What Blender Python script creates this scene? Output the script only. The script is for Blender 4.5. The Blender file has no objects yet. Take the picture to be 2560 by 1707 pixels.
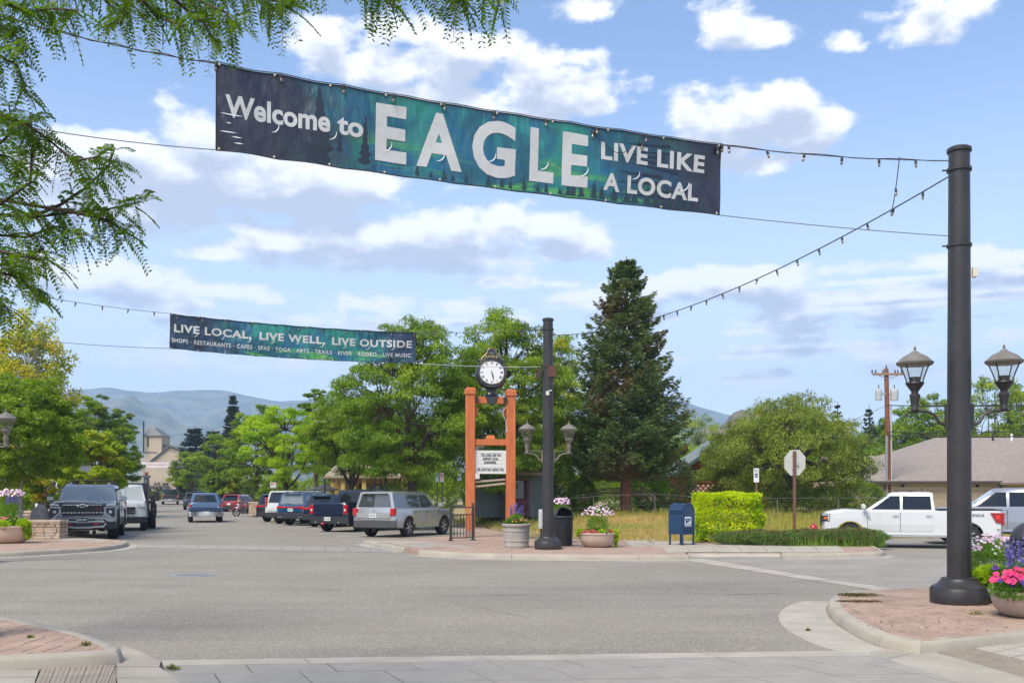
import bpy, bmesh, math, random
import numpy as np
from mathutils import Vector, Matrix
from mathutils.geometry import tessellate_polygon

random.seed(7)
rng = np.random.default_rng(7)
scene = bpy.context.scene
col = scene.collection
PI = math.pi

# ---------------------------------------------------------------- camera, world, sun, exposure
F, HZ, CX, EYE = 2500.0, 1238.0, 1280.0, 1.65      # focal length and horizon in photo pixels, eye height
cam_d = bpy.data.cameras.new("camera")
cam_d.sensor_width = 36.0
cam_d.lens = 36.0 * F / 2560.0
cam_d.shift_y = (HZ - 853.5) / 2560.0
cam_d.clip_start = 0.1
cam_d.clip_end = 20000.0
cam = bpy.data.objects.new("camera", cam_d)
cam.location = (0, 0, EYE)
cam.rotation_euler = (math.radians(90), 0, 0)
col.objects.link(cam)
scene.camera = cam

SUN_EL, SUN_AZ = 52.0, 215.0                        # azimuth clockwise from +Y: behind the camera, to the left
sun_d = bpy.data.lights.new("sun", "SUN")
sun_d.energy = 2.5
sun_d.angle = math.radians(30)
sun_d.color = (1.0, 0.92, 0.80)
sun = bpy.data.objects.new("sun", sun_d)
sdir = Vector((math.sin(math.radians(SUN_AZ)) * math.cos(math.radians(SUN_EL)),
               math.cos(math.radians(SUN_AZ)) * math.cos(math.radians(SUN_EL)), math.sin(math.radians(SUN_EL))))
sun.rotation_euler = sdir.to_track_quat('Z', 'Y').to_euler()
col.objects.link(sun)

vs = scene.view_settings
vs.view_transform = 'Standard'
vs.look = 'None'
vs.gamma = 1.0
vs.use_curve_mapping = False
vs.exposure = 1.13
scene.cycles.max_bounces = 6
scene.cycles.diffuse_bounces = 3
scene.cycles.glossy_bounces = 2
scene.cycles.transmission_bounces = 4
scene.cycles.transparent_max_bounces = 6
scene.cycles.volume_bounces = 1


class NT:
    """small helper for node trees"""
    def __init__(s, tree):
        s.t = tree

    def n(s, kind, **kw):
        nd = s.t.nodes.new(kind)
        for k, v in kw.items():
            if k in ('op',):
                nd.operation = v
            elif hasattr(nd, k) and k not in ('color',):
                setattr(nd, k, v)
            else:
                nd.inputs[k].default_value = v
        return nd

    def l(s, a, b):
        s.t.links.new(a, b)

    def m(s, op, a, b=None, c=None, clamp=False):
        nd = s.t.nodes.new('ShaderNodeMath')
        nd.operation = op
        nd.use_clamp = clamp
        for i, v in enumerate((a, b, c)):
            if v is None:
                continue
            if isinstance(v, (int, float)):
                nd.inputs[i].default_value = v
            else:
                s.t.links.new(v, nd.inputs[i])
        return nd.outputs[0]

    def mix(s, f, a, b):
        nd = s.t.nodes.new('ShaderNodeMix')
        nd.data_type = 'RGBA'
        for i, v in ((0, f), (6, a), (7, b)):
            if isinstance(v, (int, float)):
                nd.inputs[i].default_value = v
            elif isinstance(v, tuple):
                nd.inputs[i].default_value = (*v[:3], 1)
            else:
                s.t.links.new(v, nd.inputs[i])
        return nd.outputs[2]

    def smooth(s, v, a, b):
        nd = s.t.nodes.new('ShaderNodeMapRange')
        nd.interpolation_type = 'SMOOTHSTEP'
        s.t.links.new(v, nd.inputs[0])
        nd.inputs[1].default_value = a
        nd.inputs[2].default_value = b
        return nd.outputs[0]


def build_world():
    w = bpy.data.worlds.new("World")
    scene.world = w
    w.use_nodes = True
    w.node_tree.nodes.clear()
    T = NT(w.node_tree)
    # cloud density as a node group of azimuth and elevation
    D = 1.0884
    clouds = [  # centre x, y, radii in display pixels, weight
        (745, 95, 95, 62, 1), (880, 150, 130, 70, 1), (1060, 150, 150, 85, 1.1), (1240, 190, 150, 75, 1), (1120, 225, 280, 60, 1), (1350, 235, 110, 40, .9), (960, 90, 90, 40, .5), (1310, 135, 70, 30, .6),
        (230, 370, 190, 75, 1.1), (420, 420, 260, 110, 1.3), (650, 430, 320, 80, 1.3), (420, 500, 260, 50, 1.1), (460, 310, 110, 70, 1.2), (300, 340, 120, 50, 1.1), (140, 330, 80, 45, .8), (330, 475, 250, 50, 1.1), (850, 420, 120, 35, .9),
        (900, 565, 430, 72, 1.3), (1120, 530, 250, 55, 1.2), (680, 555, 200, 55, 1.1), (1290, 570, 130, 32, .9), (480, 582, 70, 16, .8),
        (230, 640, 210, 50, 1.2), (520, 672, 175, 30, 1.1), (380, 690, 170, 24, 1), (90, 620, 120, 40, .9),
        (1700, 265, 170, 85, 1), (1790, 235, 100, 60, 1), (1640, 335, 140, 55, 1), (1850, 305, 100, 55, .9), (1760, 375, 80, 35, .9),
        (1680, 50, 90, 55, 1), (1760, 82, 80, 32, .9), (2130, 40, 120, 60, 1), (2220, 15, 70, 40, .8), (1940, 105, 48, 28, .8), (1345, 20, 70, 32, .8),
        (2150, 603, 340, 24, .8), (2330, 590, 120, 20, .8), (2120, 685, 430, 42, 1.1), (1600, 660, 270, 42, 1.1), (1400, 690, 200, 26, .8), (1900, 730, 450, 20, .6), (2340, 665, 60, 45, .9),
        (1000, 700, 330, 20, .5), (800, 740, 380, 16, .45), (1900, 800, 700, 24, .42), (1700, 870, 800, 22, .42), (600, 840, 500, 22, .36), (1750, 760, 420, 14, .55), (1650, 820, 350, 10, .5), (1450, 730, 260, 14, .6), (2200, 730, 260, 12, .6), (1180, 650, 260, 14, .45), (2100, 640, 380, 10, .6)]
    g = bpy.data.node_groups.new("cloud_density", 'ShaderNodeTree')
    g.interface.new_socket("az", in_out='INPUT', socket_type='NodeSocketFloat')
    g.interface.new_socket("el", in_out='INPUT', socket_type='NodeSocketFloat')
    g.interface.new_socket("dens", in_out='OUTPUT', socket_type='NodeSocketFloat')
    gi = g.nodes.new('NodeGroupInput')
    go = g.nodes.new('NodeGroupOutput')
    N = NT(g)
    az, el = gi.outputs[0], gi.outputs[1]
    best = None
    for (x, y, rx, ry, wt) in clouds:
        x, y, rx, ry = x * D, y * D, rx * D, ry * D
        a = math.atan((x - CX) / F)
        ca = math.cos(a)
        b = math.atan((HZ - y) / F * ca)
        ra = rx / F * ca * ca
        rb = ry / F * ca * math.cos(b) ** 2
        dx = N.m('MULTIPLY', N.m('SUBTRACT', az, a), 1 / ra)
        dy = N.m('MULTIPLY', N.m('SUBTRACT', el, b), 1 / rb)
        r = N.m('SQRT', N.m('ADD', N.m('MULTIPLY', dx, dx), N.m('MULTIPLY', dy, dy)))
        v = N.m('MULTIPLY_ADD', r, -wt, wt)
        best = v if best is None else N.m('SMOOTH_MAX', best, v, .12)
    cv = g.nodes.new('ShaderNodeCombineXYZ')
    N.l(N.m('MULTIPLY', az, 1.0), cv.inputs[0])
    N.l(N.m('MULTIPLY', el, 1.7), cv.inputs[1])
    nz = N.n('ShaderNodeTexNoise', Scale=13.0, Detail=9.0, Roughness=0.58, Distortion=0.0)
    N.l(cv.outputs[0], nz.inputs['Vector'])
    # outside the frame the same kind of cumulus goes on
    lo = N.n('ShaderNodeTexNoise', Scale=3.2, Detail=2.0)
    N.l(cv.outputs[0], lo.inputs['Vector'])
    out1 = N.smooth(N.m('ABSOLUTE', az), .5, .62)
    out2 = N.smooth(el, .47, .56)
    gen = N.m('MULTIPLY_ADD', N.m('SUBTRACT', lo.outputs['Fac'], .56), 5.0, 0.0)
    gen = N.m('SUBTRACT', gen, N.m('MULTIPLY', N.m('SUBTRACT', 1.0, N.m('MAXIMUM', out1, out2)), 3.0))
    best = N.m('MAXIMUM', best, gen)
    best = N.m('MAXIMUM', best, -1.0)
    d = N.m('ADD', best, N.m('MULTIPLY', N.m('SUBTRACT', nz.outputs['Fac'], .45), 3.8))
    N.l(d, go.inputs[0])

    tc = T.n('ShaderNodeTexCoord')
    sp = T.n('ShaderNodeSeparateXYZ')
    nv = T.n('ShaderNodeVectorMath', operation='NORMALIZE')
    T.l(tc.outputs['Generated'], nv.inputs[0])
    T.l(nv.outputs[0], sp.inputs[0])
    azn = T.m('ARCTAN2', sp.outputs[0], sp.outputs[1])
    eln = T.m('ARCSINE', sp.outputs[2])
    d1 = w.node_tree.nodes.new('ShaderNodeGroup'); d1.node_tree = g
    T.l(azn, d1.inputs[0]); T.l(eln, d1.inputs[1])
    d2 = w.node_tree.nodes.new('ShaderNodeGroup'); d2.node_tree = g
    T.l(T.m('ADD', azn, -.004), d2.inputs[0]); T.l(T.m('ADD', eln, .020), d2.inputs[1])
    alpha = T.smooth(d1.outputs[0], .0, .62)
    shade = T.smooth(d2.outputs[0], .1, 1.0)
    sky = T.n('ShaderNodeTexSky')
    sky.sky_type = 'NISHITA'
    sky.sun_disc = False
    sky.sun_elevation = math.radians(SUN_EL)
    sky.sun_rotation = math.radians(SUN_AZ)
    sky.altitude = 2000
    sky.air_density = 1.0
    sky.dust_density = 0.6
    sky.ozone_density = 1.6
    hsv = T.n('ShaderNodeHueSaturation', Saturation=SKY_SAT, Value=SKY_VAL)
    T.l(sky.outputs[0], hsv.inputs['Color'])
    # pale air low over the horizon
    low = T.m('MULTIPLY', T.m('SUBTRACT', 1.0, T.smooth(T.m('ABSOLUTE', eln), .0, .44)), .74)
    base = T.mix(low, hsv.outputs[0], SKY_LOW)
    ccol = T.mix(shade, CLOUD_LIT, CLOUD_BASE)
    fin = T.mix(T.m('MULTIPLY', alpha, .97), base, ccol)
    bg = T.n('ShaderNodeBackground')
    bg.inputs[1].default_value = 0.1
    T.l(fin, bg.inputs[0])
    o = T.n('ShaderNodeOutputWorld')
    T.l(bg.outputs[0], o.inputs[0])
    w.cycles.sampling_method = 'MANUAL'
    w.cycles.sample_map_resolution = 256


USE_HAZE = True
SKY_SAT, SKY_VAL = .98, 1.18
SKY_LOW = (5.5, 5.8, 6.6)
CLOUD_LIT = (6.3, 6.2, 6.25)
CLOUD_BASE = (3.0, 3.25, 3.85)
build_world()


# ---------------------------------------------------------------- pixel helpers (photo pixel -> place on the ground)
def G(x, y, z=0.0):
    Y = F * (EYE - z) / (y - HZ)
    return ((x - CX) / F * Y, Y)


def WP(x, y, Y):
    return Vector(((x - CX) / F * Y, Y, EYE + (HZ - y) / F * Y))


def XP(x, Y):
    return (x - CX) / F * Y


def ZP(y, Y):
    return EYE + (HZ - y) / F * Y


def lerp(a, b, t):
    return a + (b - a) * t


GY = [(-50, 0), (75, 0), (122, .5), (175, 1.1), (215, 3), (320, 6)]


def g(Y):
    for (a, za), (b, zb) in zip(GY, GY[1:]):
        if Y <= b:
            return za + (zb - za) * max(0, (Y - a)) / (b - a)
    return GY[-1][1]


# ---------------------------------------------------------------- materials
MATS = {}


def mat(name, c, rough=.6, metal=0.0, var=0.0, scale=4.0, bump=0.0, bscale=60.0, c2=None, spec=.5, coat=0.0, emit=None, world=False, stretch=None, detail=4.0):
    if name in MATS:
        return MATS[name]
    m = bpy.data.materials.new(name)
    MATS[name] = m
    m.use_nodes = True
    T = NT(m.node_tree)
    b = m.node_tree.nodes['Principled BSDF']
    b.inputs['Base Color'].default_value = (*c, 1)
    b.inputs['Roughness'].default_value = rough
    b.inputs['Metallic'].default_value = metal
    b.inputs['Specular IOR Level'].default_value = spec
    if coat:
        b.inputs['Coat Weight'].default_value = coat
        b.inputs['Coat Roughness'].default_value = .04
    if var or c2 or bump:
        if world:
            vec = T.n('ShaderNodeNewGeometry').outputs['Position']
        else:
            vec = T.n('ShaderNodeTexCoord').outputs['Object']
        if stretch:
            mp = T.n('ShaderNodeMapping')
            mp.inputs['Scale'].default_value = stretch
            T.l(vec, mp.inputs[0])
            vec = mp.outputs[0]
    if var or c2:
        nz = T.n('ShaderNodeTexNoise', Scale=scale, Detail=detail, Roughness=.6)
        T.l(vec, nz.inputs['Vector'])
        f = T.smooth(nz.outputs['Fac'], .3, .7)
        lo = tuple(v * (1 - var) for v in c)
        hi = c2 if c2 else tuple(min(1, v * (1 + var)) for v in c)
        T.l(T.mix(f, lo, hi), b.inputs['Base Color'])
    if bump:
        nb = T.n('ShaderNodeTexNoise', Scale=bscale, Detail=5.0)
        T.l(vec, nb.inputs['Vector'])
        bp = T.n('ShaderNodeBump', Strength=bump, Distance=.02)
        T.l(nb.outputs['Fac'], bp.inputs['Height'])
        T.l(bp.outputs[0], b.inputs['Normal'])
    if emit:
        b.inputs['Emission Color'].default_value = (*emit[:3], 1)
        b.inputs['Emission Strength'].default_value = emit[3]
    return m


def leaf_mat(name, c1, c2, c3=None, trans=.35, clump=1.2, rough=.55):
    """leaf colour varies leaf by leaf and in soft patches through the crown"""
    if name in MATS:
        return MATS[name]
    m = bpy.data.materials.new(name)
    MATS[name] = m
    m.use_nodes = True
    m.node_tree.nodes.clear()
    T = NT(m.node_tree)
    ge = T.n('ShaderNodeNewGeometry')
    tc = T.n('ShaderNodeTexCoord')
    nz = T.n('ShaderNodeTexNoise', Scale=clump, Detail=3.0)
    T.l(tc.outputs['Object'], nz.inputs['Vector'])
    f = T.m('ADD', T.m('MULTIPLY', T.smooth(nz.outputs['Fac'], .32, .68), .6), T.m('MULTIPLY', ge.outputs['Random Per Island'], .4))
    cc = T.mix(f, c1, c2)
    if c3:
        n2 = T.n('ShaderNodeTexNoise', Scale=clump * .6, Detail=2.0)
        mp = T.n('ShaderNodeMapping')
        mp.inputs['Location'].default_value = (7, 3, 1)
        T.l(tc.outputs['Object'], mp.inputs[0])
        T.l(mp.outputs[0], n2.inputs['Vector'])
        cc = T.mix(T.smooth(n2.outputs['Fac'], .5, .66), cc, c3)
    p = T.n('ShaderNodeBsdfPrincipled', Roughness=rough)
    p.inputs['Specular IOR Level'].default_value = .35
    T.l(cc, p.inputs['Base Color'])
    tr = T.n('ShaderNodeBsdfTranslucent')
    br = T.n('ShaderNodeHueSaturation', Saturation=1.1, Value=1.35)
    T.l(cc, br.inputs['Color'])
    T.l(br.outputs[0], tr.inputs[0])
    mx = T.n('ShaderNodeMixShader')
    mx.inputs[0].default_value = trans
    T.l(p.outputs[0], mx.inputs[1])
    T.l(tr.outputs[0], mx.inputs[2])
    o = T.n('ShaderNodeOutputMaterial')
    T.l(mx.outputs[0], o.inputs[0])
    return m


# ---------------------------------------------------------------- mesh building
class MB:
    def __init__(s):
        s.v, s.f, s.mi = [], [], []
        s.k = 0
        s.M = None

    def add(s, vs_, fs):
        o = len(s.v)
        if s.M is not None:
            vs_ = [s.M @ Vector(p) for p in vs_]
        s.v += [tuple(p) for p in vs_]
        s.f += [tuple(i + o for i in q) for q in fs]
        s.mi += [s.k] * len(fs)
        return s

    def box(s, c, d, rz=0.0, taper=1.0):
        x, y, z = d[0] / 2, d[1] / 2, d[2] / 2
        P = []
        ca, sa = math.cos(rz), math.sin(rz)
        for sz, t in ((-1, 1.0), (1, taper)):
            for sx, sy in ((-1, -1), (1, -1), (1, 1), (-1, 1)):
                a, b = sx * x * t, sy * y * t
                P.append((c[0] + a * ca - b * sa, c[1] + a * sa + b * ca, c[2] + sz * z))
        return s.add(P, [(3, 2, 1, 0), (4, 5, 6, 7), (0, 1, 5, 4), (1, 2, 6, 5), (2, 3, 7, 6), (3, 0, 4, 7)])

    def rings(s, rings, cap=True, closed=True):
        n = len(rings[0])
        V = [p for r in rings for p in r]
        Fs = []
        for i in range(len(rings) - 1):
            for j in range(n if closed else n - 1):
                a, b = i * n + j, i * n + (j + 1) % n
                Fs.append((a, b, b + n, a + n))
        if cap:
            Fs.append(tuple(reversed(range(n))))
            Fs.append(tuple(range((len(rings) - 1) * n, len(rings) * n)))
        return s.add(V, Fs)

    def tube(s, path, r, n=8, cap=True):
        path = [Vector(p) for p in path]
        R = r if isinstance(r, (list, tuple)) else [r] * len(path)
        rings = []
        up = None
        for i, p in enumerate(path):
            d = (path[min(i + 1, len(path) - 1)] - path[max(i - 1, 0)])
            if d.length < 1e-9:
                d = Vector((0, 0, 1))
            d.normalize()
            if up is None:
                up = Vector((0, 0, 1)) if abs(d.z) < .9 else Vector((1, 0, 0))
            a = d.cross(up)
            if a.length < 1e-6:
                a = d.orthogonal()
            a.normalize()
            b = a.cross(d)
            up = b
            rings.append([p + (a * math.cos(2 * PI * k / n) + b * math.sin(2 * PI * k / n)) * R[i] for k in range(n)])
        return s.rings(rings, cap)

    def lathe(s, prof, n=24, c=(0, 0, 0), sx=1.0, sy=1.0, cap=True):
        return s.rings([[(c[0] + sx * r * math.cos(2 * PI * k / n), c[1] + sy * r * math.sin(2 * PI * k / n), c[2] + z) for k in range(n)] for r, z in prof], cap)

    def prism(s, poly, t, axis='y', at=0.0):
        """poly in the plane normal to axis (xz for y, yz for x, xy for z), thickness t centred on `at`"""
        def P(p, q):
            if axis == 'y':
                return (p[0], q, p[1])
            if axis == 'x':
                return (q, p[0], p[1])
            return (p[0], p[1], q)
        return s.rings([[P(p, at - t / 2) for p in poly], [P(p, at + t / 2) for p in poly]])

    def ball(s, c, r, n=8, sz=1.0):
        rings = []
        for i in range(n // 2 + 1):
            a = -PI / 2 + PI * i / (n // 2)
            rr = max(1e-4, r * math.cos(a))
            rings.append([(c[0] + rr * math.cos(2 * PI * k / n), c[1] + rr * math.sin(2 * PI * k / n), c[2] + sz * r * math.sin(a)) for k in range(n)])
        return s.rings(rings, False)

    def build(s, name, m, parent=None, smooth=False, bevel=0.0, loc=None, rz=0.0, **tags):
        me = bpy.data.meshes.new(name)
        me.from_pydata(s.v, [], s.f)
        ms = m if isinstance(m, (list, tuple)) else [m]
        for q in ms:
            me.materials.append(q)
        if len(ms) > 1:
            me.polygons.foreach_set('material_index', s.mi)
        bm = bmesh.new()
        bm.from_mesh(me)
        bmesh.ops.recalc_face_normals(bm, faces=bm.faces)
        if bevel:
            bmesh.ops.bevel(bm, geom=[e for e in bm.edges if len(e.link_faces) == 2 and e.calc_face_angle(0) > .6], offset=bevel, segments=1, affect='EDGES')
        if smooth:
            for f_ in bm.faces:
                f_.smooth = True
            for e in bm.edges:
                if len(e.link_faces) == 2 and e.calc_face_angle(0) > .7:
                    e.smooth = False
        bm.to_mesh(me)
        bm.free()
        return put(name, me, parent, loc, rz, **tags)


def put(name, me, parent=None, loc=None, rz=0.0, **tags):
    o = bpy.data.objects.new(name, me)
    col.objects.link(o)
    if parent is not None:
        o.parent = parent
    if loc is not None:
        o.location = loc
    if rz:
        o.rotation_euler = (0, 0, rz)
    for k, v in tags.items():
        if v is not None:
            o[k] = v
    return o


def thing(name, label, cat, loc=(0, 0, 0), rz=0.0, group=None, scale=None):
    o = put(name, None, None, loc, rz, label=label, category=cat, group=group)
    if scale:
        o.scale = (scale, scale, scale)
    return o


def dup(root, loc, rz=None, label=None, scale=None, group=None):
    r = root.copy()
    col.objects.link(r)
    r.location = loc
    if rz is not None:
        r.rotation_euler = (0, 0, rz)
    if label:
        r['label'] = label
    if group:
        r['group'] = group
    if scale:
        r.scale = (scale,) * 3 if not isinstance(scale, tuple) else scale

    for ch in list(root.children):
        c = ch.copy()
        col.objects.link(c)
        c.parent = r
        for q in list(ch.children):
            d = q.copy()
            col.objects.link(d)
            d.parent = c
    return r


def mesh_np(name, V, Q, m, smooth=False):
    """mesh from numpy arrays, Q faces all with the same number of corners"""
    me = bpy.data.meshes.new(name)
    V = np.asarray(V, dtype=np.float32)
    Q = np.asarray(Q, dtype=np.int32)
    k = Q.shape[1]
    me.vertices.add(len(V))
    me.vertices.foreach_set('co', V.ravel())
    me.loops.add(Q.size)
    me.loops.foreach_set('vertex_index', Q.ravel())
    me.polygons.add(len(Q))
    me.polygons.foreach_set('loop_start', np.arange(len(Q), dtype=np.int32) * k)
    me.update(calc_edges=True)
    me.validate()
    if smooth:
        me.polygons.foreach_set('use_smooth', np.ones(len(Q), dtype=bool))
    me.materials.append(m)
    return me


def unit(a):
    return a / np.maximum(1e-9, np.linalg.norm(a, axis=1, keepdims=True))


def rdirs(n):
    return unit(rng.normal(size=(n, 3)))


def leaf_quads(C, A, N_, L, W):
    """rhombic leaves at C along A, faces normal to N_; returns V, Q"""
    n = len(C)
    A = unit(A)
    S = unit(np.cross(A, N_))
    L = np.asarray(L).reshape(-1, 1) * .5
    W = np.asarray(W).reshape(-1, 1) * .5
    V = np.empty((n, 4, 3))
    V[:, 0] = C - A * L
    V[:, 1] = C + S * W - A * L * .1
    V[:, 2] = C + A * L
    V[:, 3] = C - S * W - A * L * .1
    return V.reshape(-1, 3), np.arange(n * 4).reshape(n, 4)


def join_np(parts):
    Vs, Qs, o = [], [], 0
    for V, Q in parts:
        Vs.append(V)
        Qs.append(Q + o)
        o += len(V)
    return np.concatenate(Vs), np.concatenate(Qs)


TEXTC = {}


def text_mesh(s_, bold=.0, spacing=1.0):
    cu = bpy.data.curves.new('t', 'FONT')
    cu.body = s_
    cu.offset = bold
    cu.space_character = spacing
    cu.resolution_u = 4
    ob = bpy.data.objects.new('t', cu)
    me = bpy.data.meshes.new_from_object(ob)
    bpy.data.objects.remove(ob)
    bpy.data.curves.remove(cu)
    V = [tuple(v.co) for v in me.vertices]
    Fs = [tuple(p.vertices) for p in me.polygons]
    bpy.data.meshes.remove(me)
    return V, Fs


def text_fit(s_, x0, x1, y0, y1, bold=.02, spacing=1.0, keep=False):
    """text triangles scaled to fill the box (x0..x1, y0..y1)"""
    V, Fs = text_mesh(s_, bold, spacing)
    xs = [v[0] for v in V]
    ys = [v[1] for v in V]
    a, b, c, d = min(xs), max(xs), min(ys), max(ys)
    sx, sy = (x1 - x0) / (b - a), (y1 - y0) / (d - c)
    if keep:
        sx = sy = min(sx, sy)
        x0 = (x0 + x1 - sx * (b - a)) / 2
    return [(x0 + (v[0] - a) * sx, y0 + (v[1] - c) * sy) for v in V], Fs


def text_on(MBx, s_, M, x0, x1, y0, y1, bold=.02, spacing=1.0, keep=False):
    """add flat lettering into a builder: M maps (x, y) of the lettering plane to a point"""
    V, Fs = text_fit(s_, x0, x1, y0, y1, bold, spacing, keep)
    MBx.add([M(v[0], v[1]) for v in V], Fs)


# shared materials
asphalt = None
M_CONC = mat('concrete', (.36, .32, .255), .85, var=.12, scale=1.3, bump=.25, bscale=120, world=True, detail=8)
M_CONC2 = mat('pale_concrete', (.385, .345, .28), .85, var=.12, scale=2.0, bump=.2, bscale=120, world=True, detail=8)
M_CONC3 = mat('grey_concrete_panel', (.305, .28, .24), .85, var=.08, scale=3.0, bump=.25, bscale=150, world=True, detail=8)
M_BRICK = mat('pink_paver', (.36, .25, .185), .85, var=.15, scale=2.2, bump=.3, bscale=140, world=True, detail=8)
M_BRICK2 = mat('tan_paver', (.38, .30, .225), .85, var=.13, scale=2.2, bump=.3, bscale=140, world=True)
M_JOINT = mat('sand_joint', (.12, .09, .07), .95, var=.25, scale=6, world=True)
M_BLACK = mat('black_paint', (.02, .02, .022), .45)
M_POLE = mat('bronze_pole_paint', (.030, .027, .026), .42, var=.22, scale=2.2, bump=.08, bscale=14, detail=9)
M_RUBBER = mat('tyre_rubber', (.018, .018, .018), .85)
M_PLASTIC = mat('black_plastic', (.022, .022, .024), .6)
M_CHROME = mat('chrome', (.7, .7, .72), .18, metal=1.0)
M_ALLOY = mat('alloy', (.45, .45, .46), .35, metal=.8)
M_GLASS = mat('dark_car_glass', (.010, .012, .014), .03, spec=.6)
M_WSGLASS = mat('sky_toned_windshield_glass', (.24, .27, .26), .04, spec=1.0, coat=1.0)  # pale base colour paints in the reflected sky
M_RED = mat('red_lens', (.45, .012, .015), .15, coat=.5)
M_WHITE = mat('white_paint', (.78, .78, .76), .5)
M_CLEAR = mat('clear_lens', (.55, .57, .58), .1, coat=.6)
M_AMBER = mat('amber_lens', (.7, .18, .02), .2)
M_BARK = mat('brown_bark', (.075, .052, .038), .9, var=.35, scale=9, bump=.6, bscale=25, stretch=(3, 3, .6))
M_BARKP = mat('pale_bark', (.30, .28, .24), .9, var=.3, scale=9, bump=.4, bscale=25)
M_PINEBARK = mat('red_bark', (.24, .10, .06), .9, var=.35, scale=9, bump=.8, bscale=30, stretch=(3, 3, .5))
M_WIRE = mat('wire', (.03, .028, .026), .7)
M_WIREG = mat('steel_cable', (.16, .15, .14), .5, metal=.3)
# ================================================================ GROUND
def struct(name, V, Q, m, z=None):
    me = bpy.data.meshes.new(name)
    me.from_pydata([tuple(v) for v in V], [], Q)
    me.materials.append(m)
    return put(name, me, kind='structure')


def asphalt_mat():
    m = bpy.data.materials.new('asphalt')
    m.use_nodes = True
    T = NT(m.node_tree)
    b = m.node_tree.nodes['Principled BSDF']
    pos = T.n('ShaderNodeNewGeometry').outputs['Position']
    big = T.n('ShaderNodeTexNoise', Scale=.35, Detail=5.0, Roughness=.55)
    T.l(pos, big.inputs['Vector'])
    sp = T.n('ShaderNodeTexNoise', Scale=70.0, Detail=3.0, Roughness=.7)
    T.l(pos, sp.inputs['Vector'])
    vo = T.n('ShaderNodeTexVoronoi', Scale=55.0)
    T.l(pos, vo.inputs['Vector'])
    # long worn wheel tracks and patches
    mp = T.n('ShaderNodeMapping')
    mp.inputs['Scale'].default_value = (.22, 1.1, 1)
    mp.inputs['Rotation'].default_value = (0, 0, -.1)
    T.l(pos, mp.inputs[0])
    tr = T.n('ShaderNodeTexNoise', Scale=1.0, Detail=4.0)
    T.l(mp.outputs[0], tr.inputs['Vector'])
    c = T.mix(T.smooth(big.outputs['Fac'], .3, .7), (.218, .193, .150), (.258, .230, .184))
    c = T.mix(T.m('MULTIPLY', T.smooth(tr.outputs['Fac'], .45, .7), .6), c, (.175, .155, .123))
    c = T.mix(T.m('MULTIPLY', T.smooth(sp.outputs['Fac'], .52, .75), .6), c, (.40, .365, .32))
    c = T.mix(T.m('MULTIPLY', T.smooth(sp.outputs['Fac'], .46, .3), .7), c, (.13, .112, .098))
    rnd = T.n('ShaderNodeSeparateXYZ')
    T.l(vo.outputs['Color'], rnd.inputs[0])
    c = T.mix(T.m('MULTIPLY', T.smooth(rnd.outputs[0], .82, .95), .6), c, (.50, .46, .41))
    T.l(c, b.inputs['Base Color'])
    b.inputs['Roughness'].default_value = .85
    bp = T.n('ShaderNodeBump', Strength=.5, Distance=.01)
    T.l(sp.outputs['Fac'], bp.inputs['Height'])
    T.l(bp.outputs[0], b.inputs['Normal'])
    return m


asphalt = asphalt_mat()
M_DRY = mat('dry_earth', (.34, .26, .12), .95, var=.3, scale=.6, world=True, c2=(.44, .36, .18), detail=8)
M_SOIL = mat('ground_soil', (.16, .15, .08), .95, var=.3, scale=.2, world=True, detail=8)


def XL(Y):
    return -18.1 - .352 * (Y - 38.5)


def XR(Y):
    return -1.4 - .35 * (Y - 42.5)


# the land: one sheet out to the hills' feet
Ys = [-40, 0, 20, 40, 60, 75, 95, 122, 150, 175, 215, 260, 320, 500, 900, 1600, 2600, 4000]
Xs = [-4000, -1500, -600, -250, -120, -60, -20, 20, 60, 120, 250, 600, 1500, 4000]
V = []
for Y in Ys:
    for X in Xs:
        V.append((X, Y, (g(Y) if Y < 320 else 6.0) - .08))
nx = len(Xs)
struct('ground', V, [(j * nx + i, j * nx + i + 1, (j + 1) * nx + i + 1, (j + 1) * nx + i) for j in range(len(Ys) - 1) for i in range(nx - 1)], M_SOIL)

# the junction and the street going away (one road sheet)
V, Q = [], []
rowsY = [-8, 5, 15, 25, 38.5]
for Y in rowsY:
    V += [(-75, Y, 0), (75, Y, 0)]
for i in range(len(rowsY) - 1):
    Q.append((2 * i, 2 * i + 1, 2 * i + 3, 2 * i + 2))
o0 = len(V)
sY = [38.5, 45, 55, 65, 75, 98, 122, 150, 175, 215, 260]
for Y in sY:
    V += [(XL(Y) - .3, Y, g(Y)), (XR(Y) + .3, Y, g(Y))]
for i in range(len(sY) - 1):
    Q.append((o0 + 2 * i, o0 + 2 * i + 1, o0 + 2 * i + 3, o0 + 2 * i + 2))
struct('road', V, Q, asphalt)


def inset(poly, d):
    """move a polygon's edges inwards by d (mitred)"""
    n = len(poly)
    area = sum(poly[i][0] * poly[(i + 1) % n][1] - poly[(i + 1) % n][0] * poly[i][1] for i in range(n))
    sg = 1 if area > 0 else -1
    out = []
    for i in range(n):
        p0, p1, p2 = (Vector(poly[(i - 1) % n]), Vector(poly[i]), Vector(poly[(i + 1) % n]))
        a = (p1 - p0).normalized()
        b = (p2 - p1).normalized()
        na, nb = Vector((-a.y, a.x)) * sg, Vector((-b.y, b.x)) * sg
        m_ = (na + nb)
        m_ = m_ / max(.35, m_.length_squared) * 2
        m_ = m_ / 1.0
        out.append(tuple(p1 + m_ * d * .5 * 1.0 if m_.length < 3 else p1 + na * d))
    return out


def pip(x, y, poly):
    c = False
    n = len(poly)
    for i in range(n):
        x1, y1 = poly[i]
        x2, y2 = poly[(i + 1) % n]
        if (y1 > y) != (y2 > y) and x < (x2 - x1) * (y - y1) / (y2 - y1) + x1:
            c = not c
    return c


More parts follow.
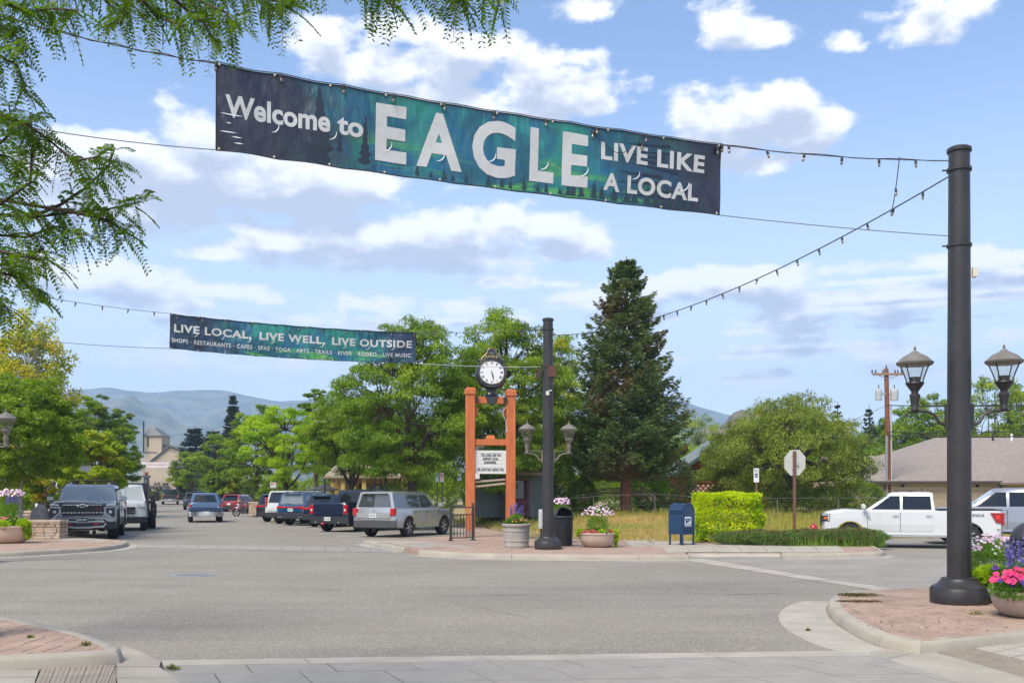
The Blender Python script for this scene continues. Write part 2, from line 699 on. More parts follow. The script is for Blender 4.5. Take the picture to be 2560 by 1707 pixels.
def slab(name, poly, z, m, parent=None, depth=.2, **tags):
    mb = MB()
    tris = tessellate_polygon([[Vector((p[0], p[1], 0)) for p in poly]])
    n = len(poly)
    zf = z if callable(z) else (lambda Y: z)
    mb.add([(p[0], p[1], zf(p[1])) for p in poly], [tuple(t) for t in tris])
    mb.add([(p[0], p[1], zf(p[1])) for p in poly] + [(p[0], p[1], zf(p[1]) - depth) for p in poly],
           [(i, (i + 1) % n, n + (i + 1) % n, n + i) for i in range(n)])
    return mb.build(name, m, parent, **tags)


def resample(pts, step):
    P = [Vector(p) for p in pts]
    out = [P[0]]
    for a, b in zip(P, P[1:]):
        k = max(1, int((b - a).length / step))
        for i in range(1, k + 1):
            out.append(a.lerp(b, i / k))
    return out


def chaikin(pts, n=2):
    for _ in range(n):
        q = [pts[0]]
        for a, b in zip(pts, pts[1:]):
            q += [(lerp(a[0], b[0], .25), lerp(a[1], b[1], .25)), (lerp(a[0], b[0], .75), lerp(a[1], b[1], .75))]
        q.append(pts[-1])
        pts = q
    return pts


def kerb(line, parent, side, top=.135, w=.15, seg=2.6, gutter=.0, gmat=None):
    """kerb stones along line; side=+1 when the pavement lies left of the line's direction"""
    L = resample(line, .25)
    nrm = []
    for i in range(len(L)):
        d = (L[min(i + 1, len(L) - 1)] - L[max(0, i - 1)]).normalized()
        nrm.append(Vector((-d.y, d.x)) * side)
    run = 0
    start = 0
    for i in range(1, len(L)):
        run += (L[i] - L[i - 1]).length
        if run > seg or i == len(L) - 1:
            mb = MB()
            rings = []
            for j in range(start, i + 1):
                p, q = L[j], nrm[j]
                pp = p
                if j == start and j > 0:
                    pp = p + (L[j + 1] - p).normalized() * .006
                if j == i and i < len(L) - 1:
                    pp = p - (p - L[j - 1]).normalized() * .006
                # battered face with a rounded nose
                prof = [(-.03, -.1), (-.02, 0), (.0, top * .7), (.012, top - .02), (.035, top), (w, top + .002), (w, -.1)]
                rings.append([(pp.x + q.x * a, pp.y + q.y * a, b + g(pp.y)) for a, b in prof])
            mb.rings(rings)
            mb.build('kerb_stone', M_CONC, parent, smooth=True)
            if gutter:
                mb = MB()
                rings = []
                for j in range(start, i + 1):
                    p, q = L[j], nrm[j]
                    gw = gutter(j / (len(L) - 1)) if callable(gutter) else gutter
                    rings.append([(p.x + q.x * a, p.y + q.y * a, b + g(p.y)) for a, b in ((-.032, -.05), (-.032, .012), (-gw, .006), (-gw, -.05))])
                mb.rings(rings)
                mb.build('gutter', gmat or M_CONC2, parent)
            run = 0
            start = i


brick_meshes = {}


def pave(parent, poly, z, cells, m, name='paving_brick', th=.05, limit=300, order=lambda p: p[1]):
    """cells: (cx, cy, w, d, angle) bricks; the nearest are parts, the rest one stuff part"""
    def corners(c, e=0.0):
        ca, sa = math.cos(c[4]), math.sin(c[4])
        return [(c[0] + a * ca - b * sa, c[1] + a * sa + b * ca) for a, b in ((-c[2] / 2 + e, -c[3] / 2 + e), (c[2] / 2 - e, -c[3] / 2 + e), (c[2] / 2 - e, c[3] / 2 - e), (-c[2] / 2 + e, c[3] / 2 - e))]
    inside, cut = [], []
    for c in cells:
        k = sum(pip(p[0], p[1], poly) for p in corners(c))
        if k == 4:
            inside.append(c)
        elif k:
            cut.append(c)
    for c in sorted(cut, key=order)[:160]:
        P = [tuple(p) for p in poly]
        R = corners(c, .006)
        for i in range(4):
            (ax_, ay), (bx, by) = R[i], R[(i + 1) % 4]
            sd = lambda p: (bx - ax_) * (p[1] - ay) - (by - ay) * (p[0] - ax_)
            out = []
            for j in range(len(P)):
                p, q = P[j], P[(j + 1) % len(P)]
                sp_, sq = sd(p), sd(q)
                if sp_ >= 0:
                    out.append(p)
                if (sp_ >= 0) != (sq >= 0):
                    t = sp_ / (sp_ - sq)
                    out.append((lerp(p[0], q[0], t), lerp(p[1], q[1], t)))
            P = out
            if len(P) < 3:
                break
        if len(P) >= 3:
            zz = z + g(c[1]) + random.uniform(-.002, .002)
            MB().rings([[(p[0], p[1], zz - th) for p in P], [(p[0], p[1], zz) for p in P]]).build(name, m, parent)
    inside.sort(key=order)
    for c in inside[:limit]:
        key = (name, round(c[2], 3), round(c[3], 3), m.name)
        if key not in brick_meshes:
            mb = MB()
            hw, hd, bv = c[2] / 2 - .006, c[3] / 2 - .008, .005
            mb.rings([[(-hw, -hd, -th), (hw, -hd, -th), (hw, hd, -th), (-hw, hd, -th)],
                      [(-hw, -hd, -bv), (hw, -hd, -bv), (hw, hd, -bv), (-hw, hd, -bv)],
                      [(-hw + bv, -hd + bv, 0), (hw - bv, -hd + bv, 0), (hw - bv, hd - bv, 0), (-hw + bv, hd - bv, 0)]])
            o = mb.build(name, m)
            brick_meshes[key] = o.data
            bpy.data.objects.remove(o)
        o = put(name, brick_meshes[key], parent, (c[0], c[1], z + g(c[1]) + random.uniform(-.002, .003)), c[4])
    rest = inside[limit:]
    if rest:
        mb = MB()
        for c in rest:
            mb.box((c[0], c[1], z + g(c[1]) - .02), (c[2] - .012, c[3] - .012, .04 + random.uniform(-.002, .003)), c[4])
        mb.build(name, m, parent, kind='stuff')


def herring(x0, x1, y0, y1, w, l, ang):
    """herringbone pavers covering the rectangle"""
    out = []
    ca, sa = math.cos(ang), math.sin(ang)
    cx, cy = (x0 + x1) / 2, (y0 + y1) / 2
    R = math.hypot(x1 - x0, y1 - y0) / 2 + l
    n = int(R / w) + 3
    for i in range(-n, n):
        for j in range(-n, n):
            # unit: horizontal brick and vertical brick of a 2:1 herringbone
            k = (i - j) % 4
            bx, by = i * w, j * w
            if k == 0:
                p = (bx + l / 2, by + w / 2, l, w)
            elif k == 3:
                p = (bx + w / 2, by + w / 2 - w / 2 + l / 2, w, l)
            else:
                continue
            X = cx + p[0] * ca - p[1] * sa
            Y = cy + p[0] * sa + p[1] * ca
            if x0 - l < X < x1 + l and y0 - l < Y < y1 + l:
                out.append((X, Y, p[2], p[3], ang))
    return out


def running(x0, x1, y0, y1, w, rows, ang, skew=.5):
    """courses of tiles; rows = repeating course depths"""
    out = []
    ca, sa = math.cos(ang), math.sin(ang)
    y, k = y0, 0
    while y < y1:
        d = rows[k % len(rows)]
        x = x0 + (k * skew % 1) * w
        ww = w if d > .2 else w * 1.6
        while x < x1:
            px, py = x + ww / 2, y + d / 2
            out.append((x0 + (px - x0) * ca - (py - y0) * sa, y0 + (px - x0) * sa + (py - y0) * ca, ww, d, ang))
            x += ww
        y += d
        k += 1
    return out


def GL(pts, z=.13):
    return [G(x, y, z) for x, y in pts]


# ---- near left corner
A_edge = chaikin(GL([(-420, 1496), (-200, 1516), (0, 1539), (65, 1551), (143, 1567), (220, 1585), (278, 1606), (304, 1619)]), 1)
A_front = GL([(304, 1619), (296, 1628), (250, 1632), (184, 1636), (0, 1645), (-500, 1664)])
A_poly = A_edge + A_front[1:]
pavA = slab('pavement', inset(A_poly, .1), .105, M_JOINT, kind='structure')
kerb(A_edge, pavA, -1, seg=1.9)
kerb(A_front, pavA, -1, top=.135, w=.16, seg=1.3)
pave(pavA, inset(A_poly, .13), .132, running(-8, 0, 7.5, 19, .20, [.44, .13], -.02, .37), M_BRICK)

# ---- near crosswalk of concrete panels with the pale strip along its far side
p0, p1 = Vector(G(402, 1652)), Vector(G(2180, 1627))
ax = (p1 - p0).normalized()
bx_ = Vector((-.416, 1)).normalized()


def cwp(a, b):
    q = p0 + ax * a - bx_ * b
    return (q.x, q.y)


Lc = (p1 - p0).length
cross = put('crosswalk', None, kind='structure')
cross.location = (0, 0, 0)
mb = MB()
P = [cwp(-2.6, .05), cwp(Lc + 3.5, .05), cwp(Lc + 2.5, 6.5), cwp(-2.6, 6.5)]
mb.add([(p[0], p[1], .003) for p in P], [(0, 1, 2, 3)])
mb.build('crosswalk_bed', mat('dark_joint', (.07, .06, .05), .95), cross)
widths = [1.4, 2.0, 2.1, 1.55]
a = 0
k = 0
while a < Lc:
    w_ = min(widths[k % 4], Lc - a)
    P = [cwp(a + .006, 0), cwp(a + w_ - .006, 0), cwp(a + w_ - .006, .33), cwp(a + .006, .33)]
    mb = MB()
    mb.rings([[(p[0], p[1], .004) for p in P], [(p[0], p[1], .012) for p in P]])
    mb.build('edge_panel', M_CONC2, cross)
    a += w_
    k += 1
b = .33
rowd = [.50, .62, .62, .9, 1.2, 1.6]
for r_, d_ in enumerate(rowd):
    a = -.35 if r_ else .0
    while a < Lc + 1.2:
        w_ = .78
        P = [cwp(a + .006, b + .005), cwp(a + w_ - .006, b + .005), cwp(a + w_ - .006, b + d_ - .005), cwp(a + .006, b + d_ - .005)]
        mb = MB()
        h_ = .011 + random.uniform(-.002, .002)
        mb.rings([[(p[0], p[1], .004) for p in P], [(p[0], p[1], h_) for p in P]])
        mb.build('concrete_panel', M_CONC3, cross)
        a += w_
    b += d_

# fan of gutter concrete round the kerb nose, near left, and ribbed warning pavers
fan = put('ramp', None, kind='structure')
slabz = lambda pts, z, m, nm, par: slab(nm, GL(pts, z), z, m, par, depth=z - .001)
slabz([(306, 1612), (345, 1626), (402, 1651), (398, 1665), (290, 1664), (300, 1640)], .016, M_CONC, 'ramp_panel', fan)
slabz([(291, 1666), (399, 1667), (425, 1683), (440, 1693), (292, 1692)], .016, M_CONC, 'ramp_panel', fan)
slabz([(292, 1694), (441, 1695), (452, 1707), (470, 1745), (300, 1745)], .016, M_CONC, 'ramp_panel', fan)
M_RIB = mat('worn_warning_paver', (.33, .275, .215), .9, var=.1, scale=3, bump=.3, bscale=140, world=True)
xs0 = [88, 123, 160, 200, 240, 270, 289]
for i in range(6):
    for (ya, yb) in ((1661, 1690), (1691, 1735)):
        sh = (ya - 1661) * -.42
        sh2 = (yb - 1661) * -.42
        xa, xb = xs0[i], xs0[i + 1] - 2
        pts = [G(xa + sh + 20, ya, .02), G(xb + sh + 20, ya, .02), G(xb + sh2 + 20, yb, .02), G(xa + sh2 + 20, yb, .02)]
        if i == 5:
            pts = [G(xa + sh + 20, ya, .02), G(289, ya, .02), G(292, yb, .02), G(xa + sh2 + 20, yb, .02)]
        o = slab('warning_paver', pts, .02, M_RIB, fan, depth=.018)
        mb = MB()
        nb = 11 if ya < 1680 else 15
        for q in range(nb):
            t = (q + .6) / nb
            for c_ in ((.25, .42), (.58, .75)):
                A_ = Vector(pts[0]).lerp(Vector(pts[3]), t)
                B_ = Vector(pts[1]).lerp(Vector(pts[2]), t)
                C1, C2 = A_.lerp(B_, c_[0]), A_.lerp(B_, c_[1])
                mb.box(((C1.x + C2.x) / 2, (C1.y + C2.y) / 2, .022), ((C2 - C1).length * .7, .014, .005))
        mb.build('rib', M_RIB, o, kind='stuff')
for i in range(3):
    ya, yb = [(1660, 1671), (1673, 1690), (1692, 1725)][i]
    for xa, xb in ((-120, -8), (-5, 105 - i * 8)):
        slab('sidewalk_slab', [G(xa, ya, .02), G(xb, ya, .02), G(xb - 6, yb, .02), G(xa - 6, yb, .02)], .02, M_CONC2, fan, depth=.018)

# ---- right corner with the big pole
B_far = GL([(3100, 1452), (2560, 1459), (2355, 1464), (2220, 1470), (2150, 1476), (2105, 1480), (2086, 1484)])
B_edge = chaikin(GL([(2086, 1484), (2073, 1494), (2070, 1505), (2080, 1523), (2105, 1543), (2165, 1575), (2213, 1592), (2262, 1602), (2302, 1604.5)]), 1)
B_low = chaikin(GL([(2302, 1604.5), (2348, 1601), (2462, 1589), (2560, 1580), (3000, 1545)]), 1)
B_poly = B_far + B_edge[1:] + B_low[1:]
pavB = slab('pavement', inset(B_poly, .1), .105, M_JOINT, kind='structure')
kerb(B_far, pavB, 1, seg=2.4)
kerb(B_edge, pavB, 1, seg=2.2, gutter=lambda t: .30 + .42 * math.sin(PI * min(1, t * .85 + .1)), gmat=M_CONC2)
kerb(B_low, pavB, 1, top=.13, w=.16, seg=2.0)
pave(pavB, inset(B_poly, .12), .132, herring(4, 13.5, 10.0, 19.5, .13, .26, .62), M_BRICK)
rampB = put('ramp', None, kind='structure')
slabz([(2172, 1629), (2300, 1612), (2300, 1627), (2215, 1645)], .016, M_CONC, 'ramp_panel', rampB)
slabz([(2303, 1612), (2340, 1626), (2560, 1690), (2560, 1760), (2220, 1647), (2302, 1628)], .016, M_CONC, 'ramp_panel', rampB)
# ribbed tan band
for i in range(9):
    for j in range(2):
        a0, a1 = i / 9, (i + 1) / 9 - .008
        b0, b1 = j / 2, (j + 1) / 2 - .015
        q = lambda u, v: tuple(Vector(G(2308, 1620, .02)).lerp(Vector(G(2700, 1730, .02)), u).lerp(Vector(G(2385, 1609, .02)).lerp(Vector(G(2700, 1683, .02)), u), v))
        pts = [q(a0, b0), q(a1, b0), q(a1, b1), q(a0, b1)]
        o = slab('warning_paver', pts, .02, M_RIB, rampB, depth=.018)
        mb = MB()
        for s_ in range(10):
            for r_ in range(4):
                c = Vector(pts[0]).lerp(Vector(pts[1]), (s_ + .5) / 10).lerp(Vector(pts[3]).lerp(Vector(pts[2]), (s_ + .5) / 10), (r_ + .5) / 4)
                mb.box((c.x, c.y, .022), (.05, .012, .006), .2)
        mb.build('rib', M_RIB, o, kind='stuff')
for i in range(6):
    for j in range(3):
        q = lambda u, v: tuple(Vector(G(2392, 1609, .02)).lerp(Vector(G(2700, 1682, .02)), u).lerp(Vector(G(2500, 1592, .02)).lerp(Vector(G(2830, 1640, .02)), u), v))
        pts = [q(i / 6, j / 3), q((i + 1) / 6 - .01, j / 3), q((i + 1) / 6 - .01, (j + 1) / 3 - .02), q(i / 6, (j + 1) / 3 - .02)]
        slab('sidewalk_slab', pts, .02, M_CONC2, rampB, depth=.018)

# ---- far corner with the clock (C): brick pavement that runs on down the street in front of the parked cars
C_nose = [(-4.9, 33.9), (-2.34, 38.4), (-1.4, 42.5)]
C_street = [(XR(Y), Y) for Y in (42.5, 50, 60, 75, 98, 122, 150)]
C_front1 = chaikin(GL([(917, 1350), (930, 1354), (985, 1365), (1010, 1369)]), 1)
C_apron = GL([(1010, 1369), (1046, 1375)], .13)
C_front2 = chaikin(GL([(1046, 1375), (1120, 1380), (1200, 1384), (1521, 1388), (1722, 1387)]), 1)
C_cut = GL([(1716, 1378.5), (1950, 1377.5)])
C_front3 = GL([(1956, 1384), (2080, 1383), (2200, 1380), (2214, 1377)])
pocket = [(11.2, 31.2), (9.9, 33.0), (9.4, 37.5), (9.4, 38.6)]
C_back = [(8.6, 38.6), (8.2, 33.7), (1.3, 34.3), (.4, 35.6), (-.6, 43.0)] + [(XR(Y) + 2.6, Y) for Y in (52, 60, 75, 98, 122, 150)]
C_poly = C_front1 + C_apron[1:] + C_front2[1:] + C_cut + C_front3 + pocket + C_back + list(reversed(C_street)) + [C_nose[1]]
zc = lambda Y: .118 + g(Y)
pavC = slab('pavement', inset(C_poly, .06), zc, M_BRICK, kind='structure')
kerb(C_front1, pavC, 1, seg=2, gutter=.35)
kerb(C_front2, pavC, 1, seg=3.2, gutter=.3)
kerb(C_front3, pavC, 1, seg=3.5, gutter=.3)
kerb([C_front3[-1], pocket[0], pocket[1]], pavC, 1, seg=3)
kerb(list(reversed(C_nose)) + [C_front1[0]], pavC, 1, seg=3)
kerb(list(reversed(C_street)), pavC, 1, seg=6)
mb = MB()
for i in range(3):
    A_ = [(*G(lerp(1728, 1962, u), 1391.5, .010), .010) for u in (i / 3, (i + 1) / 3 - .004)]
    B_ = [(*G(lerp(1714, 1948, u), 1378, .134), .134) for u in ((i + 1) / 3 - .004, i / 3)]
    P = A_ + B_
    MB().rings([[(x, y, z - .08) for x, y, z in P], P]).build('driveway_apron', M_CONC2, pavC)
# concrete bands and slabs let into the brick
cells = []


def slab_px(pts, nm='sidewalk_slab', par=None, z=.135, m=None):
    return slab(nm, GL(pts, z), z, m or M_CONC2, par or pavC, depth=.016)


slab_px([(925, 1349), (1050, 1352), (1100, 1365), (1060, 1371), (1000, 1362)], 'concrete_band', m=M_CONC)
slab_px([(1052, 1352), (1186, 1366), (1170, 1369), (1102, 1366)], 'concrete_band', m=M_CONC)
for i in range(7):
    xa, xb = 1640 + i * 64, 1640 + (i + 1) * 64 - 2
    slab_px([(xa + 12, 1366), (xb + 12, 1366), (xb + 26, 1378.5), (xa + 26, 1378.5)])
    slab_px([(xa - 20, 1353), (xb - 20, 1353), (xb + 10, 1365.4), (xa + 10, 1365.4)])
slab_px([(1560, 1349.5), (1618, 1349.5), (1647, 1365.4), (1580, 1365.4)])
pave(pavC, inset(C_poly, .17), .133, [c for c in running(-6, 6, 28.9, 34.6, .3, [.3, .3], -.03, .5)], M_BRICK, limit=300)
# long brick surface needs its own fine pattern beyond: the material carries it
# ---- far left corner (D)
D_edge = chaikin(GL([(-500, 1391), (-200, 1388), (0, 1381), (120, 1375), (256, 1367), (306, 1360), (322, 1354), (318, 1351)]), 1)
D_in = chaikin([G(318, 1351, .13), G(297, 1349, .13), G(215, 1344, .13), G(150, 1341, .13), (-18.1, 38.5)], 1)
D_street = [(XL(Y), Y) for Y in (38.5, 45, 55, 65, 75, 98, 122, 150)]
D_poly = D_edge + D_in[1:] + D_street[1:] + [(XL(Y) - 4, Y) for Y in (150, 122, 98, 75, 65, 55, 45)] + [(-45, 45), (-45, 31)]
pavD = slab('pavement', inset(D_poly, .06), zc, M_BRICK, kind='structure')
kerb(D_edge, pavD, 1, seg=3.0, gutter=.35)
kerb(D_in, pavD, 1, seg=3)
kerb(D_street, pavD, 1, seg=6)
slab_px([(128, 1349.5), (160, 1344), (236, 1346), (296, 1351), (300, 1354), (240, 1354)], 'concrete_band', pavD, m=M_CONC)
pave(pavD, inset(D_poly, .2), .133, running(-24, -11, 30.5, 36, .3, [.42, .42], .0, .5), M_BRICK, limit=300)

# strips of pale concrete across the street and across the side road
strip = put('crosswalk', None, kind='structure')
n_ = 12
for i in range(n_):
    A_, B_ = Vector(G(345, 1369)), Vector(G(985, 1381))
    C_, D_ = Vector(G(985, 1370)), Vector(G(345, 1360))
    u0, u1 = i / n_, (i + 1) / n_ - .004
    P = [A_.lerp(B_, u0), A_.lerp(B_, u1), D_.lerp(C_, u1), D_.lerp(C_, u0)]
    slab('edge_panel', [tuple(p) for p in P], .010, M_CONC3, strip, depth=.006)
strip2 = put('crosswalk', None, kind='structure')
far_ = [G(1760, 1397), G(2082, 1449), G(2235, 1471)]
near_ = [G(1690, 1397.5), G(2040, 1452), G(2190, 1475)]
for i in range(10):
    def q(L, u):
        u *= 2
        k_ = min(1, int(u))
        return Vector(L[k_]).lerp(Vector(L[k_ + 1]), u - k_)
    u0, u1 = i / 10, (i + 1) / 10 - .005
    P = [q(near_, u0), q(near_, u1), q(far_, u1), q(far_, u0)]
    slab('edge_panel', [tuple(p) for p in P], .010, M_CONC2, strip2, depth=.006)
# newer, paler asphalt of the side road
sp_poly = [G(1775, 1397), G(2100, 1449.5), G(2245, 1470), G(2600, 1462), (30, 17), (30, 26.8), G(2600, 1410), G(2215, 1393)]
slab('side_road', sp_poly, .004, mat('paler_asphalt', (.285, .255, .22), .85, var=.12, scale=.8, bump=.4, bscale=120, world=True, detail=9), depth=.003, kind='structure')

# painted stall lines and lane dashes
M_LINE = mat('worn_road_paint', (.62, .60, .56), .7, var=.25, scale=8, world=True)
marks = put('road_markings', None, kind='structure')


def paint(p, q, w=.1):
    a_, b_ = Vector(p), Vector(q)
    n = Vector((-(b_ - a_).y, (b_ - a_).x)).normalized() * w / 2
    P = [a_ - n, b_ - n, b_ + n, a_ + n]
    slab('painted_line', [tuple(t) for t in P], .006, M_LINE, marks, depth=.003)


for (xa, ya, xb, yb) in ((841, 1341.5, 1010, 1334), (793, 1333, 912, 1328), (754, 1325, 826, 1322), (720, 1318.5, 790, 1315), (688, 1313, 760, 1310.5), (668, 1309, 700, 1307), (990, 1338, 1075, 1333)):
    paint(G(xa, ya), G(xb, yb), .12)
for (xa, xb, y) in ((413, 434, 1316.5), (318, 336, 1335.5), (560, 580, 1298)):
    A_, B_ = G(xa, y), G(xb, y)
    paint(A_, B_, .35)

# manhole cover in the junction
mh = thing('manhole_cover', 'round iron manhole cover lying flush in the junction asphalt', 'manhole cover', (*G(481, 1437), 0))
mb = MB().lathe([(.40, 0), (.46, 0), (.46, .008), (.40, .008)], 40)
mb.build('frame', mat('worn_iron', (.27, .27, .265), .5, metal=.2), mh)
mb = MB().lathe([(.39, 0), (.39, .006), (.36, .006)], 36)
for i in range(-4, 5):
    hl = math.sqrt(max(0, .35 ** 2 - (i * .08) ** 2))
    mb.box((0, i * .08, .008), (2 * hl, .03, .006))
mb.build('lid', mat('dull_iron', (.20, .20, .20), .6), mh)

# tar-dark cracks wandering over the asphalt
M_CRACK = mat('crack_filler', (.12, .11, .10), .8)
cr = put('asphalt_crack', None, kind='structure')
for line in ([(1105, 1488), (1160, 1489), (1260, 1487), (1330, 1489)], [(1180, 1512), (1250, 1530), (1330, 1545)], [(690, 1478), (760, 1472), (850, 1474)],
             [(1700, 1480), (1800, 1486), (1960, 1482)], [(300, 1500), (380, 1470), (460, 1462)], [(2180, 1418), (2195, 1420), (2215, 1421)], [(1220, 1404), (1260, 1405)]):
    P = resample([G(*p) for p in line], .12)
    P = [Vector((p.x + random.uniform(-.03, .03), p.y + random.uniform(-.03, .03))) for p in P]
    mb = MB()
    rings = []
    for i, p in enumerate(P):
        w_ = .003 + .007 * random.random()
        rings.append([(p.x, p.y - w_ * 2, .0025), (p.x, p.y + w_ * 2, .0025)])
    mb.rings(rings, cap=False, closed=False)
    mb.build('crack', M_CRACK, cr)

# ---- the vacant lot of dry grass, rising gently away from the pavement
def lotz(X, Y):
    t = min(1, max(0, (Y - (33.2 if X < 8.7 else 38.2)) / 17.0))
    t = min(t, max(0, (X - XR(Y) - 2.2) / 7.0))
    return .10 + .63 * t + .05 * math.sin(X * .7) * math.sin(Y * .5) * t + g(max(Y, 75)) * (1 if Y > 75 else 0)


LX = -0.4


def in_lot(X, Y):
    if Y < 33.4 or X > 75:
        return False
    if X > 8.7 and Y < 38.4:
        return False
    if X < .9 and Y < 35.4 - X * 1.2 + .9:
        return False
    bx = -.6 - .36 * max(0, (Y - 43)) if Y > 43 else lerp(.7, -.6, (Y - 35.0) / 8)
    return X > bx - .2 and X > XR(Y) + 2.2


V, Q, idx = [], [], {}
def vi(i, j):
    if (i, j) not in idx:
        X, Y = i * .5, j * .5
        idx[(i, j)] = len(V)
        V.append((X, Y, lotz(X, Y)))
    return idx[(i, j)]
for j in range(66, 200):
    for i in range(-60, 150):
        if in_lot(i * .5 + .25, j * .5 + .25):
            Q.append((vi(i, j), vi(i + 1, j), vi(i + 1, j + 1), vi(i, j + 1)))
from collections import Counter
ec = Counter()
for q in Q:
    for a_, b_ in zip(q, q[1:] + q[:1]):
        ec[(min(a_, b_), max(a_, b_))] += 1
for (a_, b_), n_ in list(ec.items()):
    if n_ == 1:
        k_ = len(V)
        V += [(V[a_][0], V[a_][1], -.1), (V[b_][0], V[b_][1], -.1)]
        Q.append((a_, b_, k_ + 1, k_))
struct('field', V, Q, M_DRY)


def blades(n, xr, yr, hmin, hmax, m, name, label, cond, zf, lean=.35, w=.012, clumpy=.0):
    X = rng.uniform(*xr, n * 3)
    Y = rng.uniform(*yr, n * 3)
    ok = np.array([cond(a, b) for a, b in zip(X, Y)])
    X, Y = X[ok][:n], Y[ok][:n]
    n = len(X)
    Z = np.array([zf(a, b) for a, b in zip(X, Y)])
    f_ = .5 + .5 * np.sin(X * 1.9 + 2 * np.sin(Y * .8)) * np.sin(Y * 1.3 + X * .4)
    H = rng.uniform(hmin, hmax, n) * (1 - clumpy + clumpy * f_)
    a = rng.uniform(0, 2 * PI, n)
    dx, dy = np.cos(a), np.sin(a)
    w_ = w * rng.uniform(.7, 1.6, n)
    V = np.empty((n, 3, 3))
    V[:, 0] = np.stack([X - dy * w_, Y + dx * w_, Z], 1)
    V[:, 1] = np.stack([X + dy * w_, Y - dx * w_, Z], 1)
    le = rng.uniform(0, lean, n) * H
    V[:, 2] = np.stack([X + dx * le, Y + dy * le, Z + H], 1)
    me = mesh_np(name, V.reshape(-1, 3), np.arange(n * 3).reshape(n, 3), m)
    return put(name, me, label=label, category='grass', kind='stuff')


M_DGRASS = leaf_mat('dry_grass_blades', (.50, .36, .12), (.40, .32, .09), (.34, .34, .08), .25, .5, .8)
M_GGRASS = leaf_mat('green_grass_blades', (.16, .20, .035), (.30, .30, .06), (.44, .38, .06), .3, .8, .8)
blades(60000, (-12, 26), (33.3, 52), .05, .20, M_DGRASS, 'dry_grass', 'short dry yellow grass over the vacant lot', in_lot, lotz, w=.02, clumpy=.6)
blades(14000, (-12, 34), (47, 58), .15, .5, M_GGRASS, 'tall_grass', 'taller green and yellow weeds along the back of the lot', in_lot, lotz, w=.02, clumpy=.5)
blades(9000, (7, 30), (38.4, 50), .15, .5, leaf_mat('yellow_weed_blades', (.42, .36, .06), (.28, .30, .05), None, .3, .8, .8), 'yellow_weeds', 'yellow flowering weeds behind the stop sign and hydrant', in_lot, lotz, w=.02, clumpy=.5)

# dry moss and weeds in the joints of the right corner
def moss(cpx, label, n=500, sx=.5, sy=.12):
    c = G(*cpx, .135)
    X = c[0] + rng.normal(0, sx, n)
    Y = c[1] + rng.normal(0, sy, n)
    ok = np.array([pip(a, b, inset(B_poly, .14)) for a, b in zip(X, Y)])
    X, Y = X[ok], Y[ok]
    n = len(X)
    C = np.stack([X, Y, np.full(n, .14) + rng.uniform(0, .010, n)], 1)
    A = rdirs(n)
    A[:, 2] *= .3
    V, Q = leaf_quads(C, A, np.tile([[0, .3, 1.0]], (n, 1)) + rdirs(n) * .4, rng.uniform(.02, .05, n), rng.uniform(.01, .02, n))
    me = mesh_np('moss', V, Q, leaf_mat('dry_moss', (.17, .14, .045), (.12, .12, .03), (.25, .13, .05), .1, 3))
    put('moss', me, label=label, category='moss', kind='stuff')


moss((2140, 1487), 'dry moss patch at the tip of the brick corner by the big pole', 1300, .16, .12)
moss((2150, 1503), 'second dry moss patch on the brick corner, nearer the kerb', 700, .17, .05)
moss((2300, 1556), 'sparse moss in brick joints before the big pole', 160, .8, .5)


def weed(x, y, z, label, n=70, r=.06, h=.07):
    c = G(x, y, z)
    d = rdirs(n)
    d[:, 2] = np.abs(d[:, 2]) * .7
    C = np.array([[c[0], c[1], z]]) + d * rng.uniform(.3, 1, (n, 1)) * r
    V, Q = leaf_quads(C, d, rdirs(n), rng.uniform(.02, .05, n), rng.uniform(.008, .016, n))
    me = mesh_np('weed', V, Q, leaf_mat('weed_leaves', (.16, .16, .03), (.10, .16, .02), (.3, .22, .04), .2, 3))
    put('weed', me, label=label, category='weed')


weed(213, 1612, .135, 'small yellowish weed growing between the bricks, near left corner', 70)
weed(76, 1593, .135, 'tiny green weed in a brick joint of the near left corner', 40, .04)
weed(38, 1656, .03, 'green weed at the foot of the near left kerb front', 60, .05)
weed(432, 1671, .02, 'dry yellow weed in the joint between ramp and crosswalk panels', 110, .07)
weed(2020, 1575, .01, 'small weed at the gutter edge beside the right corner', 40, .04)
weed(2440, 1536, .13, 'green weed by the foot of the petunia bowl', 90, .1)
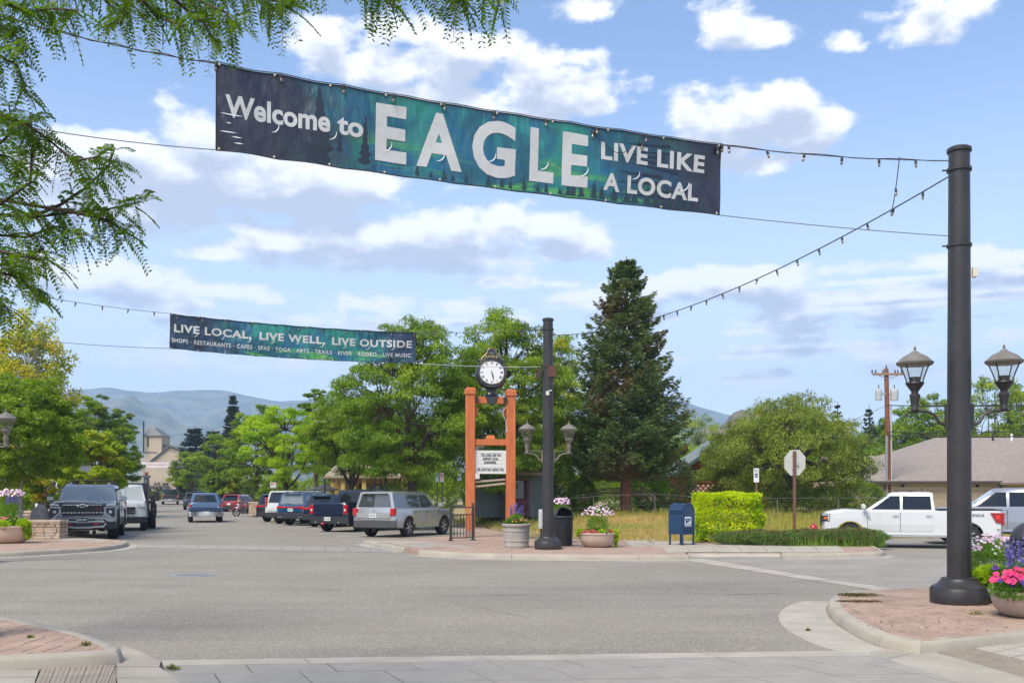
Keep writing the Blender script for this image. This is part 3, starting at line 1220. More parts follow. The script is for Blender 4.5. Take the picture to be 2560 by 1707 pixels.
# ================================================================ HILLS AND HAZE
def ridge(name, pts, Y0, depth, m, base=-2.0, n=160, rough=.05, seed=1, label=None):
    """a range of hills: skyline given as photo pixels at distance Y0, slopes coming forward from it"""
    r = np.random.default_rng(seed)
    xs = [p[0] for p in pts]
    zs = [ZP(p[1], Y0) for p in pts]
    X = np.linspace(xs[0], xs[-1], n)
    Z = np.interp(X, xs, zs)
    k = np.arange(n)
    ns = sum(np.sin(k * f_ + r.uniform(0, 6)) / f_ ** .9 for f_ in (.11, .23, .47, .9, 1.7)) * rough
    Zt = Z * (1 + ns * .12)
    XX = (X - CX) / F * Y0
    rows = 26
    V = []
    for j in range(rows):
        t = j / (rows - 1)
        # gullies: slopes folded sideways, height falling to the base towards the camera
        Y = Y0 - depth * t
        for i in range(n):
            fold = .5 + .5 * math.sin(i * .31 + 3 * math.sin(i * .07 + seed) + t * 2.2) * math.cos(i * .13 + t * 1.3)
            prof = (1 - t) ** (1.0 + .9 * fold)
            jit = r.normal() * .012 * Zt[i] * (1 if 0 < j < rows - 1 else 0)
            V.append((XX[i] * (Y / Y0) ** .5, Y + (fold - .5) * depth * .10 * math.sin(PI * t), max(base, base + (Zt[i] - base) * prof + jit)))
    V2 = [(v[0], Y0 + depth * .5, base) for v in V[:n]]
    Q = [(j * n + i, j * n + i + 1, (j + 1) * n + i + 1, (j + 1) * n + i) for j in range(rows - 1) for i in range(n - 1)]
    o = len(V)
    V += V2
    Q += [(o + i, o + i + 1, i + 1, i) for i in range(n - 1)]
    me = bpy.data.meshes.new(name)
    me.from_pydata(V, [], Q)
    me.materials.append(m)
    for p in me.polygons:
        p.use_smooth = True
    return put(name, me, kind='structure')


M_HILL = mat('sage_hillside', (.02, .05, .025), .95, scale=.014, c2=(.20, .19, .11), world=True, detail=10)
M_HILL2 = mat('rocky_hillside', (.07, .075, .04), .95, scale=.16, c2=(.21, .175, .13), world=True, detail=10)
D_ = 1.0884
ridge('hills', [(x * D_, y * D_) for x, y in ((-2200, 960), (-900, 905), (-300, 925), (60, 925), (160, 903), (230, 899), (290, 902), (380, 908), (440, 900), (500, 891), (570, 892), (610, 900), (650, 910), (700, 907), (740, 896), (800, 892), (900, 915), (1050, 925), (1200, 945), (1400, 925), (1520, 905), (1560, 913), (1620, 925), (1680, 944), (1735, 938), (1800, 965), (1900, 990), (2200, 1010), (2700, 960), (4000, 980))], 3600, 1900, M_HILL, n=330, seed=3)
ridge('foothills', [(x * D_, y * D_) for x, y in ((-600, 1010), (60, 985), (160, 950), (300, 940), (420, 985), (520, 955), (640, 965), (760, 1000), (1200, 1080))], 2300, 900, M_HILL, n=160, seed=9, rough=.12)
ridge('rocky_hill', [(x * D_, y * D_) for x, y in ((1480, 1080), (1560, 1030), (1620, 998), (1660, 985), (1700, 972), (1720, 975), (1745, 962), (1800, 966), (1900, 985), (2050, 1020), (2400, 1050), (2800, 1070))], 420, 130, M_HILL2, n=130, seed=5, rough=.25)

hz = MB().box((-200, 2000, 280), (9000, 5400, 580))
M_HAZE = bpy.data.materials.new('haze_air')
M_HAZE.use_nodes = True
M_HAZE.node_tree.nodes.clear()
T = NT(M_HAZE.node_tree)
pv = T.n('ShaderNodeVolumePrincipled')
pv.inputs['Color'].default_value = (.50, .70, 1.0, 1)
pv.inputs['Density'].default_value = 2.7e-4
pv.inputs['Anisotropy'].default_value = 0.1
T.l(pv.outputs[0], T.n('ShaderNodeOutputMaterial').inputs['Volume'])
if USE_HAZE:
    hz.build('haze', M_HAZE, kind='stuff')

# ================================================================ TREES
def limb_path(p0, p1, bend=.12, n=5, sag=0):
    p0, p1 = Vector(p0), Vector(p1)
    L = (p1 - p0).length
    off = Vector(rng.normal(size=3)) * bend * L
    out = []
    for i in range(n + 1):
        t = i / n
        out.append(p0.lerp(p1, t) + off * math.sin(PI * t) * .5 + Vector((0, 0, sag * math.sin(PI * t) * L)))
    return out


def tree(name, label, cat, base, height, width, trunk_h, m, bark=None, depth=None, n_clump=70, leaves=26000, leaf=(.13, .055), clump_r=None,
         flat=.55, trunk_r=.16, droop=.35, low=None, lobes=None, group=None, lean=0, skirt=.0, open_=.0, forks=1):
    """a broadleaved tree: tapered trunk, limbs out to every leaf clump, a crown of clumps in an uneven envelope"""
    depth = depth or width
    bark = bark or M_BARK
    root = thing(name, label, cat, base, 0, group)
    low = trunk_h * .8 if low is None else low
    H2 = (height - low) / 2
    cz = low + H2
    cl = []
    cr_ = clump_r or width * .12
    tries = 0
    while len(cl) < n_clump and tries < 20000:
        tries += 1
        if lobes:
            lo = lobes[rng.integers(len(lobes))]
            d = rdirs(1)[0] * rng.uniform(.35, 1) ** .5
            p = Vector((lo[0] + d[0] * lo[2], d[1] * depth * .42, lo[1] + d[2] * lo[3]))
        else:
            d = rdirs(1)[0]
            if d[2] < -.3 and rng.random() < .25:
                continue
            r = rng.uniform(.45, 1) ** .6
            # fuller below the middle, narrowing to the top
            zz = d[2] * r
            wf = 1.0 - .25 * max(0, zz) - skirt * max(0, -zz)
            p = Vector((d[0] * r * width / 2 * wf, d[1] * r * depth / 2 * wf, cz + zz * H2))
        p.x += lean * (p.z - trunk_h)
        s_ = cr_ * rng.uniform(.6, 1.25) * (1 - .25 * max(0, (p.z - cz) / H2))
        if any((p - q).length < (s_ + t) * .42 for q, t in cl):
            continue
        cl.append((p, s_))
    tot = sum(s_ ** 2 for _, s_ in cl)
    parts = []
    for p, s_ in cl:
        n = max(30, int(leaves * s_ * s_ / tot))
        d = rdirs(n)
        r = rng.uniform(.25, 1.12, n) ** .55
        # each clump is itself a few sprays, so its edge is ragged
        k = 9
        sd = rdirs(k) * np.array([1, 1, .8])
        which = rng.integers(k, size=n)
        off = sd[which] * .75 + d * r[:, None] * .52
        off[:, 2] -= droop * np.linalg.norm(off[:, :2], axis=1) ** 2 * .5
        C = np.array(p) + off * np.array([s_, s_, s_ * flat]) * (1 + open_)
        A = sd[which] * .8 + rdirs(n) * .8 + np.array([0, 0, -droop])
        N_ = rdirs(n) * .9 + np.array([0, 0, .9]) + sd[which] * .5
        sz = rng.uniform(.7, 1.3, n)
        parts.append(leaf_quads(C, A, N_, leaf[0] * sz, leaf[1] * sz))
    V, Q = join_np(parts)
    put('crown', mesh_np('crown', V, Q, m), root)
    mb = MB()
    top = Vector((lean * height * .4, 0, low + (height - low) * .62))
    tp = [Vector((0, 0, -.15)), Vector((.02, 0, trunk_h * .5)), Vector((0, .03, trunk_h))]
    mb.tube([tp[0], tp[1], tp[2]], [trunk_r * 1.25, trunk_r, trunk_r * .85], 9)
    hubs = []
    for i in range(5):
        a = 2 * PI * i / 5 + rng.uniform(-.4, .4)
        e = Vector((math.cos(a) * width * .22, math.sin(a) * depth * .22, lerp(trunk_h, height, rng.uniform(.32, .55))))
        pth = limb_path(tp[2], e, .12)
        mb.tube(pth, [trunk_r * .62 * (1 - .55 * j / 5) for j in range(6)], 7)
        hubs.append((e, trunk_r * .26))
        hubs.append((pth[3], trunk_r * .35))
    pth = limb_path(tp[2], top, .06)
    mb.tube(pth, [trunk_r * .6 * (1 - .7 * j / 5) for j in range(6)], 7)
    hubs += [(pth[3], trunk_r * .4), (top, trunk_r * .24)]
    mb.build('trunk', bark, root, smooth=True)
    mb = MB()
    for p, s_ in cl[::1 if n_clump < 120 else 2]:
        h_, r_ = min(hubs, key=lambda q: (q[0] - p).length)
        mb.tube(limb_path(h_, p, .1, 3), [r_, r_ * .7, r_ * .45, .012], 5, cap=False)
    mb.build('branch', bark, root, smooth=True, kind='stuff')
    return root


LM_G = leaf_mat('locust_green_leaves', (.13, .22, .010), (.30, .42, .022), (.08, .15, .010), .4, .7)
LM_D = leaf_mat('deep_green_leaves', (.10, .18, .012), (.21, .33, .020), (.29, .39, .025), .38, .5)
LM_L = leaf_mat('lime_leaves', (.29, .44, .012), (.48, .62, .025), (.20, .36, .015), .38, .7)
LM_Y = leaf_mat('yellow_green_leaves', (.22, .34, .012), (.40, .48, .02), (.50, .42, .02), .36, .8)
LM_P = leaf_mat('poplar_yellow_leaves', (.30, .38, .03), (.62, .50, .02), (.20, .32, .03), .35, .5)
LM_W = leaf_mat('willow_leaves', (.16, .21, .026), (.31, .37, .050), (.11, .155, .02), .38, .5)
LM_B = leaf_mat('background_leaves', (.14, .22, .02), (.28, .38, .035), (.36, .42, .04), .36, .35)


def ptree(xc, ytop, wpx, Y, label, m, name='street_tree', cat='tree', zb=None, ybot=None, trunk=2.0, **k):
    """tree placed at a photo column and distance; its height and width follow from the photo"""
    zb = g(Y) if zb is None else zb
    H = ZP(ytop, Y) - zb
    if ybot is not None:
        k['low'] = ZP(ybot, Y) - zb
    return tree(name, label, cat, (XP(xc, Y), Y, zb), H, wpx / F * Y, trunk, m, **k)


# trees right of the street, near to far
ptree(1265, 770, 330, 50, 'large feathery green tree behind the orange clock frame', LM_G, ybot=1235, trunk=2.2, n_clump=170, leaves=70000, leaf=(.17, .05), clump_r=.78, trunk_r=.24, zb=.6, depth=6.0, flat=.5, droop=.6)
ptree(1030, 795, 400, 47.5, 'tall dense green tree whose crown hangs over the parked silver SUV', LM_D, ybot=1225, trunk=2.2, n_clump=190, leaves=74000, leaf=(.17, .05), clump_r=.75, trunk_r=.22, zb=.2, depth=6.5, flat=.5, droop=.7, skirt=.1)
ptree(1385, 800, 170, 58, 'yellowing tree behind the lamp post, beside the big spruce', LM_Y, ybot=1220, trunk=2.2, n_clump=80, leaves=26000, leaf=(.16, .055), clump_r=.7, zb=.7, droop=.5)
ptree(880, 950, 230, 54, 'mid green locust tree standing behind the dark blue pickup', LM_G, ybot=1190, trunk=1.9, n_clump=90, leaves=36000, leaf=(.16, .05), clump_r=.6, zb=.1, droop=.6, flat=.5)
ptree(715, 1003, 235, 62, 'bright lime green locust tree behind the blue and white SUVs', LM_L, ybot=1195, trunk=1.9, n_clump=95, leaves=38000, leaf=(.16, .05), clump_r=.58, zb=.1, droop=.5, flat=.5, trunk_r=.13)
ptree(640, 1010, 150, 84, 'green street tree beyond the lime tree, before the dark spruces', LM_G, ybot=1215, trunk=2.2, n_clump=60, leaves=22000, leaf=(.2, .07), zb=.1)
ptree(545, 1085, 130, 104, 'small green street tree beside the far lamp post', LM_B, ybot=1215, trunk=2.2, n_clump=45, leaves=14000, leaf=(.24, .09), zb=.3)
ptree(478, 1125, 110, 122, 'low green tree beside the far white banner', LM_G, ybot=1225, trunk=2, n_clump=40, leaves=11000, leaf=(.26, .10), zb=.5)
ptree(790, 955, 90, 75, 'narrow green tree top showing above the lime tree', LM_D, ybot=1190, trunk=2.5, n_clump=40, leaves=14000, leaf=(.2, .07), zb=.2)
ptree(830, 1030, 160, 80, 'green tree behind the yellow shop front', LM_B, ybot=1215, trunk=2.5, n_clump=45, leaves=14000, leaf=(.2, .08), zb=.3)
# right of the spruce
ptree(1975, 985, 400, 56, 'broad loose willow-like tree behind the stop sign', LM_W, ybot=1262, trunk=1.3, n_clump=190, leaves=76000, leaf=(.17, .045), clump_r=.72, trunk_r=.25, zb=.73, depth=7.5, flat=.62, droop=.7, open_=.15, name='willow_tree')
ptree(1840, 1065, 190, 60, 'smaller willow-like tree leaning over beside the log house', LM_W, ybot=1262, trunk=1.3, n_clump=80, leaves=26000, leaf=(.17, .05), clump_r=.6, zb=.8, droop=.6, name='willow_tree')
ptree(1745, 1105, 110, 72, 'pale green small tree hiding the corner of the log house', LM_L, ybot=1250, trunk=1.3, n_clump=40, leaves=12000, leaf=(.18, .07), zb=.9, name='garden_tree')
bg = [(1745, 1035, 170, 150, 'round green tree at the foot of the rocky hill', LM_B), (1640, 1060, 150, 140, 'green tree glimpsed between spruce and log house', LM_B),
      (2110, 1075, 150, 105, 'green tree behind the utility pole, left of it', LM_B), (2290, 990, 170, 100, 'green tree behind the tan roof, between utility pole and big pole', LM_G),
      (2330, 970, 130, 120, 'taller pale green tree just left of the big black pole', LM_B), (2470, 915, 200, 95, 'leafy green tree above the tan roof, right of the big pole', LM_B),
      (2560, 945, 160, 100, 'green tree above the tan roof at the picture edge', LM_G), (2220, 1030, 170, 98, 'dark green tree behind the transformer pole', LM_D),
      (2680, 970, 220, 105, 'green tree beyond the tan gable', LM_D), (2400, 1040, 140, 110, 'yellow green tree showing on both sides of the big pole', LM_L)]
for (x, yt, w_, Y, lab, m_) in bg:
    ptree(x, yt, w_, Y, lab, m_, name='background_tree', zb=1.0, ybot=1240, trunk=2.5, n_clump=60, leaves=17000, leaf=(.26, .11), flat=.75, trunk_r=.2, open_=.1)

fill = [(560, 1150, 90, 95, 'low green tree mass beside the far kerb'), (900, 1040, 220, 84, 'green garden tree behind the yellow shop front, left one'), (1010, 1020, 260, 82, 'green garden tree behind the yellow shop front, right one'), (1120, 1010, 200, 78, 'dark green tree behind the clock frame, lower left'),
        (1330, 1010, 260, 76, 'dark green tree behind the lamp post, beyond the green-grey house'), (1480, 1050, 220, 74, 'dark green tree directly behind the spruce trunk'), (1620, 1090, 240, 78, 'green tree behind spruce, beside the log house roof'),
        (1760, 1120, 200, 92, 'green tree just beyond the log house'), (1900, 1080, 260, 84, 'green tree mass behind the stop sign'), (2060, 1100, 240, 84, 'green tree mass behind the willow, toward the garage'), (2200, 1110, 200, 92, 'green tree behind the garage roof, left end')]
for (x, yt, w_, Y, lab) in fill:
    ptree(x, yt, w_, Y, lab, LM_B if Y > 80 else LM_D, name='background_tree', zb=.8 if x > 850 else .2, ybot=1245, trunk=.8, n_clump=70, leaves=20000, leaf=(.24, .11), flat=.8, trunk_r=.15, skirt=-.15)
# left side of the street
ptree(50, 925, 290, 36, 'big fresh green tree at the left, behind the flower bowl', LM_G, ybot=1215, trunk=1.9, n_clump=120, leaves=60000, leaf=(.13, .05), clump_r=.50, trunk_r=.07, bark=M_BARKP, zb=.12, flat=.6, droop=.4)
ptree(235, 1060, 170, 43, 'yellow-green leafy maple just behind the grey SUV', LM_Y, ybot=1262, trunk=.7, n_clump=80, leaves=32000, leaf=(.12, .065), clump_r=.36, trunk_r=.06, zb=.12, name='maple_tree')
ptree(110, 1090, 150, 47, 'yellow-green maple between the big left tree and the stone wall', LM_Y, ybot=1265, trunk=.7, n_clump=70, leaves=26000, leaf=(.12, .065), clump_r=.36, trunk_r=.06, zb=.12, name='maple_tree')
ptree(70, 770, 215, 66, 'tall thin poplar turning yellow, behind the left green tree', LM_P, ybot=1180, trunk=3, n_clump=110, leaves=22000, leaf=(.2, .12), clump_r=.62, trunk_r=.14, bark=M_BARKP, zb=.1, open_=.35, flat=1.0, name='poplar_tree')
ptree(235, 985, 170, 74, 'mid green tree left of the street, above the maples', LM_G, ybot=1225, trunk=2, n_clump=80, leaves=28000, leaf=(.2, .07), zb=.1)
ptree(300, 1040, 110, 88, 'green tree on the left kerb, nearest to the church tower', LM_D, ybot=1235, trunk=2, n_clump=60, leaves=18000, leaf=(.2, .08), zb=.2)
ptree(305, 1015, 90, 110, 'tall grey-green tree beside the church tower', LM_W, ybot=1215, trunk=2.5, n_clump=50, leaves=14000, leaf=(.26, .10), zb=.4)
ptree(165, 1010, 130, 90, 'green tree behind the maples on the left', LM_B, ybot=1225, trunk=2, n_clump=50, leaves=15000, leaf=(.24, .09), zb=.2)
ptree(375, 1190, 60, 168, 'small round green tree before the church hedge', LM_L, ybot=1236, trunk=1.2, n_clump=20, leaves=3000, leaf=(.3, .14), zb=1.0)


def conifer(name, label, base, height, width, m, bark, levels=46, per=11, sprig=70, leaf=(.22, .05), bare=.14, bare_trunk=.1, trunk_r=.28, upcurve=.12, dead=False, top=.02, power=.75, cat='spruce'):
    root = thing(name, label, cat, base)
    mb = MB()
    mb.tube([(0, 0, -.2), (0, 0, height * .3), (.05, 0, height * .7), (.05, .03, height)], [trunk_r * 1.15, trunk_r * .8, trunk_r * .35, .02], 10)
    mb.build('trunk', bark, root, smooth=True)
    parts = []
    br = MB()
    for i in range(levels):
        t = (i + rng.uniform(-.4, .4)) / levels
        t = min(max(t, 0), 1)
        z = height * (bare + (1 - bare) * t)
        R = width / 2 * (max(0, 1 - t) ** power * (1 - top) + top)
        if t < .14:
            R *= .72 + 2 * t
        kk = max(5, int(per * (1 - t * .45)))
        a0 = rng.uniform(0, 2 * PI)
        for j in range(kk):
            a = a0 + 2 * PI * j / kk + rng.uniform(-.25, .25)
            r = R * rng.uniform(.60, 1.13)
            dz = -.14 * r + rng.uniform(-.1, .1)
            d = np.array([math.cos(a), math.sin(a), 0])
            s_ = np.array([-math.sin(a), math.cos(a), 0])
            n = max(12, int(sprig * (.35 + r / (width / 2))))
            u = rng.uniform(.25 if t > .2 else .45, 1, n) ** .8
            fan_ = rng.uniform(-1, 1, n) * (.28 * r + .1) * np.sin(PI * np.clip(u * .8 + .12, 0, 1))
            C = d * (u * r)[:, None] + s_ * fan_[:, None]
            C[:, 2] = z + dz * u + upcurve * r * u ** 3 - np.abs(fan_) * .25 - rng.uniform(0, .22, n)
            A = d * .7 + s_ * (np.sign(fan_) * rng.uniform(.1, .9, n))[:, None] + rng.normal(0, .25, (n, 3)) + np.array([0, 0, .05])
            N_ = rdirs(n) * .8 + np.array([0, 0, .8])
            sz = rng.uniform(.7, 1.3, n)
            parts.append(leaf_quads(C, A, N_, leaf[0] * sz, leaf[1] * sz))
            if j % 2 == 0 and t < .9:
                br.tube([(0, 0, z), tuple(d * r * .5 + np.array([0, 0, z + dz * .5])), tuple(d * r * .85 + np.array([0, 0, z + dz * .8]))], [trunk_r * .13 * (1 - t) + .01, .02, .008], 4, cap=False)
    if dead:
        for i in range(60):
            a = rng.uniform(0, 2 * PI)
            z = height * rng.uniform(.05, bare + .12)
            r = width / 2 * rng.uniform(.4, .95)
            d = Vector((math.cos(a), math.sin(a), 0))
            br.tube([Vector((0, 0, z)), d * r * .5 + Vector((0, 0, z - .05)), d * r + Vector((0, 0, z - rng.uniform(.1, .9)))], [.035, .022, .008], 4, cap=False)
    V, Q = join_np(parts)
    put('crown', mesh_np('crown', V, Q, m), root)
    br.build('branch', mat('dead_twig', (.19, .13, .09), .9), root, kind='stuff')
    return root


LM_S = leaf_mat('spruce_needles', (.07, .125, .032), (.16, .215, .06), (.17, .12, .05), .25, .55, .7)
LM_SB = leaf_mat('blue_spruce_needles', (.045, .07, .055), (.085, .11, .085), (.05, .07, .04), .12, .3, .7)
conifer('spruce_tree', 'very tall dark spruce with bare red trunk in the vacant lot', (XP(1564, 51), 51, .72), ZP(640, 51) - .72, 7.1, LM_S, M_PINEBARK, levels=46, per=14, sprig=165, leaf=(.22, .075), bare=.155, trunk_r=.27, dead=True, upcurve=.30, power=.56)
conifer('spruce_tree', 'dark blue-green spruce, tallest of the far group over the street', (XP(583, 150), 150, .8), ZP(982, 150) - .8, 6.4, LM_SB, M_BARK, levels=40, per=12, sprig=50, leaf=(.6, .3), bare=.05)
conifer('spruce_tree', 'low broad dark conifer next to the church gable', (XP(487, 152), 152, .8), ZP(1062, 152) - .8, 6.8, LM_SB, M_BARK, levels=26, per=12, sprig=50, leaf=(.6, .3), bare=.05, power=.4)
conifer('spruce_tree', 'dark conifer between the church conifer and the tall spruce', (XP(533, 148), 148, .8), ZP(1073, 148) - .8, 5.6, LM_SB, M_BARK, levels=26, per=12, sprig=50, leaf=(.6, .3), bare=.05, power=.4)
conifer('spruce_tree', 'thin ragged spruce on the skyline left of the utility pole', (XP(2093, 100), 100, 1), ZP(1003, 100) - 1, 3.8, LM_SB, M_BARK, levels=20, per=7, sprig=14, leaf=(.38, .12), bare=.05, upcurve=.3)
conifer('spruce_tree', 'ragged spruce on the skyline just left of the transformers', (XP(2172, 95), 95, 1), ZP(1010, 95) - 1, 4.2, LM_SB, M_BARK, levels=20, per=7, sprig=14, leaf=(.38, .12), bare=.05, upcurve=.3)

# understorey, hedges and ground cover
def bush(name, label, cat, c, r, m, n=6000, leaf=(.09, .05), boxy=0, kind=None, up=.2):
    d = rdirs(n)
    if boxy:
        d = rng.uniform(-1, 1, (n, 3))
        ax_ = rng.integers(3, size=n)
        d[np.arange(n), ax_] = np.sign(d[np.arange(n), ax_])
        d[:, 2] = np.maximum(d[:, 2], -.98)
        d *= 1 - .04 * (np.abs(d[:, [0]]) * np.abs(d[:, [1]]) + np.abs(d[:, [0]]) * np.abs(d[:, [2]])) ** 2
    rr = rng.uniform(.55 if not boxy else .75, 1.03, n) ** .4
    X, Y, Z = d[:, 0], d[:, 1], d[:, 2]
    w_ = 1 + (.04 if boxy else .10) * np.sin(X * 7 + 1) * np.cos(Z * 6) + .06 * np.sin(Y * 13 + Z * 11)
    C = np.stack([X * rr * w_ * r[0], Y * rr * w_ * r[1], Z * rr * w_ * r[2]], 1)
    C[:, 2] += r[2]
    ok = C[:, 2] > .02
    C, d = C[ok], d[ok]
    n = len(C)
    A = d + rdirs(n) * .9 + np.array([0, 0, up])
    V, Q = leaf_quads(C, A, rdirs(n) + d * .7 + np.array([0, 0, .4]), leaf[0] * rng.uniform(.6, 1.3, n), leaf[1] * rng.uniform(.6, 1.3, n))
    root = thing(name, label, cat, c)
    if kind:
        root['kind'] = kind
    put('foliage', mesh_np('foliage', V, Q, m), root)
    return root


LM_H = leaf_mat('golden_hedge_leaves', (.42, .56, .008), (.68, .74, .015), (.33, .48, .008), .45, 2.2)
LM_J = leaf_mat('juniper_leaves', (.075, .14, .03), (.17, .25, .05), (.16, .13, .05), .2, 4.0)
h = bush('hedge', 'clipped golden yellow-green hedge block beside the blue mailbox', 'hedge', (XP(1817, 32.6), 32.6, .13), (1.08, .62, .79), LM_H, n=17000, leaf=(.10, .06), boxy=1)
mb = MB()
for i in range(16):
    x, y = rng.uniform(-.7, .7), rng.uniform(-.35, .35)
    mb.tube([(x * .5, y * .5, 0), (x, y, .5), (x * 1.2, y * 1.2, .9)], [.02, .014, .006], 5)
mb.build('stem', M_BARK, h, kind='stuff')
mb = MB()
mb.prism([(-1.15, -.5), (-.6, -.75), (.9, -.6), (1.2, 0), (.7, .6), (-.9, .55)], .03, 'z', .15)
o = mb.build('mulch_bed', mat('bark_mulch', (.16, .075, .045), .95, var=.4, scale=30, bump=.6), None, loc=(XP(1817, 32.6), 32.5, .0), kind='structure')
junipers = [(1850, 31.0, .9, .55, .34), (1935, 30.6, 1.0, .6, .36), (2010, 30.8, .9, .6, .40), (2075, 30.7, .8, .6, .38), (2150, 30.5, .85, .55, .42), (1895, 31.6, .7, .5, .36), (2110, 31.3, .9, .5, .42)]
jl = ['low juniper spreading from the foot of the golden hedge', 'low dark juniper left of the stop sign foot', 'low juniper right at the stop sign foot', 'low juniper in front of the fire hydrant', 'low juniper at the kerb tip before the white pickup', 'juniper between golden hedge and stop sign, second row', 'juniper behind the hydrant-side juniper, near the pickup front wheel']
for (x, Y, rx, ry, rz_), lab in zip(junipers, jl):
    bush('juniper', lab, 'shrub', (XP(x, Y), Y, .12), (rx, ry, rz_ * .62), LM_J, n=5200, leaf=(.10, .022), up=.7)
blades(1100, (XP(1960, 30.5), XP(2200, 30.5)), (29.9, 31.3), .15, .42, leaf_mat('lawn_blades', (.10, .20, .02), (.22, .32, .04), None, .3, 1, .7), 'tall_grass', 'long green grass growing through the junipers by the stop sign', lambda a, b: True, lambda a, b: .12, w=.01, lean=.5)
# thicket under the big trees and behind the lot
thk = [(1455, 1225, 60, 52, 1.5, 'dark thicket of bare branches left of the spruce trunk', LM_D), (1680, 1200, 90, 57, 2.6, 'dark shrub between spruce and log house', LM_S), (1620, 1190, 70, 56, 2.2, 'deep green undergrowth right of the spruce trunk', LM_D),
       (1500, 1232, 150, 64, 1.6, 'dark undergrowth behind the wire fence, left of the spruce', LM_D), (1620, 1232, 120, 66, 1.6, 'dark undergrowth behind the wire fence, right of the spruce', LM_D), (1400, 1180, 60, 55, 2.8, 'green shrub at the corner of the grey-green house', LM_D), (1185, 1200, 60, 57, 2.0, 'shady shrub left of the grey-green house', LM_D), (2140, 1225, 110, 60, 1.5, 'green shrub below the willow, beside the garage', LM_G),
       (2060, 1235, 110, 61, 1.2, 'low shrub beneath the willow', LM_D), (1900, 1225, 100, 62, 1.6, 'dark shrub beneath the willow, behind the parking sign', LM_D), (668, 1235, 50, 86, 1.2, 'shrub beyond the motorbike stall', LM_D),
       (350, 1215, 60, 170, 1.6, 'clipped hedge before the church, left piece', LM_D), (410, 1210, 60, 165, 2.6, 'clipped hedge before the church, right piece', LM_SB), (385, 1222, 70, 160, 1.0, 'lower hedge in front of the church hedges', LM_D),
       (180, 1250, 60, 42, .9, 'low leafy shrub behind the boulder wall', LM_G), (275, 1240, 60, 48, .9, 'leafy shrub behind the grey SUV', LM_Y), (30, 1235, 80, 44, 1.4, 'shrub behind the left flower bowl', LM_G),
       (625, 1228, 50, 104, 2.2, 'pale shrub behind the red SUV', LM_W), (700, 1225, 90, 80, 2.4, 'green hedge behind the black and white SUVs', LM_D), (790, 1225, 90, 78, 2.4, 'green hedge behind the metallic blue SUV', LM_G), (640, 1215, 110, 125, 3.5, 'green thicket at the far right kerb', LM_B), (560, 1222, 100, 140, 3.5, 'green thicket beyond the red SUV', LM_B), (1090, 1225, 90, 62, 2.4, 'dense shrub behind the parking time signs', LM_D), (180, 1228, 150, 84, 3.2, 'green thicket behind the left trees', LM_B)]
for (x, y, w_, Y, r_, lab, m_) in thk:
    zb = .7 if (x > 1100 and Y < 90) else g(Y) + .1
    bush('shrub', lab, 'shrub', (XP(x, Y), Y, zb), (w_ / F * Y * .62, w_ / F * Y * .4, r_ * .62), m_, n=4200 if Y < 80 else 1800, leaf=(.16, .07) if Y < 80 else (.4, .18), up=.2)
# distant wooded valley floor closing the gaps between trees and hills
n = 30000
X = rng.uniform(-330, 420, n)
Y = 235 + rng.uniform(0, 120, n)
top = 5 + 2.2 * np.sin(X * .045) + 1.6 * np.sin(X * .13 + 1) + 1.2 * np.sin(X * .31)
C = np.stack([X, Y, rng.uniform(0, 1, n) ** .7 * top + 1.5], 1)
ok = ~((X / Y > -.385) & (X / Y < -.345))
C = C[ok]
n = len(C)
V, Q = leaf_quads(C, rdirs(n), rdirs(n), rng.uniform(.9, 1.9, n), rng.uniform(.5, 1.0, n))
put('woodland', mesh_np('woodland', V, Q, LM_B), label='far belt of trees across the valley floor below the hills', category='woodland', kind='stuff')

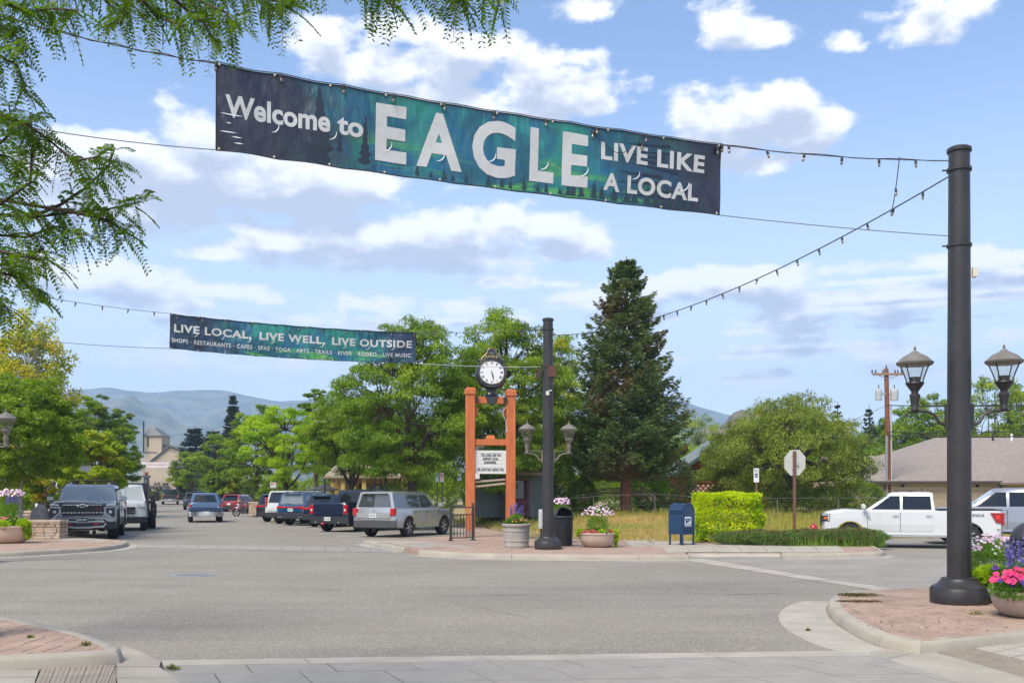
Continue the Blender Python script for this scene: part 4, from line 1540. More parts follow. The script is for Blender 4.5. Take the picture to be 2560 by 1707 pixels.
# ================================================================ THE NEAR LOCUST TREE hanging in from the upper left
def locust():
    root = thing('locust_tree', 'honey locust with pinnate leaves hanging into the upper left of the view', 'tree', (-5.6, 6.6, 0))
    O = Vector((-5.6, 6.6, 0))
    mb = MB()
    mb.tube([(0, 0, -.1), (.05, 0, 1.5), (0, .05, 2.6)], [.16, .13, .12], 12)
    mains = []
    for e in ((1.1, .2, 3.9), (.9, .4, 5.2), (.6, -.6, 6.0), (1.0, .2, 6.0), (1.0, .1, 3.2)):
        p = limb_path((0, .05, 2.4), e, .08)
        mb.tube(p, [.08 * (1 - .12 * j) for j in range(6)], 8)
        mains.append(Vector(e))
    mb.build('trunk', M_BARK, root, smooth=True)
    # twigs as pixel polylines in display pixels at a distance
    tw = [([(-140, 520), (0, 493), (75, 500), (150, 490), (250, 480), (325, 463)], 6.6), ([(75, 498), (140, 470), (200, 430), (250, 380), (262, 345)], 6.7), ([(-120, 430), (0, 470), (70, 420), (75, 330), (70, 260)], 6.5),
          ([(-120, 250), (-20, 260), (60, 285), (110, 320), (170, 370), (225, 360)], 6.4), ([(-120, 580), (-30, 570), (60, 590), (120, 600)], 6.3), ([(-120, 640), (-20, 620), (50, 640), (90, 690)], 6.3),
          ([(-60, -60), (20, 10), (60, 30), (120, 20), (180, 25)], 6.2), ([(-100, 60), (-20, 50), (30, 75), (60, 120)], 6.2), ([(-120, 130), (-20, 120), (40, 150), (60, 215)], 6.4),
          ([(60, -90), (160, -40), (230, -10), (270, 30)], 6.3), ([(200, -90), (280, -30), (330, 5), (360, 40), (420, 60)], 6.1), ([(280, -100), (380, -40), (450, 0), (520, 30), (540, 60)], 6.0),
          ([(350, -110), (460, -50), (560, -20), (640, 5), (660, 20)], 6.1), ([(380, -20), (430, 25), (470, 55), (490, 90)], 6.1), ([(500, -80), (560, -30), (600, 10), (620, 20)], 6.3), ([(240, -60), (300, -20), (290, 30), (275, 60)], 6.3),
          ([(-140, 380), (-40, 350), (20, 360), (60, 390)], 6.7), ([(-120, 560), (-10, 540), (60, 545), (130, 520), (200, 540)], 6.5), ([(180, 490), (230, 500), (270, 520), (290, 545)], 6.6), ([(-100, 680), (-20, 690), (20, 710)], 6.3),
          ([(640, -70), (780, -45), (860, -20), (900, 2)], 6.2), ([(800, -60), (930, -35), (1040, -15), (1070, 2)], 6.1), ([(900, -60), (1080, -30), (1160, -5)], 6.1), ([(-100, 600), (0, 610), (50, 600), (100, 570)], 6.6), ([(600, -60), (660, -30), (690, -5)], 6.0),
          ([(-80, 320), (0, 330), (30, 300), (20, 240)], 6.9), ([(250, -80), (380, -45), (480, -30), (600, -30)], 6.5), ([(-60, 20), (10, 0), (100, -20), (200, -30)], 6.6)]
    tb = MB()
    LV, LN, LA, LL = [], [], [], []
    for ti, (pts, Yd) in enumerate(tw):
        P = [WP(x * D_, y * D_, Yd + rng.uniform(-.15, .15)) - O for x, y in pts]
        P = [P[0]] + [lerp(a, b, t) for a, b in zip(P, P[1:]) for t in (.5, 1)]
        tb.tube(P, [.011 * (1 - .8 * i / len(P)) + .002 for i in range(len(P))], 5)
        near = min(mains, key=lambda q: (q - P[0]).length)
        if P[0].z > 4.6:
            M_ = Vector((1.0, .2, 6.0))
            md = (M_ + P[0]) / 2
            tb.tube([M_, Vector((md.x, md.y, max(md.z, 5.6))), P[0]], [.022, .016, .009], 5)
        else:
            tb.tube(limb_path(near, P[0], .06, 3), [.022, .018, .014, .011], 6)
        # compound leaves, several at every few centimetres
        Ltot = sum((b - a).length for a, b in zip(P, P[1:]))
        nl = int(Ltot / .019)
        for q in range(nl):
            t = (q + .5) / nl * (len(P) - 1)
            if t < len(P) * .12:
                continue
            i = int(t)
            base = P[i].lerp(P[i + 1], t - i)
            along = (P[i + 1] - P[i]).normalized()
            side = Vector(rng.normal(size=3))
            side = (side - along * side.dot(along)).normalized()
            d = (along * rng.uniform(.2, .9) + side * 1.0 + Vector((0, 0, -.25))).normalized()
            Lr = rng.uniform(.11, .22)
            npairs = int(Lr / .0145)
            up = Vector((0, 0, 1)) + Vector(rng.normal(size=3)) * .5
            s_ = d.cross(up).normalized()
            cur = [base + d * (Lr * k / 5) + Vector((0, 0, -.5 * Lr * (k / 5) ** 2)) for k in range(6)]
            tb.tube(cur, [.0013] * 6, 3, cap=False)
            for k in range(1, npairs + 1):
                u = k / npairs * 5
                i2 = min(4, int(u))
                c = cur[i2].lerp(cur[i2 + 1], u - i2)
                dl = (cur[i2 + 1] - cur[i2]).normalized()
                for sg in (-1, 1):
                    a_ = (s_ * sg + dl * .35 + Vector((0, 0, -.18))).normalized()
                    ll = rng.uniform(.030, .046) * (1 - .25 * abs(k / npairs - .5))
                    LV.append(c + a_ * ll * .55)
                    LA.append(a_)
                    LN.append(up + Vector(rng.normal(size=3)) * .35)
                    LL.append(ll)
    tb.build('twig', mat('locust_twig', (.07, .045, .03), .9), root, kind='stuff')
    V, Q = leaf_quads(np.array(LV), np.array(LA), np.array(LN), np.array(LL), np.array(LL) * .40)
    put('leaf', mesh_np('leaf', V, Q, leaf_mat('locust_leaflets', (.075, .15, .012), (.15, .26, .022), None, .45, 3, .45)), root, kind='stuff')


locust()
# ================================================================ STREET FURNITURE
M_LAMPM = mat('weathered_lamp_metal', (.16, .14, .115), .55, var=.15, scale=8)
M_LAMPT = mat('weathered_lamp_roof', (.17, .155, .13), .5, var=.12, scale=5)
M_LGLASS = None


def glass_thin(name, c=(.85, .9, .92), mixf=.82):
    m = bpy.data.materials.new(name)
    m.use_nodes = True
    m.node_tree.nodes.clear()
    T = NT(m.node_tree)
    a = T.n('ShaderNodeBsdfTransparent')
    a.inputs[0].default_value = (*c, 1)
    b = T.n('ShaderNodeBsdfGlossy', Roughness=.05)
    mx = T.n('ShaderNodeMixShader')
    mx.inputs[0].default_value = 1 - mixf
    T.l(a.outputs[0], mx.inputs[1])
    T.l(b.outputs[0], mx.inputs[2])
    T.l(mx.outputs[0], T.n('ShaderNodeOutputMaterial').inputs[0])
    return m


M_LGLASS = glass_thin('lamp_glass', (.93, .95, .93), .90)


def banner_pole(label, X, Y, z, H=6.52, rz=0.0, first=None, box=False, sensor=0, metal=None):
    root = thing('banner_pole', label, 'lamp post', (X, Y, z), rz, 'tall banner poles with twin lanterns')
    mb = MB().lathe([(.385, 0), (.39, .02), (.39, .20), (.375, .22), (.375, .235), (.30, .27), (.25, .325), (.235, .345), (.235, .36), (.19, .37), (.17, .375)], 40)
    mb.build('base', M_POLE, root, smooth=True)
    mb = MB().lathe([(.163, .36), (.158, H * .5), (.142, H)], 32)
    mb.build('pole_shaft', M_POLE, root, smooth=True)
    mb = MB().lathe([(.165, H), (.168, H + .02), (.165, H + .05), (.12, H + .075), (.03, H + .085)], 32)
    mb.build('cap', M_POLE, root, smooth=True)
    lm = metal or M_LAMPM
    za = 2.72
    for s in (-1, 1):
        mb = MB()
        mb.box((s * .165, 0, za - .09), (.05, .07, .36))
        mb.tube([(s * .18, 0, za - .2), (s * .27, 0, za - .17), (s * .33, 0, za - .06), (s * .45, 0, za - .005), (s * .66, 0, za)], [.028, .026, .022, .02, .02], 8)
        mb.tube([(s * .17, 0, za + .065), (s * .62, 0, za + .07)], .011, 6)
        mb.ball((s * .66, 0, za), .024, 8)
        arm = mb.build('lamp_arm', lm, root, smooth=True)
        mb = MB()
        c = (s * .60, 0, za)
        prof = [(.05, 0), (.055, .02), (.052, .04), (.048, .05), (.052, .10), (.068, .19), (.073, .21), (.072, .235), (.05, .245), (.048, .27), (.055, .285), (.088, .33), (.115, .37), (.13, .39), (.125, .405), (.075, .42), (.07, .445), (.085, .475), (.08, .48)]
        mb.lathe(prof, 20, c)
        lt = mb.build('lantern', lm, root, smooth=True)
        mb = MB()
        for k in range(4):
            a = PI / 4 + k * PI / 2
            q = lambda r, zz: (c[0] + r * math.cos(a), r * math.sin(a), c[2] + zz)
            MB().tube([q(.118, .39), q(.135, .45), q(.165, .53), q(.205, .62), q(.225, .66)], .009, 6).build('lantern_rib', lm, lt, smooth=True)
        pass
        mb = MB().lathe([(.225, .645), (.25, .665), (.255, .69), (.25, .695), (.235, .70), (.205, .735), (.15, .78), (.08, .815), (.055, .825), (.05, .84), (.02, .855), (.012, .87), (.02, .885), (.018, .90), (.004, .93)], 28, c)
        mb.build('lantern_roof', M_LAMPT if not metal else M_LAMPT, lt, smooth=True)
        mb = MB().lathe([(.222, .648), (.0, .652)], 24, c, cap=False)
        mb.build('reflector', mat('warm_reflector', (.75, .66, .55), .6), lt)
        mb = MB().lathe([(.10, .42), (.13, .47), (.165, .55), (.21, .645)], 20, c, cap=False)
        mb.build('lantern_glass', M_LGLASS, lt, smooth=True)
    for zz in (H - .25, H - 1.32):
        mb = MB().lathe([(.168, zz - .02), (.168, zz + .02)], 24)
        mb.tube([(-.165, 0, zz), (-.23, 0, zz)], .012, 6)
        mb.build('cable_clamp', M_POLE, root)
    return root


P1 = (XP(2398, 14.15), 14.15)
P2 = (XP(1370, 28.6), 28.6)
P3 = (-13.05, 24.6)
PH = 6.3
H1 = ZP(367, P1[1]) - .13
pole1 = banner_pole('big black banner pole with twin lanterns standing on the right brick corner', P1[0], P1[1], .13, H1 - .08, math.radians(-8), metal=M_POLE)
H2 = ZP(795, P2[1]) - .13
pole2 = banner_pole('black banner pole with twin lanterns between the clock frame and the bowl planter', P2[0], P2[1], .13, H2 - .08, math.radians(4))
pole3 = banner_pole('banner pole at the left edge, only one of its lanterns in view', P3[0], P3[1], .13, 6.1, 0)
P4 = (-5.95, 10.6)
pole4 = dup(pole1, (P4[0], P4[1], .13), math.radians(90), 'banner pole just outside the left picture edge holding the welcome banner')
pole4.scale = (1, 1, 1.06)
# small fittings on the poles are parts
mb = MB().box((.205, -.02, ZP(682, P1[1]) - .13), (.07, .05, .13), 0)
mb.box((.19, -.02, ZP(682, P1[1]) - .20), (.05, .02, .03))
mb.build('sensor', mat('ivory_plastic', (.62, .58, .46), .5), pole1)
mb = MB().box((.10, -.12, ZP(930, P2[1]) - .13), (.24, .14, .31))
mb.build('control_box', mat('rust_brown_box', (.10, .035, .02), .6), pole2, bevel=.006)
mb = MB()
mb.M = Matrix.Translation((-.27, -.02, ZP(935, P2[1]) - .13)) @ Matrix.Rotation(.35, 4, 'Y')
mb.box((0, 0, 0), (.13, .12, .27))
mb.M = None
mb.tube([(-.16, 0, ZP(945, P2[1]) - .2), (-.26, 0, ZP(945, P2[1]) - .22)], .015, 6)
mb.build('flood_light', mat('dark_maroon_box', (.055, .025, .02), .4), pole2)
mb = MB().box((-.03, -.165, ZP(984, P2[1]) - .13), (.09, .05, .12))
mb.box((.05, -.165, ZP(980, P2[1]) - .10), (.08, .03, .03))
mb.build('sensor', MATS['ivory_plastic'], pole2)
# far poles
for (x, Y, yt, lab) in ((527, 122, 1143, 'far black lamp post holding the white banner, right one of the pair'), (553, 112, 1128, 'far black lamp post standing just right of the banner post')):
    zb = g(Y)
    o = dup(pole2, (XP(x, Y), Y, zb), 0, lab)
    o.scale = (.9, .9, (ZP(yt, Y) - zb) / H2)

# ---- cables, string lights and banners
def cable(label, pts, r=.006, name='cable', sag=.0, m=None, n=14):
    P = [Vector(p) for p in pts]
    out = []
    for a, b in zip(P, P[1:]):
        for i in range(n + 1):
            t = i / n
            q = a.lerp(b, t)
            q.z -= sag * 4 * t * (1 - t)
            out.append(q)
    c = out[0].copy()
    mb = MB().tube([q - c for q in out], r, 5)
    root = thing(name, label, 'cable', c)
    mb.build('wire', m or M_WIREG, root, smooth=True)
    return root, out, c


BULB = None


def bulbs(root, c, pts, mk=None):
    global BULB
    if BULB is None:
        mb = MB().lathe([(.012, .0), (.018, -.01), (.02, -.055), (.016, -.065)], 8)
        o = mb.build('bulb_socket', mat('bulb_socket', (.03, .028, .026), .6), None, smooth=True)
        mb = MB().lathe([(.012, -.06), (.019, -.08), (.019, -.095), (.010, -.11), (.003, -.115)], 8)
        q = mb.build('bulb', mat('bulb_glass', (.22, .20, .17), .1, spec=.8), None, smooth=True)
        BULB = (o.data, q.data)
        bpy.data.objects.remove(o)
        bpy.data.objects.remove(q)
    for p in pts:
        o = put('bulb_socket', BULB[0], root, Vector(p) - c)
        o.rotation_euler = (rng.uniform(-.2, .2), rng.uniform(-.25, .25), 0)
        put('bulb', BULB[1], o)


def along(P, step, start=0):
    out, run, nxt = [], 0, start
    for a, b in zip(P, P[1:]):
        L = (b - a).length
        while nxt <= run + L and L > 0:
            out.append(a.lerp(b, (nxt - run) / L))
            nxt += step
        run += L
    return out


def print_mat(name, L, H, seed, dark=(.016, .017, .036)):
    """printed picture: night-blue ends, teal and green mountain light in the middle"""
    m = bpy.data.materials.new(name)
    m.use_nodes = True
    T = NT(m.node_tree)
    b = m.node_tree.nodes['Principled BSDF']
    b.inputs['Roughness'].default_value = .38
    b.inputs['Specular IOR Level'].default_value = .6
    uv = T.n('ShaderNodeUVMap')
    uv.uv_map = 'UVMap'
    sp = T.n('ShaderNodeSeparateXYZ')
    T.l(uv.outputs[0], sp.inputs[0])
    u, v = sp.outputs[0], sp.outputs[1]

    def noise(sx, sy, rot=0.0, sc=1.0, det=6.0, off=0.0, dist=0.0):
        mp = T.n('ShaderNodeMapping')
        mp.inputs['Scale'].default_value = (sx, sy, 1)
        mp.inputs['Rotation'].default_value = (0, 0, rot)
        mp.inputs['Location'].default_value = (off + seed, off, 0)
        T.l(uv.outputs[0], mp.inputs[0])
        nz = T.n('ShaderNodeTexNoise', Scale=sc, Detail=det, Roughness=.6, Distortion=dist)
        T.l(mp.outputs[0], nz.inputs['Vector'])
        return nz.outputs['Fac']
    asp = L / H
    wob = T.m('MULTIPLY', T.m('SUBTRACT', noise(asp * .8, 1.5), .5), .35)
    edge = T.m('ABSOLUTE', T.m('SUBTRACT', T.m('ADD', u, wob), .55))
    c = T.mix(T.smooth(noise(asp, 2.0, 0.3), .35, .65), (.008, .085, .12), (.008, .10, .20))
    c = T.mix(T.m('MULTIPLY', T.smooth(noise(asp * 1.2, .9, .5, off=4), .46, .62), .9), c, (.012, .20, .15))
    # streaky curtains of light above, lit meadow slopes below
    st = noise(asp * 9, 1.3, .12, off=2, det=3)
    c = T.mix(T.m('MULTIPLY', T.m('MULTIPLY', T.smooth(st, .48, .68), T.smooth(v, .25, .9)), .65), c, (.03, .30, .22))
    sl = noise(asp * .9, 5.0, -.45, off=9, det=4, dist=.6)
    low_ = T.smooth(v, .62, .15)
    c = T.mix(T.m('MULTIPLY', T.m('MULTIPLY', T.smooth(sl, .50, .60), low_), .95), c, (.06, .30, .07))
    c = T.mix(T.m('MULTIPLY', T.m('MULTIPLY', T.smooth(sl, .62, .66), low_), .8), c, (.22, .42, .12))
    fr = noise(asp * 8, 3, 0, off=6, det=4)
    c = T.mix(T.m('MULTIPLY', T.m('MULTIPLY', T.smooth(fr, .52, .58), T.smooth(v, .45, .05)), .7), c, (.008, .07, .10))
    c = T.mix(T.smooth(edge, .20, .42), c, dark)
    T.l(c, b.inputs['Base Color'])
    # wind folds in the cloth
    wv = noise(asp * 1.1, .75, -.7, off=3, det=3)
    wf = noise(asp * 5, 2.2, -.5, off=1, det=3)
    bp = T.n('ShaderNodeBump', Strength=1.0, Distance=.16)
    T.l(T.m('ADD', wv, T.m('MULTIPLY', wf, .16)), bp.inputs['Height'])
    T.l(bp.outputs[0], b.inputs['Normal'])
    return m


M_LETTER = mat('printed_grey_white', (.50, .50, .48), .5, var=.06, scale=6)
M_LETTER2 = mat('cut_flap_white', (.75, .76, .76), .5)


def banner(name, label, TL, BL, TR, BR, m, sag=.06, rip=.018, seed=0, nu=90, nv=16, m_back=None):
    TL, BL, TR, BR = map(Vector, (TL, BL, TR, BR))
    o = (TL + TR) / 2
    nrm = ((TR - TL).cross(BL - TL)).normalized()
    if nrm.y > 0:
        nrm = -nrm

    def S(u, v, off=0.0):
        """u 0..1 left to right, v 0..1 top to bottom"""
        # spacing laid out as it reads from the street, the near end being larger
        u = u * TL.y / (TR.y * (1 - u) + TL.y * u)
        p = TL.lerp(TR, u).lerp(BL.lerp(BR, u), v)
        p.z -= sag * 4 * u * (1 - u) + .014 * abs(math.sin(9 * PI * u)) * (1 - 1.8 * v)
        e = math.sin(PI * min(1, max(0, v)))
        r = rip * (math.sin(u * 23 + v * 3.2 + seed) * .5 + math.sin(u * 47 - v * 5 + seed * 2) * .3 + .8 * math.sin(u * 9 + seed)) * (.35 + e)
        # diagonal pull folds from the upper left corner
        d_ = u * 9 - v * 1.4
        r += rip * 1.3 * math.exp(-(u / .22) ** 2) * math.sin(d_ * 6 + 1)
        r += rip * 1.0 * math.exp(-((1 - u) / .15) ** 2) * math.sin(((1 - u) * 8 - v) * 5)
        return p + nrm * (r + off) - o
    root = thing(name, label, 'banner', o)
    V, Q = [], []
    for j in range(nv + 1):
        for i in range(nu + 1):
            V.append(tuple(S(i / nu, j / nv)))
    for j in range(nv):
        for i in range(nu):
            a = j * (nu + 1) + i
            Q.append((a, a + nu + 1, a + nu + 2, a + 1))
    me = bpy.data.meshes.new('cloth')
    me.from_pydata(V, [], Q)
    uvl = me.uv_layers.new(name='UVMap')
    for li, l in enumerate(me.loops):
        vi_ = l.vertex_index
        uvl.data[li].uv = ((vi_ % (nu + 1)) / nu, 1 - (vi_ // (nu + 1)) / nv)
    for p in me.polygons:
        p.use_smooth = True
    me.materials.append(m)
    put('cloth', me, root)
    hem = MB()
    for v in (0.0, 1.0):
        hem.tube([S(i / 40, v) for i in range(41)], .009, 5)
    hem.tube([S(0, j / 8) for j in range(9)], .007, 5)
    hem.tube([S(1, j / 8) for j in range(9)], .007, 5)
    hem.build('hem', mat('banner_hem', (.02, .022, .028), .6), root)
    gm = MB()
    for v in (.015, .985):
        for i in range(10):
            p = S(.006 + i / 9 * .988, v, .012)
            gm.ball(p, .018, 6)
    gm.build('grommet', mat('brass_grommet', (.55, .50, .36), .4, metal=.4), root, kind='stuff')
    return root, S


def letters(root, S, text, u0, u1, v0, v1, L, H, bold=.03, spacing=1.0, m=None, name='lettering', off=.005, maxe=.14, single=True):
    V, Fs = text_fit(text, u0, u1, 1 - v1, 1 - v0, bold, spacing)
    bm = bmesh.new()
    vs_ = [bm.verts.new((a * L, b * H, 0)) for a, b in V]
    for f_ in Fs:
        try:
            bm.faces.new([vs_[i] for i in f_])
        except ValueError:
            pass
    bmesh.ops.triangulate(bm, faces=bm.faces)
    for _ in range(4):
        es = [e for e in bm.edges if e.calc_length() > maxe]
        if not es:
            break
        bmesh.ops.subdivide_edges(bm, edges=es, cuts=1)
        bmesh.ops.triangulate(bm, faces=bm.faces)
    for v in bm.verts:
        v.co = S(v.co.x / L, 1 - v.co.y / H, off)
    isl = []
    seen = set()
    for v in bm.verts:
        if v in seen:
            continue
        st, grp = [v], []
        seen.add(v)
        while st:
            q = st.pop()
            grp.append(q)
            for e in q.link_edges:
                w_ = e.other_vert(q)
                if w_ not in seen:
                    seen.add(w_)
                    st.append(w_)
        isl.append(grp)
    if not single:
        isl = [list(bm.verts)]
    for grp in isl:
        ix = {v: i for i, v in enumerate(grp)}
        fs = {f_ for v in grp for f_ in v.link_faces}
        me = bpy.data.meshes.new(name)
        me.from_pydata([tuple(v.co) for v in grp], [], [tuple(ix[v] for v in f_.verts) for f_ in fs])
        me.materials.append(m or M_LETTER)
        put('letter' if single else name, me, root, kind=None if single else 'stuff')
    bm.free()


def crescent(root, S, u, v, r, L, H, a0=-1.75, a1=.35):
    """wind flap cut in the cloth, hanging open as a pale sickle"""
    mb = MB()
    R0, R1 = [], []
    for i in range(13):
        t = i / 12
        a = lerp(a0, a1, t)
        w_ = .14 * math.sin(PI * t) * r
        for RR, q in ((r, R0), (r - w_ - .002, R1)):
            q.append(S(u + math.cos(a) * RR / L, v - math.sin(a) * RR / H, .014))
    mb.rings([[a, b] for a, b in zip(R0, R1)], cap=False, closed=False)
    mb.build('wind_flap', M_LETTER2, root)


# big banner
YR, YL = 13.65, 11.75
TL, BL = WP(541, 160, YL), WP(540, 375, YL)
TR, BR = WP(1804, 363, YR), WP(1797, 538, YR)
L1, Hb = (TR - TL).length, (TL - BL).length
b1, S1 = banner('banner', 'large dark teal street banner reading Welcome to EAGLE, Live like a local', TL, BL, TR, BR, print_mat('welcome_print', L1, Hb, 1), sag=.035, rip=.013, seed=1)
# printed fir silhouettes
M_FIR = mat('printed_fir', (.010, .018, .035), .5)
M_FIR2 = mat('printed_dark_foliage', (.012, .035, .05), .5)


def fir(S, u, v0, v1, w, seed, root, m=M_FIR, name='printed_tree'):
    r = random.Random(seed)
    mb = MB()
    n = 15
    pts = []
    for i in range(n):
        t = i / (n - 1)
        hw = w * (t ** .8) * (.55 + .45 * ((i % 2) * 1.0)) * r.uniform(.7, 1.15)
        pts.append((lerp(v0, v1, t), hw * r.uniform(.8, 1.2), hw * r.uniform(.8, 1.2)))
    mb.rings([[S(u - a, v, .0035), S(u + b, v, .0035)] for v, a, b in pts], cap=False, closed=False)
    mb.build(name, m, root)


fir(S1, .205, .04, .98, .030, 3, b1)
fir(S1, .296, .30, .92, .013, 5, b1)
fir(S1, .245, .52, .80, .006, 8, b1)
for i in range(14):
    u = .70 + .28 * ((i * .618) % 1)
    fir(S1, u, .70 + .05 * (i % 3), .97, .009, i + 20, b1, M_FIR2)
for i in range(12):
    u = .40 + .30 * ((i * .618) % 1)
    fir(S1, u, .80 + .04 * (i % 3), .97, .006, i + 60, b1, M_FIR2)
# dark printed boughs at the right
for i in range(9):
    v0 = .12 + i * .09
    mb = MB()
    u0 = .90 + .02 * math.sin(i * 2)
    pts = []
    for k in range(10):
        t = k / 9
        pts.append((u0 - .10 * t + .004 * math.sin(k * 3 + i), v0 + .10 * t * math.sin(i + 1) * .6, .030 * (1 - t) * (.6 + .4 * (k % 2))))
    mb.rings([[S1(a, min(.97, max(.03, v - h_)), .0033), S1(a, min(.97, max(.03, v + h_)), .0033)] for a, v, h_ in pts], cap=False, closed=False)
    mb.build('printed_bough', M_FIR, b1)
letters(b1, S1, 'Welcome', .018, .226, .335, .60, L1, Hb, bold=.03)
letters(b1, S1, 'to', .240, .292, .375, .60, L1, Hb, bold=.03)
for ch, ua, ub, va in (('E', .316, .378, 0), ('A', .398, .488, 0), ('G', .508, .594, 0), ('L', .622, .670, 0), ('E', .686, .737, 0)):
    letters(b1, S1, ch, ua, ub, .125 if ch != 'G' else .11, .845 if ch != 'G' else .86, L1, Hb, bold=.035, name='letter')
letters(b1, S1, 'LIVE LIKE', .762, .968, .18, .43, L1, Hb, bold=.035, spacing=1.1)
letters(b1, S1, 'A LOCAL', .768, .958, .60, .85, L1, Hb, bold=.035, spacing=1.1)
for (u, v, r_) in ((.112, .62, .085), (.226, .60, .085), (.334, .62, .10), (.440, .66, .09), (.540, .40 + .17, .10), (.644, .58, .10), (.722, .60, .10), (.826, .56, .09), (.922, .62, .11)):
    crescent(b1, S1, u, v, r_, L1, Hb)
tear = MB()
for (u0, u1, v) in ((.006, .055, .565), (.006, .042, .78), (.03, .052, .83), (.035, .055, .90), (.02, .03, .67)):
    tear.rings([[S1(lerp(u0, u1, t), v - .006 * math.sin(PI * t), .008), S1(lerp(u0, u1, t), v + .008 * math.sin(PI * t), .008)] for t in (0, .25, .5, .75, 1)], cap=False, closed=False)
tear.build('tear', M_LETTER2, b1)
ew = (TR - TL).normalized()
mid = lambda p, q, t: Vector(p).lerp(Vector(q), t)
A1 = Vector((P1[0] - .16, P1[1], ZP(402, P1[1])))
A1b = Vector((P1[0] - .16, P1[1], ZP(590, P1[1])))
A4 = Vector((P4[0], P4[1], 6.88))
A4b = Vector((P4[0], P4[1], 5.70))
r_, pc, cc = cable('upper steel cable of the welcome banner, right span to the big pole', [TR, A1], .007, sag=.05)
sl1 = thing('string_lights', 'light string wound along the upper cable between the welcome banner and the big pole', 'string lights', TR)
pp = [p + Vector((0, -.012, .012 * math.sin(i * 1.3))) for i, p in enumerate(pc)]
MB().tube([p - TR for p in pp], .006, 5).build('wire', M_WIRE, sl1)
bulbs(sl1, TR, along(pp, .55, .1))
cable('lower steel cable of the welcome banner, right span to the big pole', [BR, A1b], .006, sag=.02)
cable('upper steel cable of the welcome banner, left span', [A4, TL], .007, sag=.06)
cable('lower steel cable of the welcome banner, left span', [A4b, BL], .006, sag=.05)
slL = thing('string_lights', 'light string wound along the upper left cable of the welcome banner', 'string lights', TL)
pl = [mid(A4, TL, t / 20) + Vector((0, -.012, .015 * math.sin(t * 1.7) - .06 * 4 * (t / 20) * (1 - t / 20))) for t in range(21)]
MB().tube([p - TL for p in pl], .006, 5).build('wire', M_WIRE, slL)
bulbs(slL, TL, [mid(A4, TL, .85)])
# cable along the top of the banner, with the bulbs clipped in front of it
slT = thing('string_lights', 'light string laced along the top edge of the welcome banner', 'string lights', TL)
o1 = (TL + TR) / 2
top_ = [S1(i / 40, -.012, .02) + o1 for i in range(41)]
MB().tube([p - TL for p in top_], .006, 5).build('wire', M_WIRE, slT)
bulbs(slT, TL, [top_[i] for i in (0, 5, 10, 14, 18, 22, 26, 30, 34, 40)])
lp = [S1(.75 + .09 * t, -.0 + .33 * math.sin(PI * t) ** .9, .04) + o1 for t in [k / 12 for k in range(13)]]
MB().tube([p - TL for p in lp], .005, 5).build('loose_loop', M_WIRE, slT)
bulbs(slT, TL, [lp[0] + Vector((-.03, 0, -.04)), lp[12] + Vector((-.02, 0, -.1)), S1(.99, .03, .03) + o1])

# second banner
YR2, YL2 = 27.6, 25.9
TL, BL = WP(426, 784, YL2), WP(424, 871, YL2)
TR, BR = WP(1040, 831, YR2), WP(1038, 908, YR2)
L2, Hb2 = (TR - TL).length, (TL - BL).length
b2, S2 = banner('banner', 'smaller teal street banner reading LIVE LOCAL, LIVE WELL, LIVE OUTSIDE', TL, BL, TR, BR, print_mat('live_local_print', L2, Hb2, 5, (.012, .035, .07)), sag=.07, rip=.022, seed=4)
letters(b2, S2, 'LIVE LOCAL,', .016, .332, .27, .545, L2, Hb2, bold=.035, spacing=1.1)
letters(b2, S2, 'LIVE WELL,', .364, .632, .27, .545, L2, Hb2, bold=.035, spacing=1.1)
letters(b2, S2, 'LIVE OUTSIDE', .660, .984, .27, .51, L2, Hb2, bold=.035, spacing=1.1)
letters(b2, S2, 'SHOPS \u00b7 RESTAURANTS \u00b7 CAFES \u00b7 SPAS \u00b7 YOGA \u00b7 ARTS \u00b7 TRAILS \u00b7 RIVER \u00b7 RODEO \u00b7 LIVE MUSIC', .008, .982, .69, .815, L2, Hb2, bold=.02, spacing=1.15, single=False)
for (u, v) in ((.10, .50), (.208, .50), (.316, .52), (.412, .50), (.512, .47), (.612, .52), (.706, .50), (.802, .50), (.90, .50)):
    crescent(b2, S2, u, v, .085, L2, Hb2)
fir(S2, .115, .03, .95, .014, 4, b2)
fir(S2, .27, .55, .97, .012, 7, b2, M_FIR2)
fir(S2, .90, .55, .97, .010, 9, b2)
o2 = (TL + TR) / 2
A2 = Vector((P2[0] - .15, P2[1], ZP(823, P2[1])))
A2b = Vector((P2[0] - .15, P2[1], ZP(917, P2[1])))
A3 = Vector((P3[0], P3[1], ZP(690, P3[1]) - .25))
A3b = Vector((P3[0], P3[1], ZP(835, P3[1])))
_, pr, c_ = cable('upper cable from the smaller banner to the middle pole', [TR, A2], .008, sag=.04)
cable('lower pale cable from the smaller banner to the middle pole, passing before the clock', [BR, A2b], .009, sag=.04, m=mat('pale_cable', (.45, .45, .43), .5))
sl = thing('string_lights', 'light string along the upper cables and top edge of the smaller banner', 'string lights', TL)
_, plft, _c = cable('upper cable from the left pole to the smaller banner', [A3, TL], .008, sag=.06)
cable('lower cable from the left pole to the smaller banner', [A3b, BL], .008, sag=.06)
tp_ = [S2(i / 30, 0, .02) + o2 for i in range(31)]
allp = plft + tp_ + pr
MB().tube([p - TL for p in allp], .007, 5).build('wire', M_WIRE, sl)
bulbs(sl, TL, along(allp, .62, .3))
